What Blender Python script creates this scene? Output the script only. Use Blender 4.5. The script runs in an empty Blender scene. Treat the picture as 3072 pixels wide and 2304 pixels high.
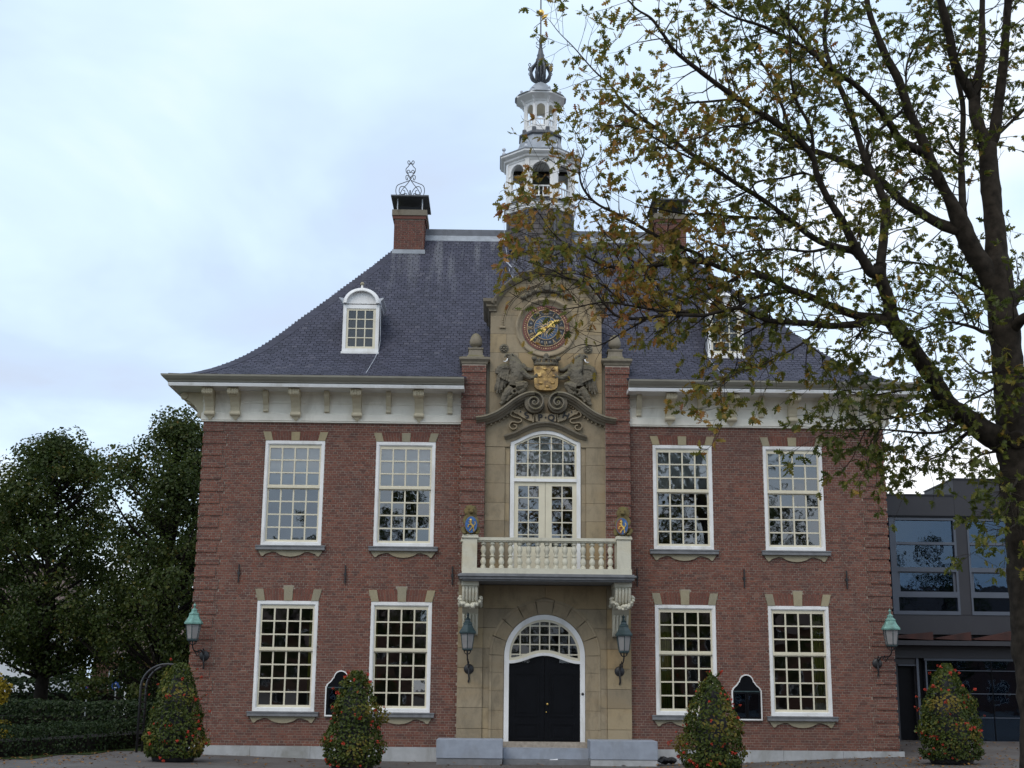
import bpy, bmesh, math, random
from mathutils import Vector, Matrix, noise
from mathutils.geometry import tessellate_polygon

SC = bpy.context.scene
COL = SC.collection
PI = math.pi
rad = math.radians
random.seed(11)

# ------------------------------------------------------------------ camera
cam_data = bpy.data.cameras.new("camera")
cam = bpy.data.objects.new("camera", cam_data)
COL.objects.link(cam)
cam_data.sensor_width = 36.0
cam_data.lens = 46.875
cam_data.clip_start = 0.1
cam_data.clip_end = 4000.0
_p, _y, _r = 0.2251, 0.0114, 0.0097
_f = Vector((math.sin(_y) * math.cos(_p), math.cos(_y) * math.cos(_p), math.sin(_p)))
_rt = Vector((math.cos(_y), -math.sin(_y), 0))
_up = _rt.cross(_f)
_r2 = _rt * math.cos(_r) + _up * math.sin(_r)
_u2 = _up * math.cos(_r) - _rt * math.sin(_r)
cam.matrix_world = Matrix(((_r2.x, _u2.x, -_f.x, -1.134), (_r2.y, _u2.y, -_f.y, -31.159),
                           (_r2.z, _u2.z, -_f.z, 1.6), (0, 0, 0, 1)))
SC.camera = cam

# ------------------------------------------------------------------ sky and sun
SUN_EL, SUN_AZ = 48.0, 205.0            # overcast daylight from above, behind the camera
world = bpy.data.worlds.new("World")
SC.world = world
world.use_nodes = True
wn, wl = world.node_tree.nodes, world.node_tree.links
wn.clear()
w_out = wn.new("ShaderNodeOutputWorld")
w_bg = wn.new("ShaderNodeBackground")
w_sky = wn.new("ShaderNodeTexSky")
w_sky.sky_type = 'NISHITA'
w_sky.sun_disc = False
w_sky.sun_elevation = rad(SUN_EL)
w_sky.sun_rotation = rad(SUN_AZ)
w_sky.air_density = 1.2
w_sky.dust_density = 2.0
w_tc = wn.new("ShaderNodeTexCoord")
w_sep = wn.new("ShaderNodeSeparateXYZ")
wl.new(w_tc.outputs['Generated'], w_sep.inputs[0])
# cloud deck: direction projected on a flat layer overhead
w_add = wn.new("ShaderNodeMath"); w_add.operation = 'ADD'; w_add.inputs[1].default_value = 0.22
w_abs = wn.new("ShaderNodeMath"); w_abs.operation = 'ABSOLUTE'
wl.new(w_sep.outputs['Z'], w_abs.inputs[0]); wl.new(w_abs.outputs[0], w_add.inputs[0])
w_div = wn.new("ShaderNodeVectorMath"); w_div.operation = 'DIVIDE'
w_cmb = wn.new("ShaderNodeCombineXYZ")
for i in range(3):
    wl.new(w_add.outputs[0], w_cmb.inputs[i])
wl.new(w_tc.outputs['Generated'], w_div.inputs[0]); wl.new(w_cmb.outputs[0], w_div.inputs[1])
w_map = wn.new("ShaderNodeMapping")
w_map.inputs['Location'].default_value = (2.35, 0.4, 0.0)
w_map.inputs['Scale'].default_value = (1.0, 1.0, 0.6)
wl.new(w_div.outputs[0], w_map.inputs[0])
w_n1 = wn.new("ShaderNodeTexNoise"); w_n1.inputs['Scale'].default_value = 1.7
w_n1.inputs['Detail'].default_value = 5.0; w_n1.inputs['Roughness'].default_value = 0.5
w_n1.inputs['Distortion'].default_value = 0.35
wl.new(w_map.outputs[0], w_n1.inputs['Vector'])
w_n2 = wn.new("ShaderNodeTexNoise"); w_n2.inputs['Scale'].default_value = 0.55
w_n2.inputs['Detail'].default_value = 3.0
wl.new(w_map.outputs[0], w_n2.inputs['Vector'])
w_mix = wn.new("ShaderNodeMath"); w_mix.operation = 'MULTIPLY_ADD'
w_mix.inputs[1].default_value = 0.65
wl.new(w_n1.outputs['Fac'], w_mix.inputs[0])
w_half = wn.new("ShaderNodeMath"); w_half.operation = 'MULTIPLY'; w_half.inputs[1].default_value = 0.35
wl.new(w_n2.outputs['Fac'], w_half.inputs[0]); wl.new(w_half.outputs[0], w_mix.inputs[2])
# the deck thins to white towards the east side
w_dot = wn.new("ShaderNodeVectorMath"); w_dot.operation = 'DOT_PRODUCT'
w_dot.inputs[1].default_value = (0.85, 0.5, 0.15)
wl.new(w_tc.outputs['Generated'], w_dot.inputs[0])
w_east = wn.new("ShaderNodeMapRange"); w_east.interpolation_type = 'SMOOTHSTEP'
w_east.inputs['From Min'].default_value = 0.38; w_east.inputs['From Max'].default_value = 0.86
w_east.inputs['To Min'].default_value = 0.0; w_east.inputs['To Max'].default_value = 0.22
wl.new(w_dot.outputs['Value'], w_east.inputs['Value'])
w_hz = wn.new("ShaderNodeMapRange"); w_hz.interpolation_type = 'SMOOTHSTEP'
w_hz.inputs['From Min'].default_value = 0.28; w_hz.inputs['From Max'].default_value = 0.02
w_hz.inputs['To Min'].default_value = 0.0; w_hz.inputs['To Max'].default_value = 0.10
wl.new(w_abs.outputs[0], w_hz.inputs['Value'])
w_s1 = wn.new("ShaderNodeMath"); w_s1.operation = 'ADD'
wl.new(w_mix.outputs[0], w_s1.inputs[0]); wl.new(w_east.outputs[0], w_s1.inputs[1])
w_s2 = wn.new("ShaderNodeMath"); w_s2.operation = 'ADD'
wl.new(w_s1.outputs[0], w_s2.inputs[0]); wl.new(w_hz.outputs[0], w_s2.inputs[1])
w_ramp = wn.new("ShaderNodeValToRGB")
cr = w_ramp.color_ramp
cr.elements[0].position = 0.40; cr.elements[0].color = (0.56, 0.65, 0.81, 1)
cr.elements[1].position = 0.74; cr.elements[1].color = (1.08, 1.08, 1.10, 1)
e = cr.elements.new(0.47); e.color = (0.58, 0.715, 0.92, 1)
e = cr.elements.new(0.56); e.color = (0.69, 0.855, 1.03, 1)
wl.new(w_s2.outputs[0], w_ramp.inputs[0])
# thin blue of the clear air through the deck
w_sc = wn.new("ShaderNodeVectorMath"); w_sc.operation = 'SCALE'; w_sc.inputs['Scale'].default_value = 0.1
wl.new(w_sky.outputs[0], w_sc.inputs[0])
w_mc = wn.new("ShaderNodeMix"); w_mc.data_type = 'RGBA'
w_mc.inputs['Factor'].default_value = 0.88
wl.new(w_sc.outputs[0], w_mc.inputs[6]); wl.new(w_ramp.outputs[0], w_mc.inputs[7])
wl.new(w_mc.outputs[2], w_bg.inputs['Color'])
w_bg.inputs['Strength'].default_value = 1.2
wl.new(w_bg.outputs[0], w_out.inputs['Surface'])

sun_d = bpy.data.lights.new("sun", 'SUN')
sun_d.energy = 1.15
sun_d.angle = rad(35)
sun_d.color = (1.0, 0.88, 0.74)
sun = bpy.data.objects.new("sun", sun_d)
COL.objects.link(sun)
# Nishita rotation is clockwise from +Y
_sd = Vector((math.sin(rad(SUN_AZ)) * math.cos(rad(SUN_EL)), math.cos(rad(SUN_AZ)) * math.cos(rad(SUN_EL)), math.sin(rad(SUN_EL))))
sun.rotation_euler = _sd.to_track_quat('Z', 'Y').to_euler()
sun.location = _sd * 60

vs = SC.view_settings
vs.view_transform = 'Standard'
vs.look = 'None'
vs.exposure = 0.03
vs.gamma = 1.0
vs.use_curve_mapping = False
SC.render.engine = 'CYCLES'
SC.cycles.max_bounces = 8
SC.cycles.transparent_max_bounces = 16
SC.cycles.use_denoising = True

# ------------------------------------------------------------------ materials
class NT:
    def __init__(s, name):
        s.m = bpy.data.materials.new(name)
        s.m.use_nodes = True
        s.n, s.l = s.m.node_tree.nodes, s.m.node_tree.links
        s.b = s.n['Principled BSDF']
        s.o = s.n['Material Output']
    def add(s, t, **kw):
        x = s.n.new("ShaderNode" + t)
        for k, v in kw.items():
            if k in x.inputs: x.inputs[k].default_value = v
            else: setattr(x, k, v)
        return x
    def link(s, a, b): s.l.new(a, b)
    def coords(s, scale=(1, 1, 1)):
        tc = s.add("TexCoord"); mp = s.add("Mapping")
        mp.inputs['Scale'].default_value = scale
        g = s.add("NewGeometry")
        s.link(g.outputs['Position'], mp.inputs[0])
        return mp.outputs[0]
    def noise(s, scale, detail=4.0, rough=0.55, sc=(1, 1, 1), dist=0.0):
        t = s.add("TexNoise")
        t.inputs['Scale'].default_value = scale; t.inputs['Detail'].default_value = detail
        t.inputs['Roughness'].default_value = rough; t.inputs['Distortion'].default_value = dist
        s.link(s.coords(sc), t.inputs['Vector'])
        return t.outputs['Fac']
    def ramp(s, fac, stops):
        r = s.add("ValToRGB"); c = r.color_ramp
        while len(c.elements) > len(stops): c.elements.remove(c.elements[-1])
        while len(c.elements) < len(stops): c.elements.new(0.5)
        for e, (p, col) in zip(c.elements, stops):
            e.position = p
            e.color = (*col, 1) if len(col) == 3 else col
        s.link(fac, r.inputs[0])
        return r.outputs[0]
    def mix(s, fac, a, b, mode='MIX'):
        x = s.add("Mix"); x.data_type = 'RGBA'; x.blend_type = mode
        for sock, v in ((0, fac), (6, a), (7, b)):
            if hasattr(v, 'links') or hasattr(v, 'is_linked'): s.link(v, x.inputs[sock])
            elif isinstance(v, tuple): x.inputs[sock].default_value = (*v, 1)
            else: x.inputs[sock].default_value = v
        return x.outputs[2]
    def attr(s, name='rnd'):
        a = s.add("Attribute"); a.attribute_name = name
        return a.outputs['Fac']
    def math(s, op, a, b=None):
        x = s.add("Math"); x.operation = op
        for i, v in enumerate((a, b)):
            if v is None: continue
            if isinstance(v, (int, float)): x.inputs[i].default_value = v
            else: s.link(v, x.inputs[i])
        return x.outputs[0]
    def bump(s, h, strength=0.4, dist=0.01):
        b = s.add("Bump"); b.inputs['Strength'].default_value = strength; b.inputs['Distance'].default_value = dist
        s.link(h, b.inputs['Height']); s.link(b.outputs[0], s.b.inputs['Normal'])
    def set(s, col=None, rough=0.7, metal=0.0, spec=0.5):
        if col is not None:
            if isinstance(col, tuple): s.b.inputs['Base Color'].default_value = (*col, 1)
            else: s.link(col, s.b.inputs['Base Color'])
        if isinstance(rough, float): s.b.inputs['Roughness'].default_value = rough
        else: s.link(rough, s.b.inputs['Roughness'])
        s.b.inputs['Metallic'].default_value = metal
        s.b.inputs['Specular IOR Level'].default_value = spec
        return s.m

M = {}
def simple(name, c, rough=0.6, var=0.18, scale=6.0, metal=0.0, bump=0.0, spec=0.5, dirt=None):
    t = NT(name)
    n = t.noise(scale, 5.0)
    lo = tuple(x * (1 - var) for x in c); hi = tuple(min(1, x * (1 + var)) for x in c)
    col = t.ramp(n, [(0.3, lo), (0.7, hi)])
    if dirt:
        d = t.noise(1.7, 6.0, 0.65, (1, 1, 0.45), 0.5)
        f = t.ramp(d, [(0.5, (0, 0, 0)), (0.72, (1, 1, 1))])
        col = t.mix(f, col, dirt)
    if bump: t.bump(t.noise(scale * 8, 4.0), bump, 0.006)
    M[name] = t.set(col, rough, metal, spec)
    return M[name]

# brick: every brick carries its own random value
t = NT("brick")
bc = t.ramp(t.attr(), [(0.0, (0.092, 0.046, 0.037)), (0.2, (0.162, 0.061, 0.042)), (0.5, (0.216, 0.080, 0.051)),
                       (0.8, (0.268, 0.104, 0.066)), (0.93, (0.196, 0.094, 0.072)), (1.0, (0.295, 0.155, 0.106))])
big = t.noise(0.55, 4.0, 0.6, (1, 1, 0.7), 0.4)
bc = t.mix(t.ramp(big, [(0.38, (0, 0, 0)), (0.75, (0.55, 0.55, 0.55))]), bc, (0.098, 0.058, 0.052))
run = t.noise(2.3, 5.0, 0.65, (1.6, 1.6, 0.13), 0.3)      # rain streaks down the wall
bc = t.mix(t.ramp(run, [(0.48, (0, 0, 0)), (0.72, (0.7, 0.7, 0.7))]), bc, (0.082, 0.050, 0.044))
pale = t.noise(0.9, 6.0, 0.7, (1, 1, 1.2), 0.8)           # lime bloom
bc = t.mix(t.ramp(pale, [(0.60, (0, 0, 0)), (0.82, (0.25, 0.25, 0.25))]), bc, (0.30, 0.19, 0.15))
fine = t.noise(45, 3.0)
bc = t.mix(0.35, bc, t.ramp(fine, [(0.3, (0.08, 0.042, 0.04)), (0.75, (0.235, 0.115, 0.092))]))
t.bump(t.noise(70, 3.0), 0.5, 0.004)
M['brick'] = t.set(bc, 0.85, spec=0.25)
t = NT("brick_plain")          # unseen sides: the same brickwork as a pattern
bt = t.add("TexBrick")
bt.inputs['Scale'].default_value = 1.0; bt.inputs['Brick Width'].default_value = 0.19; bt.inputs['Row Height'].default_value = 0.057
bt.inputs['Mortar Size'].default_value = 0.005
bt.inputs['Color1'].default_value = (0.16, 0.06, 0.047, 1); bt.inputs['Color2'].default_value = (0.24, 0.10, 0.075, 1)
bt.inputs['Mortar'].default_value = (0.26, 0.23, 0.2, 1)
g = t.add("NewGeometry"); sp = t.add("SeparateXYZ"); cm = t.add("CombineXYZ")
t.link(g.outputs['Position'], sp.inputs[0])
t.link(t.math('ADD', sp.outputs['X'], sp.outputs['Y']), cm.inputs[0]); t.link(sp.outputs['Z'], cm.inputs[1])
t.link(cm.outputs[0], bt.inputs['Vector'])
M['brick_plain'] = t.set(bt.outputs['Color'], 0.9, spec=0.2)
simple("mortar", (0.34, 0.295, 0.245), 0.95, 0.25, 9.0, spec=0.2)
simple("white_paint", (0.80, 0.80, 0.795), 0.45, 0.06, 3.0, dirt=(0.60, 0.585, 0.55))
simple("frieze_paint", (0.84, 0.80, 0.70), 0.45, 0.06, 3.0, dirt=(0.64, 0.60, 0.50))
simple("cream_paint", (0.66, 0.61, 0.47), 0.45, 0.06, 3.0)
simple("bracket_paint", (0.60, 0.53, 0.38), 0.5, 0.08, 5.0)
simple("gutter_paint", (0.30, 0.285, 0.235), 0.45, 0.10, 2.0)
simple("lead", (0.30, 0.325, 0.36), 0.55, 0.22, 4.0, bump=0.2)
simple("lead_dark", (0.075, 0.082, 0.095), 0.5, 0.3, 6.0, bump=0.2)
simple("zinc_pale", (0.50, 0.53, 0.58), 0.5, 0.2, 5.0)
simple("bluestone", (0.30, 0.335, 0.40), 0.7, 0.12, 5.0, bump=0.15, dirt=(0.24, 0.26, 0.29))
simple("plinth_stone", (0.40, 0.41, 0.42), 0.8, 0.14, 4.0, bump=0.2, dirt=(0.24, 0.24, 0.22))
simple("sill_stone", (0.17, 0.175, 0.185), 0.6, 0.2, 6.0, bump=0.15)
simple("iron", (0.018, 0.018, 0.020), 0.45, 0.3, 8.0)
simple("black_paint", (0.0045, 0.005, 0.007), 0.3, 0.2, 4.0, spec=0.16)
simple("gold", (0.85, 0.56, 0.16), 0.32, 0.15, 12.0, metal=0.85)
simple("dark_room", (0.20, 0.175, 0.13), 0.9, 0.2, 2.0)
simple("blind_fabric", (0.86, 0.88, 0.89), 0.9, 0.05, 3.0)
simple("curtain_green", (0.34, 0.37, 0.075), 0.9, 0.12, 5.0)
simple("bell_bronze", (0.05, 0.055, 0.045), 0.4, 0.3, 6.0, metal=0.6)
simple("annex_panel", (0.030, 0.029, 0.035), 0.5, 0.12, 1.2)
simple("annex_frame", (0.085, 0.10, 0.13), 0.4, 0.08, 3.0)
simple("rust_steel", (0.050, 0.014, 0.009), 0.7, 0.4, 3.0)
simple("bark", (0.030, 0.024, 0.018), 0.95, 0.55, 9.0, bump=1.0, spec=0.2)
simple("bark_dark", (0.016, 0.013, 0.011), 0.95, 0.4, 6.0, bump=0.5, spec=0.2)
simple("patina", (0.15, 0.30, 0.26), 0.65, 0.35, 14.0, dirt=(0.07, 0.12, 0.11))
simple("hood_dark", (0.035, 0.060, 0.065), 0.35, 0.3, 10.0)
simple("red_flower", (0.50, 0.045, 0.020), 0.6, 0.25, 20.0)
simple("pot_black", (0.012, 0.012, 0.014), 0.6, 0.3, 6.0)
simple("sign_blue", (0.02, 0.08, 0.35), 0.4, 0.05)
simple("sign_red", (0.5, 0.03, 0.05), 0.4, 0.05)
simple("house_white", (0.62, 0.64, 0.68), 0.8, 0.05)
simple("house_brick", (0.16, 0.08, 0.055), 0.9, 0.2)
simple("house_roof", (0.10, 0.07, 0.06), 0.8, 0.2)
simple("metal_grey", (0.45, 0.46, 0.47), 0.4, 0.1, metal=0.3)
simple("car_blue", (0.05, 0.09, 0.16), 0.25, 0.05)
simple("tyre", (0.012, 0.012, 0.012), 0.8, 0.1)
simple("paper", (0.82, 0.83, 0.85), 0.8, 0.03)
simple("clock_red", (0.16, 0.055, 0.042), 0.6, 0.25, 14.0)
simple("clock_navy", (0.028, 0.032, 0.042), 0.5, 0.3, 12.0)
simple("clock_blue", (0.045, 0.088, 0.165), 0.5, 0.3, 10.0)
simple("clock_gold", (0.55, 0.39, 0.20), 0.45, 0.2, 20.0, metal=0.3)
simple("shield_blue", (0.05, 0.13, 0.33), 0.4, 0.3, 14.0)
simple("letter_black", (0.012, 0.012, 0.014), 0.6, 0.2)

# sandstone: blocks differ in tone, brown seams and dark weathering
def stone(name, tone, moss=0.0, dark=0.35):
    t = NT(name)
    a = t.ramp(t.attr(), [(0.0, tuple(x * 0.78 for x in tone)), (0.5, tone), (0.85, (tone[0] * 1.06, tone[1] * 1.02, tone[2] * 0.92)),
                          (1.0, (tone[0] * 1.08, tone[1] * 0.97, tone[2] * 0.80))])
    n1 = t.noise(1.3, 5.0, 0.6, (0.6, 0.6, 1.6), 0.6)
    a = t.mix(t.ramp(n1, [(0.50, (0, 0, 0)), (0.80, (0.5, 0.5, 0.5))]), a, (tone[0] * 0.95, tone[1] * 0.80, tone[2] * 0.58))
    n2 = t.noise(2.6, 7.0, 0.7, (1.3, 1.3, 0.7), 0.3)
    a = t.mix(t.ramp(n2, [(0.48, (0, 0, 0)), (0.8, (dark * 2, dark * 2, dark * 2))]), a, (0.075, 0.066, 0.05))
    if moss:
        g = t.add("NewGeometry"); sp = t.add("SeparateXYZ"); t.link(g.outputs['Normal'], sp.inputs[0])
        n3 = t.noise(6.0, 5.0, 0.6)
        f = t.math('MULTIPLY', t.ramp(sp.outputs['Z'], [(0.25, (0, 0, 0)), (0.8, (1, 1, 1))]), t.ramp(n3, [(0.35, (0, 0, 0)), (0.6, (moss, moss, moss))]))
        a = t.mix(f, a, (0.115, 0.105, 0.028))
    t.bump(t.noise(28, 5.0), 0.35, 0.008)
    M[name] = t.set(a, 0.88, spec=0.25)
stone("sandstone", (0.325, 0.266, 0.182), dark=0.33)
stone("sandstone_grey", (0.235, 0.205, 0.158), moss=0.9, dark=0.4)
stone("carving", (0.205, 0.182, 0.142), moss=0.7, dark=0.5)
stone("keystone", (0.335, 0.300, 0.215), dark=0.18)
stone("painted_stone", (0.60, 0.575, 0.47), dark=0.16)

# slate
t = NT("slate")
sc_ = t.ramp(t.attr(), [(0.0, (0.040, 0.041, 0.059)), (0.5, (0.053, 0.054, 0.079)), (0.95, (0.064, 0.064, 0.091)), (1.0, (0.080, 0.079, 0.102))])
g = t.add("NewGeometry"); sp = t.add("SeparateXYZ"); t.link(g.outputs['Position'], sp.inputs[0])
st = t.noise(3.2, 4.0, 0.6, (1.0, 0.12, 0.12), 0.2)       # lime streaks running down from the lead ridge
zf = t.add("MapRange"); zf.inputs['From Min'].default_value = 11.2; zf.inputs['From Max'].default_value = 14.1
t.link(sp.outputs['Z'], zf.inputs['Value'])
sf = t.math('MULTIPLY', t.ramp(st, [(0.5, (0, 0, 0)), (0.72, (0.85, 0.85, 0.85))]), zf.outputs[0])
sc_ = t.mix(sf, sc_, (0.22, 0.225, 0.24))
n2 = t.noise(1.1, 5.0, 0.6)
sc_ = t.mix(t.ramp(n2, [(0.5, (0, 0, 0)), (0.8, (0.35, 0.35, 0.35))]), sc_, (0.036, 0.038, 0.05))
t.bump(t.noise(40, 4.0), 0.3, 0.004)
M['slate'] = t.set(sc_, 0.66, spec=0.3)
simple("slate_bed_shade", (0.010, 0.010, 0.014), 0.9, 0.2, 5.0, spec=0.1)  # sheet under the slates; shadow of the joints put into its near-black colour
t = NT("slate_brown")
M['slate_brown'] = t.set(t.ramp(t.attr(), [(0.0, (0.060, 0.054, 0.055)), (1.0, (0.125, 0.108, 0.105))]), 0.7, spec=0.3)

# glass: clear pane, mirror by Fresnel, a little wavy
def glass(name, ior, tint=(0.86, 0.90, 0.90), wave=0.05, gl=(0.95, 0.97, 1.0)):
    t = NT(name)
    t.n.remove(t.b)
    tr = t.add("BsdfTransparent"); tr.inputs['Color'].default_value = (*tint, 1)
    gs = t.add("BsdfGlossy"); gs.inputs['Roughness'].default_value = 0.015; gs.inputs['Color'].default_value = (*gl, 1)
    fr = t.add("Fresnel"); fr.inputs['IOR'].default_value = ior
    mx = t.add("MixShader")
    bp = t.add("Bump"); bp.inputs['Strength'].default_value = wave; bp.inputs['Distance'].default_value = 0.02
    t.link(t.noise(5.0, 1.0), bp.inputs['Height'])
    t.link(bp.outputs[0], gs.inputs['Normal'])
    t.link(fr.outputs[0], mx.inputs[0]); t.link(tr.outputs[0], mx.inputs[1]); t.link(gs.outputs[0], mx.inputs[2])
    t.link(mx.outputs[0], t.o.inputs['Surface'])
    M[name] = t.m
glass("glass", 2.4, wave=0.02)
glass("glass_clear", 1.62, wave=0.02)
glass("annex_glass", 1.85, (0.36, 0.42, 0.50), 0.03, (0.50, 0.72, 1.0))  # blue of a mirrored clear sky is put into the gloss colour
t = NT("lamp_glass")
t.b.inputs['Transmission Weight'].default_value = 0.25
M['lamp_glass'] = t.set(t.ramp(t.noise(5.0), [(0.3, (0.27, 0.26, 0.255)), (0.7, (0.36, 0.35, 0.345))]), 0.45)

# foliage: colour per leaf, light passes through
def leafy(name, stops, trans=0.35):
    t = NT(name)
    t.n.remove(t.b)
    c = t.ramp(t.attr(), stops)
    d = t.add("BsdfDiffuse"); tl = t.add("BsdfTranslucent"); gl = t.add("BsdfGlossy"); gl.inputs['Roughness'].default_value = 0.45
    m1, m2 = t.add("MixShader"), t.add("MixShader")
    m1.inputs[0].default_value = trans; m2.inputs[0].default_value = 0.02
    for x in (d, tl): t.link(c, x.inputs['Color'])
    t.link(d.outputs[0], m1.inputs[1]); t.link(tl.outputs[0], m1.inputs[2])
    t.link(m1.outputs[0], m2.inputs[1]); t.link(gl.outputs[0], m2.inputs[2])
    t.link(m2.outputs[0], t.o.inputs['Surface'])
    M[name] = t.m
leafy("oak_leaf", [(0.0, (0.055, 0.074, 0.014)), (0.35, (0.112, 0.126, 0.022)), (0.58, (0.195, 0.165, 0.030)), (0.72, (0.310, 0.190, 0.036)),
                   (0.86, (0.320, 0.140, 0.032)), (1.0, (0.215, 0.082, 0.028))], 0.42)
leafy("dark_leaf", [(0.0, (0.024, 0.042, 0.010)), (0.5, (0.054, 0.078, 0.017)), (0.85, (0.096, 0.102, 0.022)), (1.0, (0.19, 0.12, 0.028))], 0.4)
leafy("hedge_leaf", [(0.0, (0.010, 0.020, 0.008)), (0.7, (0.026, 0.045, 0.014)), (1.0, (0.05, 0.07, 0.02))], 0.2)
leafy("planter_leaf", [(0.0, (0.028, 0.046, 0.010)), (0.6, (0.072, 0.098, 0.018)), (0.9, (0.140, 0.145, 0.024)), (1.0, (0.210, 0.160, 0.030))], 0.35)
leafy("yellow_leaf", [(0.0, (0.10, 0.085, 0.010)), (0.6, (0.30, 0.22, 0.018)), (1.0, (0.42, 0.30, 0.03))], 0.3)
leafy("fallen_leaf", [(0.0, (0.13, 0.06, 0.02)), (1.0, (0.30, 0.16, 0.05))], 0.1)

t = NT("paving")
bt = t.add("TexBrick"); bt.inputs['Scale'].default_value = 1.0
bt.inputs['Brick Width'].default_value = 0.21; bt.inputs['Row Height'].default_value = 0.07; bt.inputs['Mortar Size'].default_value = 0.006
bt.inputs['Color1'].default_value = (0.080, 0.068, 0.062, 1); bt.inputs['Color2'].default_value = (0.125, 0.105, 0.095, 1)
bt.inputs['Mortar'].default_value = (0.06, 0.055, 0.05, 1)
t.link(t.coords(), bt.inputs['Vector'])
pc = t.mix(t.ramp(t.noise(0.8, 5.0, 0.6), [(0.4, (0, 0, 0)), (0.7, (0.7, 0.7, 0.7))]), bt.outputs['Color'], (0.135, 0.130, 0.126))
t.bump(bt.outputs['Fac'], 0.4, -0.006)
M['paving'] = t.set(pc, 0.85, spec=0.3)
t = NT("lawn")
M['lawn'] = t.set(t.ramp(t.noise(3.0, 6.0), [(0.3, (0.018, 0.030, 0.010)), (0.7, (0.05, 0.07, 0.02))]), 0.95, spec=0.1)

# ------------------------------------------------------------------ mesh helpers
class MB:
    def __init__(s):
        s.v, s.f, s.r = [], [], []
    def add(s, vs, fs, rnd=0.5):
        o = len(s.v)
        s.v.extend(vs)
        for f in fs:
            s.f.append([i + o for i in f]); s.r.append(rnd)
        return s
    def box(s, x0, x1, y0, y1, z0, z1, rnd=0.5, back=True):
        vs = [(x0, y0, z0), (x1, y0, z0), (x1, y1, z0), (x0, y1, z0), (x0, y0, z1), (x1, y0, z1), (x1, y1, z1), (x0, y1, z1)]
        fs = [(0, 1, 5, 4), (1, 2, 6, 5), (3, 0, 4, 7), (4, 5, 6, 7), (3, 2, 1, 0)]
        if back: fs.append((2, 3, 7, 6))
        return s.add(vs, fs, rnd)
    def tube(s, path, radii, n=6, rnd=0.5, cap=True):
        path = [Vector(p) for p in path]
        if not hasattr(radii, '__len__'): radii = [radii] * len(path)
        vs, fs = [], []
        prev = None
        for i, p in enumerate(path):
            d = (path[min(i + 1, len(path) - 1)] - path[max(i - 1, 0)])
            if d.length < 1e-9: d = Vector((0, 0, 1))
            d.normalize()
            if prev is None:
                a = Vector((0, 1, 0)) if abs(d.y) < 0.9 else Vector((1, 0, 0))
                u = d.cross(a).normalized()
            else:
                u = (prev - d * prev.dot(d))
                u = u.normalized() if u.length > 1e-6 else d.orthogonal().normalized()
            prev = u
            w = d.cross(u)
            for k in range(n):
                an = 2 * PI * k / n
                vs.append(tuple(p + (u * math.cos(an) + w * math.sin(an)) * radii[i]))
        m = len(path)
        for i in range(m - 1):
            for k in range(n):
                k2 = (k + 1) % n
                fs.append((i * n + k, i * n + k2, (i + 1) * n + k2, (i + 1) * n + k))
        if cap:
            fs.append(tuple(range(n - 1, -1, -1))); fs.append(tuple((m - 1) * n + k for k in range(n)))
        return s.add(vs, fs, rnd)
    def lathe(s, prof, c=(0, 0, 0), n=16, rnd=0.5, start=0.0):
        vs, fs = [], []
        for r, z in prof:
            for k in range(n):
                a = 2 * PI * k / n + start
                vs.append((c[0] + r * math.cos(a), c[1] + r * math.sin(a), c[2] + z))
        for i in range(len(prof) - 1):
            for k in range(n):
                k2 = (k + 1) % n
                fs.append((i * n + k, i * n + k2, (i + 1) * n + k2, (i + 1) * n + k))
        fs.append(tuple(range(n - 1, -1, -1))); fs.append(tuple((len(prof) - 1) * n + k for k in range(n)))
        return s.add(vs, fs, rnd)
    def octa(s, prof, c, n=8, rnd=0.5):
        return s.lathe(prof, c, n, rnd, PI / n)
    def extrude(s, outer, y0, y1, holes=(), rnd=0.5, tf=None):
        """polygon in (x, z), from y0 (front) to y1 (back)"""
        loops = [list(outer)] + [list(h) for h in holes]
        tri = tessellate_polygon([[Vector((p[0], p[1], 0)) for p in l] for l in loops])
        flat = [p for l in loops for p in l]
        n = len(flat)
        vs = [(p[0], y0, p[1]) for p in flat] + [(p[0], y1, p[1]) for p in flat]
        fs = []
        for a, b, c_ in tri:
            A, B, C_ = flat[a], flat[b], flat[c_]
            cr_ = (B[0] - A[0]) * (C_[1] - A[1]) - (B[1] - A[1]) * (C_[0] - A[0])
            if cr_ < 0: a, c_ = c_, a
            fs.append((a, b, c_)); fs.append((c_ + n, b + n, a + n))
        o = 0
        for li, l in enumerate(loops):
            ar = sum(l[i][0] * l[(i + 1) % len(l)][1] - l[(i + 1) % len(l)][0] * l[i][1] for i in range(len(l)))
            for i in range(len(l)):
                a, b = o + i, o + (i + 1) % len(l)
                if (ar > 0) == (li == 0): fs.append((b, a, a + n, b + n))
                else: fs.append((a, b, b + n, a + n))
            o += len(l)
        if tf: vs = [tf(v) for v in vs]
        return s.add(vs, fs, rnd)
    def sweep(s, path, prof, rnd=0.5, cap=True):
        """path in (x, z); prof = (offset along left normal, y) points, closed"""
        n = len(prof); vs, fs = [], []
        for i, p in enumerate(path):
            a = path[max(i - 1, 0)]; b = path[min(i + 1, len(path) - 1)]
            dx, dz = b[0] - a[0], b[1] - a[1]
            L = math.hypot(dx, dz) or 1
            nx, nz = -dz / L, dx / L
            for o, y in prof: vs.append((p[0] + nx * o, y, p[1] + nz * o))
        for i in range(len(path) - 1):
            for k in range(n):
                k2 = (k + 1) % n
                fs.append((i * n + k, i * n + k2, (i + 1) * n + k2, (i + 1) * n + k))
        if cap:
            fs.append(tuple(range(n))); fs.append(tuple((len(path) - 1) * n + k for k in range(n - 1, -1, -1)))
        return s.add(vs, fs, rnd)
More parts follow.
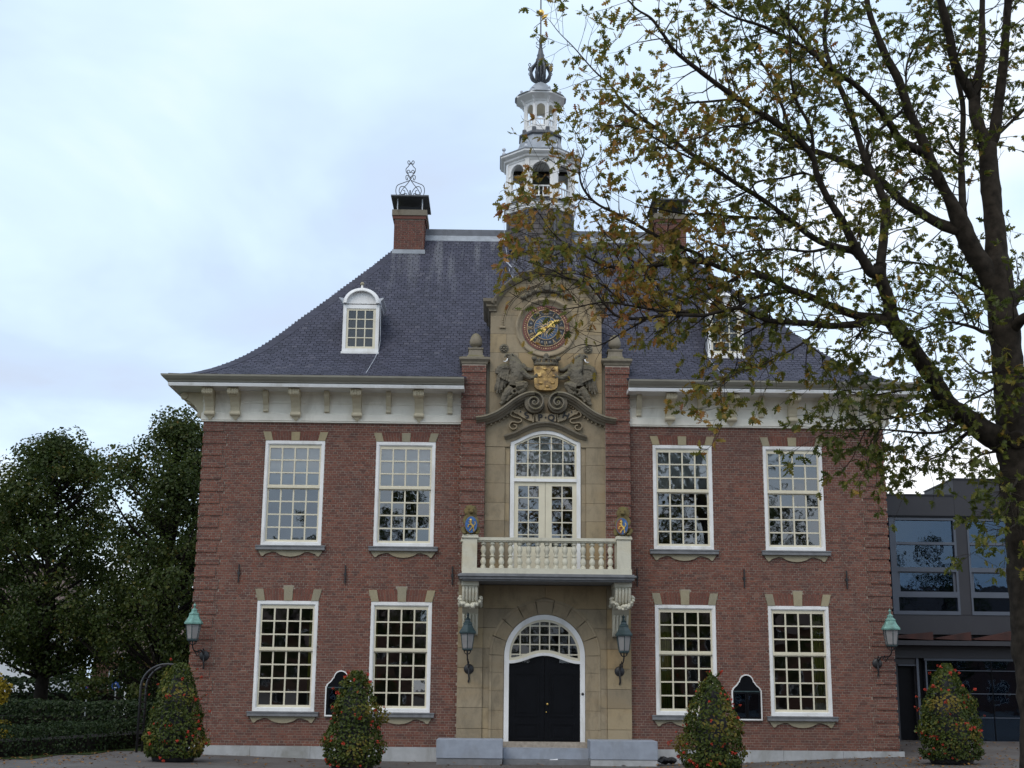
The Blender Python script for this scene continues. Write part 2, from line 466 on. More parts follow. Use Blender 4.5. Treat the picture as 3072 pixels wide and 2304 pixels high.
    def ball(s, c, r, n=10, m=6, rnd=0.5, sc=(1, 1, 1)):
        vs, fs = [(c[0], c[1], c[2] - r * sc[2])], []
        for i in range(1, m):
            a = -PI / 2 + PI * i / m
            for k in range(n):
                b = 2 * PI * k / n
                vs.append((c[0] + r * sc[0] * math.cos(a) * math.cos(b), c[1] + r * sc[1] * math.cos(a) * math.sin(b), c[2] + r * sc[2] * math.sin(a)))
        vs.append((c[0], c[1], c[2] + r * sc[2]))
        for k in range(n):
            fs.append((0, 1 + (k + 1) % n, 1 + k))
            fs.append((len(vs) - 1, 1 + (m - 2) * n + k, 1 + (m - 2) * n + (k + 1) % n))
        for i in range(m - 2):
            for k in range(n):
                a, b = 1 + i * n + k, 1 + i * n + (k + 1) % n
                fs.append((a, b, b + n, a + n))
        return s.add(vs, fs, rnd)
    def mesh(s, name, mat, smooth=False):
        me = bpy.data.meshes.new(name)
        me.from_pydata([tuple(v) for v in s.v], [], s.f)
        at = me.attributes.new('rnd', 'FLOAT', 'FACE')
        at.data.foreach_set('value', s.r)
        me.materials.append(M[mat])
        if smooth: me.polygons.foreach_set('use_smooth', [True] * len(me.polygons))
        me.update()
        return me
    def build(s, name, mat, parent=None, smooth=False, fix=False, autosmooth=None):
        me = s.mesh(name, mat, smooth)
        if fix:
            bm = bmesh.new(); bm.from_mesh(me)
            bmesh.ops.recalc_face_normals(bm, faces=bm.faces)
            bm.to_mesh(me); bm.free()
        if autosmooth:
            me.polygons.foreach_set('use_smooth', [True] * len(me.polygons))
            me.set_sharp_from_angle(angle=rad(autosmooth))
        return obj(name, me, parent)

def obj(name, data, parent=None, loc=None, rot=None, sc=None):
    o = bpy.data.objects.new(name, data)
    COL.objects.link(o)
    if parent is not None: o.parent = parent
    if loc is not None: o.location = loc
    if rot is not None: o.rotation_euler = rot
    if sc is not None: o.scale = sc
    return o
def empty(name, loc=(0, 0, 0), parent=None):
    o = bpy.data.objects.new(name, None); COL.objects.link(o)
    o.location = loc; o.empty_display_size = 0.3
    if parent is not None: o.parent = parent
    return o
def tag(o, label, cat, group=None, kind=None):
    o['label'] = label; o['category'] = cat
    if group: o['group'] = group
    if kind: o['kind'] = kind
    return o
def struct(o, label=None):
    o['kind'] = 'structure'
    if label: o['label'] = label
    return o
def stuff(o):
    o['kind'] = 'stuff'
    return o
def copy_tree(o, parent=None):
    c = o.copy(); COL.objects.link(c)
    if parent is not None: c.parent = parent
    for ch in list(o.children): copy_tree(ch, c)
    return c
def lerp(a, b, t): return a + (b - a) * t
def interp(pts, x):
    if x <= pts[0][0]: return pts[0][1]
    for (x0, y0), (x1, y1) in zip(pts, pts[1:]):
        if x <= x1: return lerp(y0, y1, (x - x0) / (x1 - x0))
    return pts[-1][1]
def smooth_path(pts, n=6):
    """Catmull-Rom through points of any dimension"""
    out = []
    P = [pts[0]] + list(pts) + [pts[-1]]
    for i in range(1, len(P) - 2):
        p0, p1, p2, p3 = P[i - 1], P[i], P[i + 1], P[i + 2]
        for k in range(n):
            t_ = k / n
            out.append(tuple(0.5 * (2 * b + (c - a) * t_ + (2 * a - 5 * b + 4 * c - d) * t_ ** 2 + (3 * b - a - 3 * c + d) * t_ ** 3)
                             for a, b, c, d in zip(p0, p1, p2, p3)))
    out.append(tuple(pts[-1]))
    return out
def arc(cx, cz, r, a0, a1, n=16):
    return [(cx + r * math.cos(lerp(a0, a1, i / n)), cz + r * math.sin(lerp(a0, a1, i / n))) for i in range(n + 1)]
_tmp = bpy.data.scenes.new("bake")
def baked(o):
    """evaluated copy of one object's mesh"""
    _tmp.collection.objects.link(o)
    vl = _tmp.view_layers[0]; vl.update()
    me = bpy.data.meshes.new_from_object(o.evaluated_get(vl.depsgraph))
    bpy.data.objects.remove(o)
    return me
def text_mesh(body, size, extrude, mat, bold=0.0):
    cu = bpy.data.curves.new('t', 'FONT'); cu.body = body; cu.size = size; cu.extrude = extrude
    cu.offset = bold; cu.align_x = 'CENTER'; cu.align_y = 'CENTER'; cu.resolution_u = 3
    me = baked(bpy.data.objects.new('t', cu))
    me.materials.clear(); me.materials.append(M[mat])
    return me
def sculpt(name, mb, mat, parent=None, voxel=0.02, rough=0.0, loc=None, soft=2):
    """join overlapping solids into one skin"""
    me = mb.mesh(name, mat)
    o = bpy.data.objects.new('tmp', me)
    md = o.modifiers.new('r', 'REMESH'); md.mode = 'VOXEL'; md.voxel_size = voxel; md.use_smooth_shade = True
    ms = o.modifiers.new('s', 'SMOOTH'); ms.iterations = soft; ms.factor = 0.5
    m2 = baked(o); bpy.data.meshes.remove(me)
    if rough:
        cos = [v.co.copy() for v in m2.vertices]; nrm = [v.normal.copy() for v in m2.vertices]
        flat = []
        for c, n_ in zip(cos, nrm): flat.extend(c + n_ * (noise.fractal(c * 14, 1.0, 2.0, 3) * rough))
        m2.vertices.foreach_set('co', flat); m2.update()
    m2.name = name
    m2.materials.clear(); m2.materials.append(M[mat])
    m2.polygons.foreach_set('use_smooth', [True] * len(m2.polygons))
    return obj(name, m2, parent, loc)
# ================================================================== GROUND
def sstep(t_):
    t_ = max(0.0, min(1.0, t_)); return t_ * t_ * (3 - 2 * t_)
def gz(x, y):
    z = 0.12 * sstep((-x - 3) / 5.5) + 0.20 * sstep((x - 3) / 5.5)
    if y > -0.2 and x > 8: z += 0.22 * sstep((y + 0.2) / 4.0) * sstep((x - 8) / 0.5)
    return z
def sheet(name, xs, ys, mat, dz=0.0, keep=None):
    g = MB(); nx = len(xs)
    vs = [(x, y, gz(x, y) + dz) for y in ys for x in xs]
    fs = []
    for j in range(len(ys) - 1):
        for i in range(nx - 1):
            if keep and not keep((xs[i] + xs[i + 1]) / 2, (ys[j] + ys[j + 1]) / 2): continue
            fs.append((j * nx + i, j * nx + i + 1, (j + 1) * nx + i + 1, (j + 1) * nx + i))
    g.add(vs, fs)
    return g.build(name, mat, None, True)
gx0 = [-700, -300, -120, -60, -40, -30, -24, -18] + [-14 + i for i in range(6)] + [-8.5 + 0.5 * i for i in range(35)] + [10, 11, 12, 14, 18, 24, 40, 80, 250, 700]
gy0 = [-700, -300, -120, -70, -50, -40, -30, -20, -14, -10, -7, -5, -3.5, -2.5, -1.5, -0.7, -0.2, 0.4, 1, 2, 3, 4.2, 6, 9, 14, 20, 30, 50, 100, 300, 900]
struct(sheet("ground", gx0, gy0, "paving"))
lx = [-60, -40, -30, -24, -20, -17, -15, -13.5, -12.5, -11.5, -10.5, -9.9, -9.2]
ly = [-30, -20, -12, -8, -6, -5, -4, -3, -2, -1, 0, 1, 2, 3, 5, 8, 12, 20, 30, 45, 80]
struct(sheet("lawn", lx, ly, "lawn", 0.012, lambda x, y: x < -9.6 - max(0, (2.5 - y)) * 0.33 + 0.4))
# ================================================================== TOWN HALL
CX = 0.02
HW = 8.07                 # half width of the front
DEPTH = 9.4
hall = empty("town_hall", (0, 0, 0))
tag(hall, "red brick town hall with slate roof, clock gable and white bell tower", "town hall")

WIN_X = [-5.894, -3.275, 3.275, 5.894]
WIN_W, WIN_H = 1.40, 2.475
UP_Z, LO_Z = 4.815, 1.065
windows = [(x, z) for z in (UP_Z, LO_Z) for x in WIN_X]
COURSE, Z0 = 0.057, 0.31

# ---- the wall: mortar bed with openings, bricks laid proud of it
def rect(x0, x1, z0, z1): return [(x0, z0), (x1, z0), (x1, z1), (x0, z1)]
wall_mb = MB()
holes = [rect(x - 0.70, x + 0.70, z, z + WIN_H) for x, z in windows]
holes.append(rect(CX - 1.30, CX + 1.30, 0.45, 7.70))
wall_mb.extrude(rect(-HW + 0.008, HW - 0.008, 0.0, 8.46), 0.008, 0.30, holes)
wall = wall_mb.build("wall", "mortar", hall)
side = MB()
side.box(-HW, -HW + 0.3, 0.301, DEPTH, 0, 8.46).box(HW - 0.3, HW, 0.301, DEPTH, 0, 8.46).box(-HW + 0.301, HW - 0.301, DEPTH - 0.3, DEPTH, 0, 8.46)
side.build("side_wall", "brick_plain", hall)

bricks = []
def blocked(zm, ring):
    out = []
    for x, z in windows:
        if z - 0.003 < zm < z + WIN_H + 0.003: out.append((x - 0.70, x + 0.70))
        hl = 0.215 if z == UP_Z else 0.27
        t_ = (zm - z - WIN_H) / hl
        if 0 <= t_ < 1.02: out.append((x - 0.70 - 0.07 * t_, x + 0.70 + 0.07 * t_))
        if z == LO_Z and 0 <= zm - z - WIN_H < 0.34: out.append((x - 0.12, x + 0.12))
    return sorted(out)
def lay(x0, x1, zb, c, yf, depth, rng, ring=()):
    """one course of bricks between x0 and x1"""
    spans, cur = [], x0
    for a, b in ring:
        if b <= x0 or a >= x1: continue
        if a > cur: spans.append((cur, a))
        cur = max(cur, b)
    if cur < x1: spans.append((cur, x1))
    L = 0.19 if c % 2 == 0 else 0.095
    off = 0.0475 if c % 2 else (0.095 if c % 4 == 0 else 0.0)
    for a, b in spans:
        k = math.floor((a - off) / L)
        while True:
            p, q = max(a, off + k * L), min(b, off + (k + 1) * L)
            if off + k * L >= b: break
            if q - p > 0.03:
                j = rng.uniform(-0.0015, 0.0015)
                bricks.append((p + 0.0055, q - 0.0055, zb + 0.0058 + j, zb + COURSE - 0.0058 + j, yf + rng.uniform(-0.0025, 0.0025), depth, rng.random()))
            k += 1
rng = random.Random(5)
ncourse = int((7.735 - Z0) / COURSE)
for c in range(ncourse):
    zb = Z0 + c * COURSE
    zm = zb + COURSE / 2
    ring = blocked(zm, 0)
    proud = c % 5 != 0
    e = 0.022 if proud else 0.0
    qw = 0.55 if (c // 5) % 2 == 0 else 0.47
    lay(-HW + qw, CX - 1.985, zb, c, 0.0, 0.03, rng, ring)
    lay(CX + 1.985, HW - qw, zb, c, 0.0, 0.03, rng, ring)
    lay(-HW - e, -HW + qw, zb, c, -e, 0.06, rng)
    lay(HW - qw, HW + e, zb, c, -e, 0.06, rng)
PIER_Y = -0.20
for c in range(int((9.17 - 4.06) / COURSE)):
    zb = 4.06 + c * COURSE
    e = 0.022 if c % 5 else 0.0
    for s in (-1, 1):
        a, b = sorted((CX + s * 1.415, CX + s * (1.985 + e)))
        lay(a, b, zb, c, PIER_Y - e, 0.16, rng)
band = MB()                       # mortar behind the proud courses
for c in range(1, ncourse, 5):
    zb, zt = Z0 + c * COURSE, Z0 + min(c + 4, ncourse) * COURSE
    qw = 0.55 if (c // 5) % 2 == 0 else 0.47
    band.box(-HW - 0.014, -HW + qw - 0.008, -0.014, 0.006, zb + 0.004, zt - 0.004).box(HW - qw + 0.008, HW + 0.014, -0.014, 0.006, zb + 0.004, zt - 0.004)
for c in range(1, int((9.17 - 4.06) / COURSE), 5):
    zb, zt = 4.06 + c * COURSE, min(4.06 + (c + 4) * COURSE, 9.16)
    for s in (-1, 1):
        a, b = sorted((CX + s * 1.42, CX + s * 1.998)); band.box(a, b, PIER_Y - 0.014, PIER_Y + 0.011, zb + 0.004, zt - 0.004)
stuff(band.build("band_mortar", "mortar", wall))
full = [i for i, b in enumerate(bricks) if abs((b[1] - b[0]) - 0.179) < 1e-4 and b[5] < 0.1]
camp = Vector((-1.134, -31.159, 1.6))
full.sort(key=lambda i: (Vector((bricks[i][0], bricks[i][4], bricks[i][2])) - camp).length)
single = set(full[:300])
bm_ = MB()
for i, (x0, x1, z0, z1, yf, dp, r) in enumerate(bricks):
    if i not in single: bm_.box(x0, x1, yf, yf + dp, z0, z1, r, back=False)
stuff(bm_.build("brickwork", "brick", wall))
brick_me = [MB().box(-0.09, 0.09, 0, 0.03, -0.0235, 0.0235, (k + 0.5) / 10, back=False).mesh("brick", "brick") for k in range(10)]
for i in single:
    x0, x1, z0, z1, yf, dp, r = bricks[i]
    obj("brick", brick_me[int(r * 10)], wall, ((x0 + x1) / 2, yf, (z0 + z1) / 2))
for s in (-1, 1):
    a, b = sorted((CX + s * 1.42, CX + s * 1.98))
    MB().box(a, b, PIER_Y + 0.012, 0.007, 4.06, 9.17).build("brick_pier", "mortar", hall)

# ---- plinth of stone blocks
px = -HW - 0.06
lens = [1.55, 1.35, 1.6, 1.5]
k = 0
pl = MB().box(-HW - 0.05, HW + 0.05, -0.085, 0.2, -0.2, 0.295).build("plinth", "mortar", hall)
while px < HW + 0.05:
    L = lens[k % 4]; q = min(px + L, HW + 0.09)
    if not (px > -1.9 and q < 1.9):
        MB().extrude([(px + 0.003, -0.2), (q - 0.003, -0.2), (q - 0.003, 0.31), (px + 0.003, 0.31)], -0.11, -0.02, rnd=random.random()).build("plinth_block", "plinth_stone", pl)
    px = q; k += 1

# ---- windows
glass_me = {}
def pane_mesh(w, h, mat="glass"):
    key = (round(w, 3), round(h, 3), mat)
    if key not in glass_me:
        glass_me[key] = MB().add([(-w / 2, 0, -h / 2), (w / 2, 0, -h / 2), (w / 2, 0, h / 2), (-w / 2, 0, h / 2)], [(0, 1, 2, 3)]).mesh("pane", mat)
    return glass_me[key]
def pane(parent, x, y, z, w, h, rng, j=0.006, mat="glass"):
    return obj("pane", pane_mesh(w, h, mat), parent, (x, y, z), (rng.gauss(0, j), 0, rng.gauss(0, j)))
fr = MB()
fr.extrude(rect(-0.70, 0.70, 0, WIN_H), -0.012, 0.10, [rect(-0.635, 0.635, 0.075, WIN_H - 0.075)])
fr.extrude(rect(-0.635, 0.635, 0.075, WIN_H - 0.075), 0.012, 0.095, [rect(-0.615, 0.615, 0.09, WIN_H - 0.095)])
frame_me = fr.mesh("window", "white_paint")
cols = [(-0.579 + 0.2985 * i, -0.579 + 0.2985 * i + 0.263) for i in range(4)]
TOPR = [(1.43 + 0.302 * i, 1.43 + 0.302 * i + 0.270) for i in range(3)]
BOTR = [(0.142 + 0.3045 * i, 0.142 + 0.3045 * i + 0.272) for i in range(4)]
up = MB(); up.extrude(rect(-0.618, 0.618, 1.375, WIN_H - 0.092), 0.028, 0.062, [rect(a, b, c, d) for a, b in cols for c, d in TOPR])
up.box(-0.634, 0.634, 0.016, 0.06, 1.352, 1.40)
lo = MB(); lo.extrude(rect(-0.618, 0.618, 0.088, 1.376), 0.066, 0.098, [rect(a, b, c, d) for a, b in cols for c, d in BOTR])
up_me, lo_me = up.mesh("upper_sash", "cream_paint"), lo.mesh("lower_sash", "cream_paint")
sl = MB()
sl.extrude([(-0.80, -0.105), (0.80, -0.105), (0.80, -0.03), (-0.80, -0.03)], -0.10, 0.05)
sl.extrude([(-0.81, -0.03), (0.81, -0.03), (0.81, -0.002), (-0.81, -0.002)], -0.115, 0.05)
sill_me = sl.mesh("sill", "sill_stone")
ap = [(-0.74, -0.106), (-0.735, -0.15), (-0.70, -0.20), (-0.66, -0.255), (-0.62, -0.245), (-0.58, -0.20), (-0.50, -0.175), (-0.42, -0.15), (-0.34, -0.155), (-0.24, -0.215), (-0.12, -0.25), (0, -0.262)]
ap = ap + [(-x, z) for x, z in reversed(ap[:-1])]
apron_me = MB().extrude(ap, -0.035, 0.01, rnd=0.4).mesh("apron", "keystone")
wrng = random.Random(3)
def lintel(parent, hl, key_h):
    """flat arch: three stones with tapering soldier bricks between"""
    def edge(x, z): return x + (x / 0.70) * 0.07 * (z / hl)     # splayed joints
    st = [(-0.70, -0.53), (-0.095, 0.095), (0.53, 0.70)]
    for i, (a, b) in enumerate(st):
        h = key_h if i == 1 else hl
        p = [(a, 0.004), (b, 0.004), (edge(b, h), h), (edge(a, h), h)]
        MB().extrude(p, -0.022, 0.03, rnd=wrng.random()).build("lintel_stone", "keystone", parent).location = (0, 0, WIN_H)
    for a, b in ((-0.53, -0.095), (0.095, 0.53)):
        n = 7
        for i in range(n):
            p0, p1 = lerp(a, b, i / n) + 0.004, lerp(a, b, (i + 1) / n) - 0.004
            m = hl * (0.5 if i % 2 else 0.66)
            g = MB()
            for z0, z1 in ((0.004, m - 0.004), (m + 0.004, hl - 0.002)):
                g.extrude([(edge(p0, z0), z0), (edge(p1, z0), z0), (edge(p1, z1), z1), (edge(p0, z1), z1)], -0.002, 0.03, rnd=wrng.random() * 0.7 + 0.2)
            g.build("soldier_brick", "brick", parent).location = (0, 0, WIN_H)
for x, z in windows:
    w = obj("window", frame_me, hall, (x, 0, z))
    obj("upper_sash", up_me, w); obj("lower_sash", lo_me, w); obj("sill", sill_me, w); obj("apron", apron_me, w)
    for a, b in cols:
        for c, d in TOPR: pane(w, (a + b) / 2, 0.046, (c + d) / 2, b - a + 0.01, d - c + 0.01, wrng)
        for c, d in BOTR: pane(w, (a + b) / 2, 0.082, (c + d) / 2, b - a + 0.01, d - c + 0.01, wrng)
    lintel(w, 0.215 if z == UP_Z else 0.27, 0.215 if z == UP_Z else 0.335)

# rooms behind the glass
rm = MB()
rm.box(-HW + 0.31, HW - 0.31, 0.31, DEPTH - 0.31, 4.05, 4.25)
rm.box(-HW + 0.31, HW - 0.31, 0.31, DEPTH - 0.31, 7.75, 7.85)
rm.box(-HW + 0.31, HW - 0.31, 0.31, DEPTH - 0.31, 0.30, 0.36)
rm.box(-HW + 0.31, HW - 0.31, 4.2, 4.3, 0.37, 4.04).box(-HW + 0.31, HW - 0.31, 4.2, 4.3, 4.26, 7.74)
for sx in (-1, 1):
    rm.box(sx * 1.95 - 0.06, sx * 1.95 + 0.06, 0.32, 4.19, 0.37, 4.04).box(sx * 1.95 - 0.06, sx * 1.95 + 0.06, 0.32, 4.19, 4.26, 7.74)
rm.build("room", "dark_room", hall)
# iron wall anchors
an = MB().tube([(0, -0.03, -0.21), (0, -0.03, 0.21)], 0.014, 6)
an.box(-0.03, 0.03, -0.05, -0.012, -0.03, 0.03).box(-0.012, 0.012, -0.055, -0.012, -0.21, 0.21)
anchor_me = an.mesh("wall_anchor", "iron")
for x in (-7.06, -4.60, -2.12, 2.17, 4.66, 7.05):
    obj("wall_anchor", anchor_me, hall, (x, 0, 4.16))

# ---- cornice with consoles
def cornice_run(prof, mat, name, parent):
    """profile (out, z) mitred round the corner; both wings"""
    for s in (-1, 1):
        mb = MB(); n = len(prof)
        xe = CX + s * 1.93
        ring = []
        for (o, z) in prof: ring.append((s * (HW + o), DEPTH + o, z))
        for (o, z) in prof: ring.append((s * (HW + o), -o, z))
        for (o, z) in prof: ring.append((xe, -o, z))
        fs = []
        for j in range(2):
            for k in range(n - 1):
                f = (j * n + k, j * n + k + 1, (j + 1) * n + k + 1, (j + 1) * n + k)
                fs.append(f if s < 0 else tuple(reversed(f)))
        fs.append(tuple(range(2 * n, 3 * n)))
        mb.add(ring, fs)
        mb.build(name, mat, parent, fix=True)
cornice = empty("cornice", (0, 0, 0), hall)
cornice_run([(-0.02, 7.73), (0.055, 7.73), (0.055, 7.755), (0.075, 7.765), (0.075, 7.925), (0.055, 7.935), (0.055, 7.95), (0.045, 7.955),
             (0.045, 8.17), (0.062, 8.18), (0.062, 8.215), (0.05, 8.225), (0.05, 8.40), (0.10, 8.46), (-0.02, 8.462)], "frieze_paint", "frieze", cornice)
cornice_run([(0.03, 8.459), (0.70, 8.455), (0.70, 8.435), (0.735, 8.435), (0.745, 8.48), (0.745, 8.515), (0.70, 8.528), (0.03, 8.53)], "white_paint", "fascia", cornice)
cornice_run([(0.60, 8.531), (0.765, 8.531), (0.775, 8.555), (0.83, 8.59), (0.885, 8.645), (0.895, 8.685), (0.865, 8.685), (0.60, 8.68)], "gutter_paint", "gutter", cornice)
def console(w, top, bot, small=False):
    mb = MB()
    hw = w / 2
    prof = [(0.05, 8.45), (0.56, 8.45), (0.60, 8.40), (0.605, 8.34), (0.56, 8.285), (0.49, 8.275), (0.42, 8.25), (0.30, 8.15), (0.22, 8.04),
            (0.19, 7.96), (0.195, 7.90), (0.16, 7.85), (0.05, 7.84)]
    if small:
        prof = [(0.05, 8.45), (0.30, 8.45), (0.29, 8.32), (0.20, 8.20), (0.13, 8.12), (0.115, 8.03), (0.125, 7.98), (0.09, 7.965), (0.05, 7.965)]
    n = len(prof)
    vs = [(-hw, -o, z) for o, z in prof] + [(hw, -o, z) for o, z in prof]
    fs = [tuple(range(n)), tuple(range(2 * n - 1, n - 1, -1))] + [(i, i + n, (i + 1) % n + n, (i + 1) % n) for i in range(n)]
    mb.add(vs, fs)
    if not small:
        for r, o, z, ww in ((0.085, 0.525, 8.365, w + 0.05), (0.055, 0.155, 7.905, w + 0.04)):
            vs = [];
            for xx in (-ww / 2, ww / 2):
                for k in range(12):
                    vs.append((xx, -(o + r * math.cos(2 * PI * k / 12)), z + r * math.sin(2 * PI * k / 12)))
            mb.add(vs, [tuple(range(12)), tuple(range(23, 11, -1))] + [(k, 12 + k, 12 + (k + 1) % 12, (k + 1) % 12) for k in range(12)])
        # pointed drop
        mb.add([(-hw * 0.9, -0.06, 7.86), (hw * 0.9, -0.06, 7.86), (hw * 0.9, -0.15, 7.85), (-hw * 0.9, -0.15, 7.85), (0, -0.08, 7.74)],
               [(0, 1, 2, 3), (3, 2, 4), (2, 1, 4), (0, 3, 4), (1, 0, 4)])
        for k in range(3):                # flutes on the rolls
            xx = (k - 1) * w * 0.3
            mb.tube([(xx, -0.605, 8.42), (xx, -0.617, 8.365), (xx, -0.59, 8.30)], 0.018, 5)
    me = mb.mesh("console", "bracket_paint")
    bm = bmesh.new(); bm.from_mesh(me); bmesh.ops.recalc_face_normals(bm, faces=bm.faces); bm.to_mesh(me); bm.free()
    return me
con_me, mod_me = console(0.20, 8.45, 7.75), console(0.115, 8.45, 7.96, True)
mod_me.name = "modillion"
for s in (-1, 1):
    for x in (2.98, 4.45, 5.90, 7.33, 7.93): obj("console", con_me, cornice, (s * x, 0, 0))
    for x in (2.25, 3.71, 5.17, 6.62): obj("modillion", mod_me, cornice, (s * x, 0, 0))
    for y in (0.16, 0.76, 2.2, 3.7): obj("console", con_me, cornice, (s * HW, y, 0), (0, 0, -PI / 2 if s < 0 else PI / 2))

# ---- slate roof, bell-cast
PROF = [(-0.80, 8.70), (-0.62, 8.725), (-0.32, 8.82), (0.15, 9.08), (0.61, 9.42), (1.03, 9.81), (1.42, 10.24), (1.83, 10.74), (2.29, 11.28), (2.75, 11.84),
        (3.07, 12.22), (3.55, 12.81), (4.0, 13.37), (4.7, 14.17)]
PR = smooth_path(PROF, 5)
rb = MB(); vs, fs = [], []
for d, z in PR:
    z -= 0.03
    vs += [(-HW + d, d, z), (HW - d, d, z), (HW - d, DEPTH - d, z), (-HW + d, DEPTH - d, z)]
for i in range(len(PR) - 1):
    for k in range(4):
        k2 = (k + 1) % 4
        if k == 0 and PR[i][0] < 0.25:          # the eaves stop at the stone centrepiece
            (d0, z0), (d1, z1) = PR[i], PR[i + 1]
            for s in (-1, 1):
                xe = CX + s * 1.95
                rb.add([(s * (HW - d0), d0, z0 - 0.03), (xe, d0, z0 - 0.03), (xe, d1, z1 - 0.03), (s * (HW - d1), d1, z1 - 0.03)], [(0, 1, 2, 3) if s < 0 else (3, 2, 1, 0)], 0.0)
            continue
        fs.append((i * 4 + k, i * 4 + k2, i * 4 + 4 + k2, i * 4 + 4 + k))
rb.add(vs, fs, 0.0)
roof = rb.build("roof", "slate_bed_shade", hall)
arcl = [0.0]
for (d0, z0), (d1, z1) in zip(PR, PR[1:]): arcl.append(arcl[-1] + math.hypot(d1 - d0, z1 - z0))
TOT = arcl[-1]
def roof_at(s):
    for i in range(len(PR) - 1):
        if s <= arcl[i + 1] or i == len(PR) - 2:
            t_ = (s - arcl[i]) / (arcl[i + 1] - arcl[i])
            (d0, z0), (d1, z1) = PR[i], PR[i + 1]
            L = arcl[i + 1] - arcl[i]
            return lerp(d0, d1, t_), lerp(z0, z1, t_), (d1 - d0) / L, (z1 - z0) / L
slates, SG = [], 0.105
rng = random.Random(8)
nrow = int(TOT / SG)
for r in range(nrow):
    s = r * SG
    d, z, td, tz = roof_at(s)
    W_ = 0.155
    lim = HW - d
    off = (0.5 if r % 2 else 0.0) * W_ + rng.uniform(-0.012, 0.012)
    k = math.floor((-lim - off) / W_)
    while off + k * W_ < lim:
        a, b = max(-lim, off + k * W_), min(lim, off + (k + 1) * W_)
        k += 1
        if b - a < 0.03: continue
        xm = (a + b) / 2
        if abs(xm - CX) < 1.30 and d < 2.35: continue
        if abs(xm - CX) < 1.95 and d < 0.20: continue
        if abs(xm - CX) < 0.80 and d > 3.85: continue
        slates.append((a, b, s, rng.uniform(-0.008, 0.008), rng.random(), rng.uniform(0.005, 0.009)))
def slate_geo(mb, a, b, s, j, r, th, local=None):
    d, z, td, tz = roof_at(max(0.0, s + j))
    d2, z2 = d + td * (SG + 0.03), z + tz * (SG + 0.03)
    nd, nz = -tz, td
    p = [(a + 0.006, d + nd * th, z + nz * th), (b - 0.006, d + nd * th, z + nz * th), (b - 0.006, d2 + nd * 0.001, z2 + nz * 0.001), (a + 0.006, d2 + nd * 0.001, z2 + nz * 0.001),
         (a + 0.006, d - nd * 0.008, z - nz * 0.008), (b - 0.006, d - nd * 0.008, z - nz * 0.008)]
    mb.add(p, [(0, 1, 2, 3), (4, 5, 1, 0), (4, 0, 3), (5, 2, 1)], r)
area = sorted(range(len(slates)), key=lambda i: slates[i][2] + abs(slates[i][0]) * 0.15)
pick = set([i for i in area if abs(slates[i][1] - slates[i][0] - 0.155) < 1e-4 and slates[i][2] > 0.5 and abs(slates[i][0]) > 2.0][:300])
mb = MB()
for i, sl_ in enumerate(slates):
    if i not in pick: slate_geo(mb, *sl_)
stuff(mb.build("slating", "slate", roof))
sm = {}
for i in pick:
    a, b, s, j, r, th = slates[i]
    key = (round(s, 4), int(r * 4))
    if key not in sm:
        g = MB(); slate_geo(g, -0.0775, 0.0775, s, j, (int(r * 4) + 0.5) / 4, th); sm[key] = g.mesh("slate", "slate")
    obj("slate", sm[key], roof, ((a + b) / 2, 0, 0))
# hip slates
hk = 0
for sgn in (-1, 1):
    s = 0.05
    while s < TOT - 0.62:
        d, z, td, tz = roof_at(s); d2, z2, _, _ = roof_at(s + 0.24)
        g = MB()
        w = 0.26
        th = 0.03
        X = lambda dd, o: sgn * (HW - dd - o)
        vs = [(X(d, 0), d, z + 0.026), (X(d, w), d - 0.0, z + 0.020), (X(d2, w), d2, z2 + 0.012), (X(d2, 0), d2, z2 + 0.02),
              (X(d, w), d, z - 0.01), (X(d, 0), d, z - 0.01), (sgn * (HW - d), d + w, z + 0.02), (sgn * (HW - d2), d2 + w, z2 + 0.012)]
        g.add(vs, [(0, 1, 2, 3), (5, 4, 1, 0), (1, 4, 2), (0, 3, 7, 6)], rng.random() * 0.6)
        g.build("hip_slate", "slate", roof, fix=True)
        s += 0.225
        hk += 1
simple("ridge_metal", (0.13, 0.14, 0.165), 0.55, 0.25, 4.0)
rd = MB()
rd.extrude([(-3.42, 14.0), (3.42, 14.0), (3.42, 14.22), (-3.42, 14.22)], 4.52, 4.88)
rd.build("ridge_lead", "ridge_metal", roof)
MB().add([(-3.42, 4.40, 13.84), (3.42, 4.40, 13.84), (3.42, 4.515, 14.03), (-3.42, 4.515, 14.03), (-3.42, 4.42, 13.80), (3.42, 4.42, 13.80)], [(0, 1, 2, 3), (4, 5, 1, 0)]).build("ridge_flashing", "lead", roof)

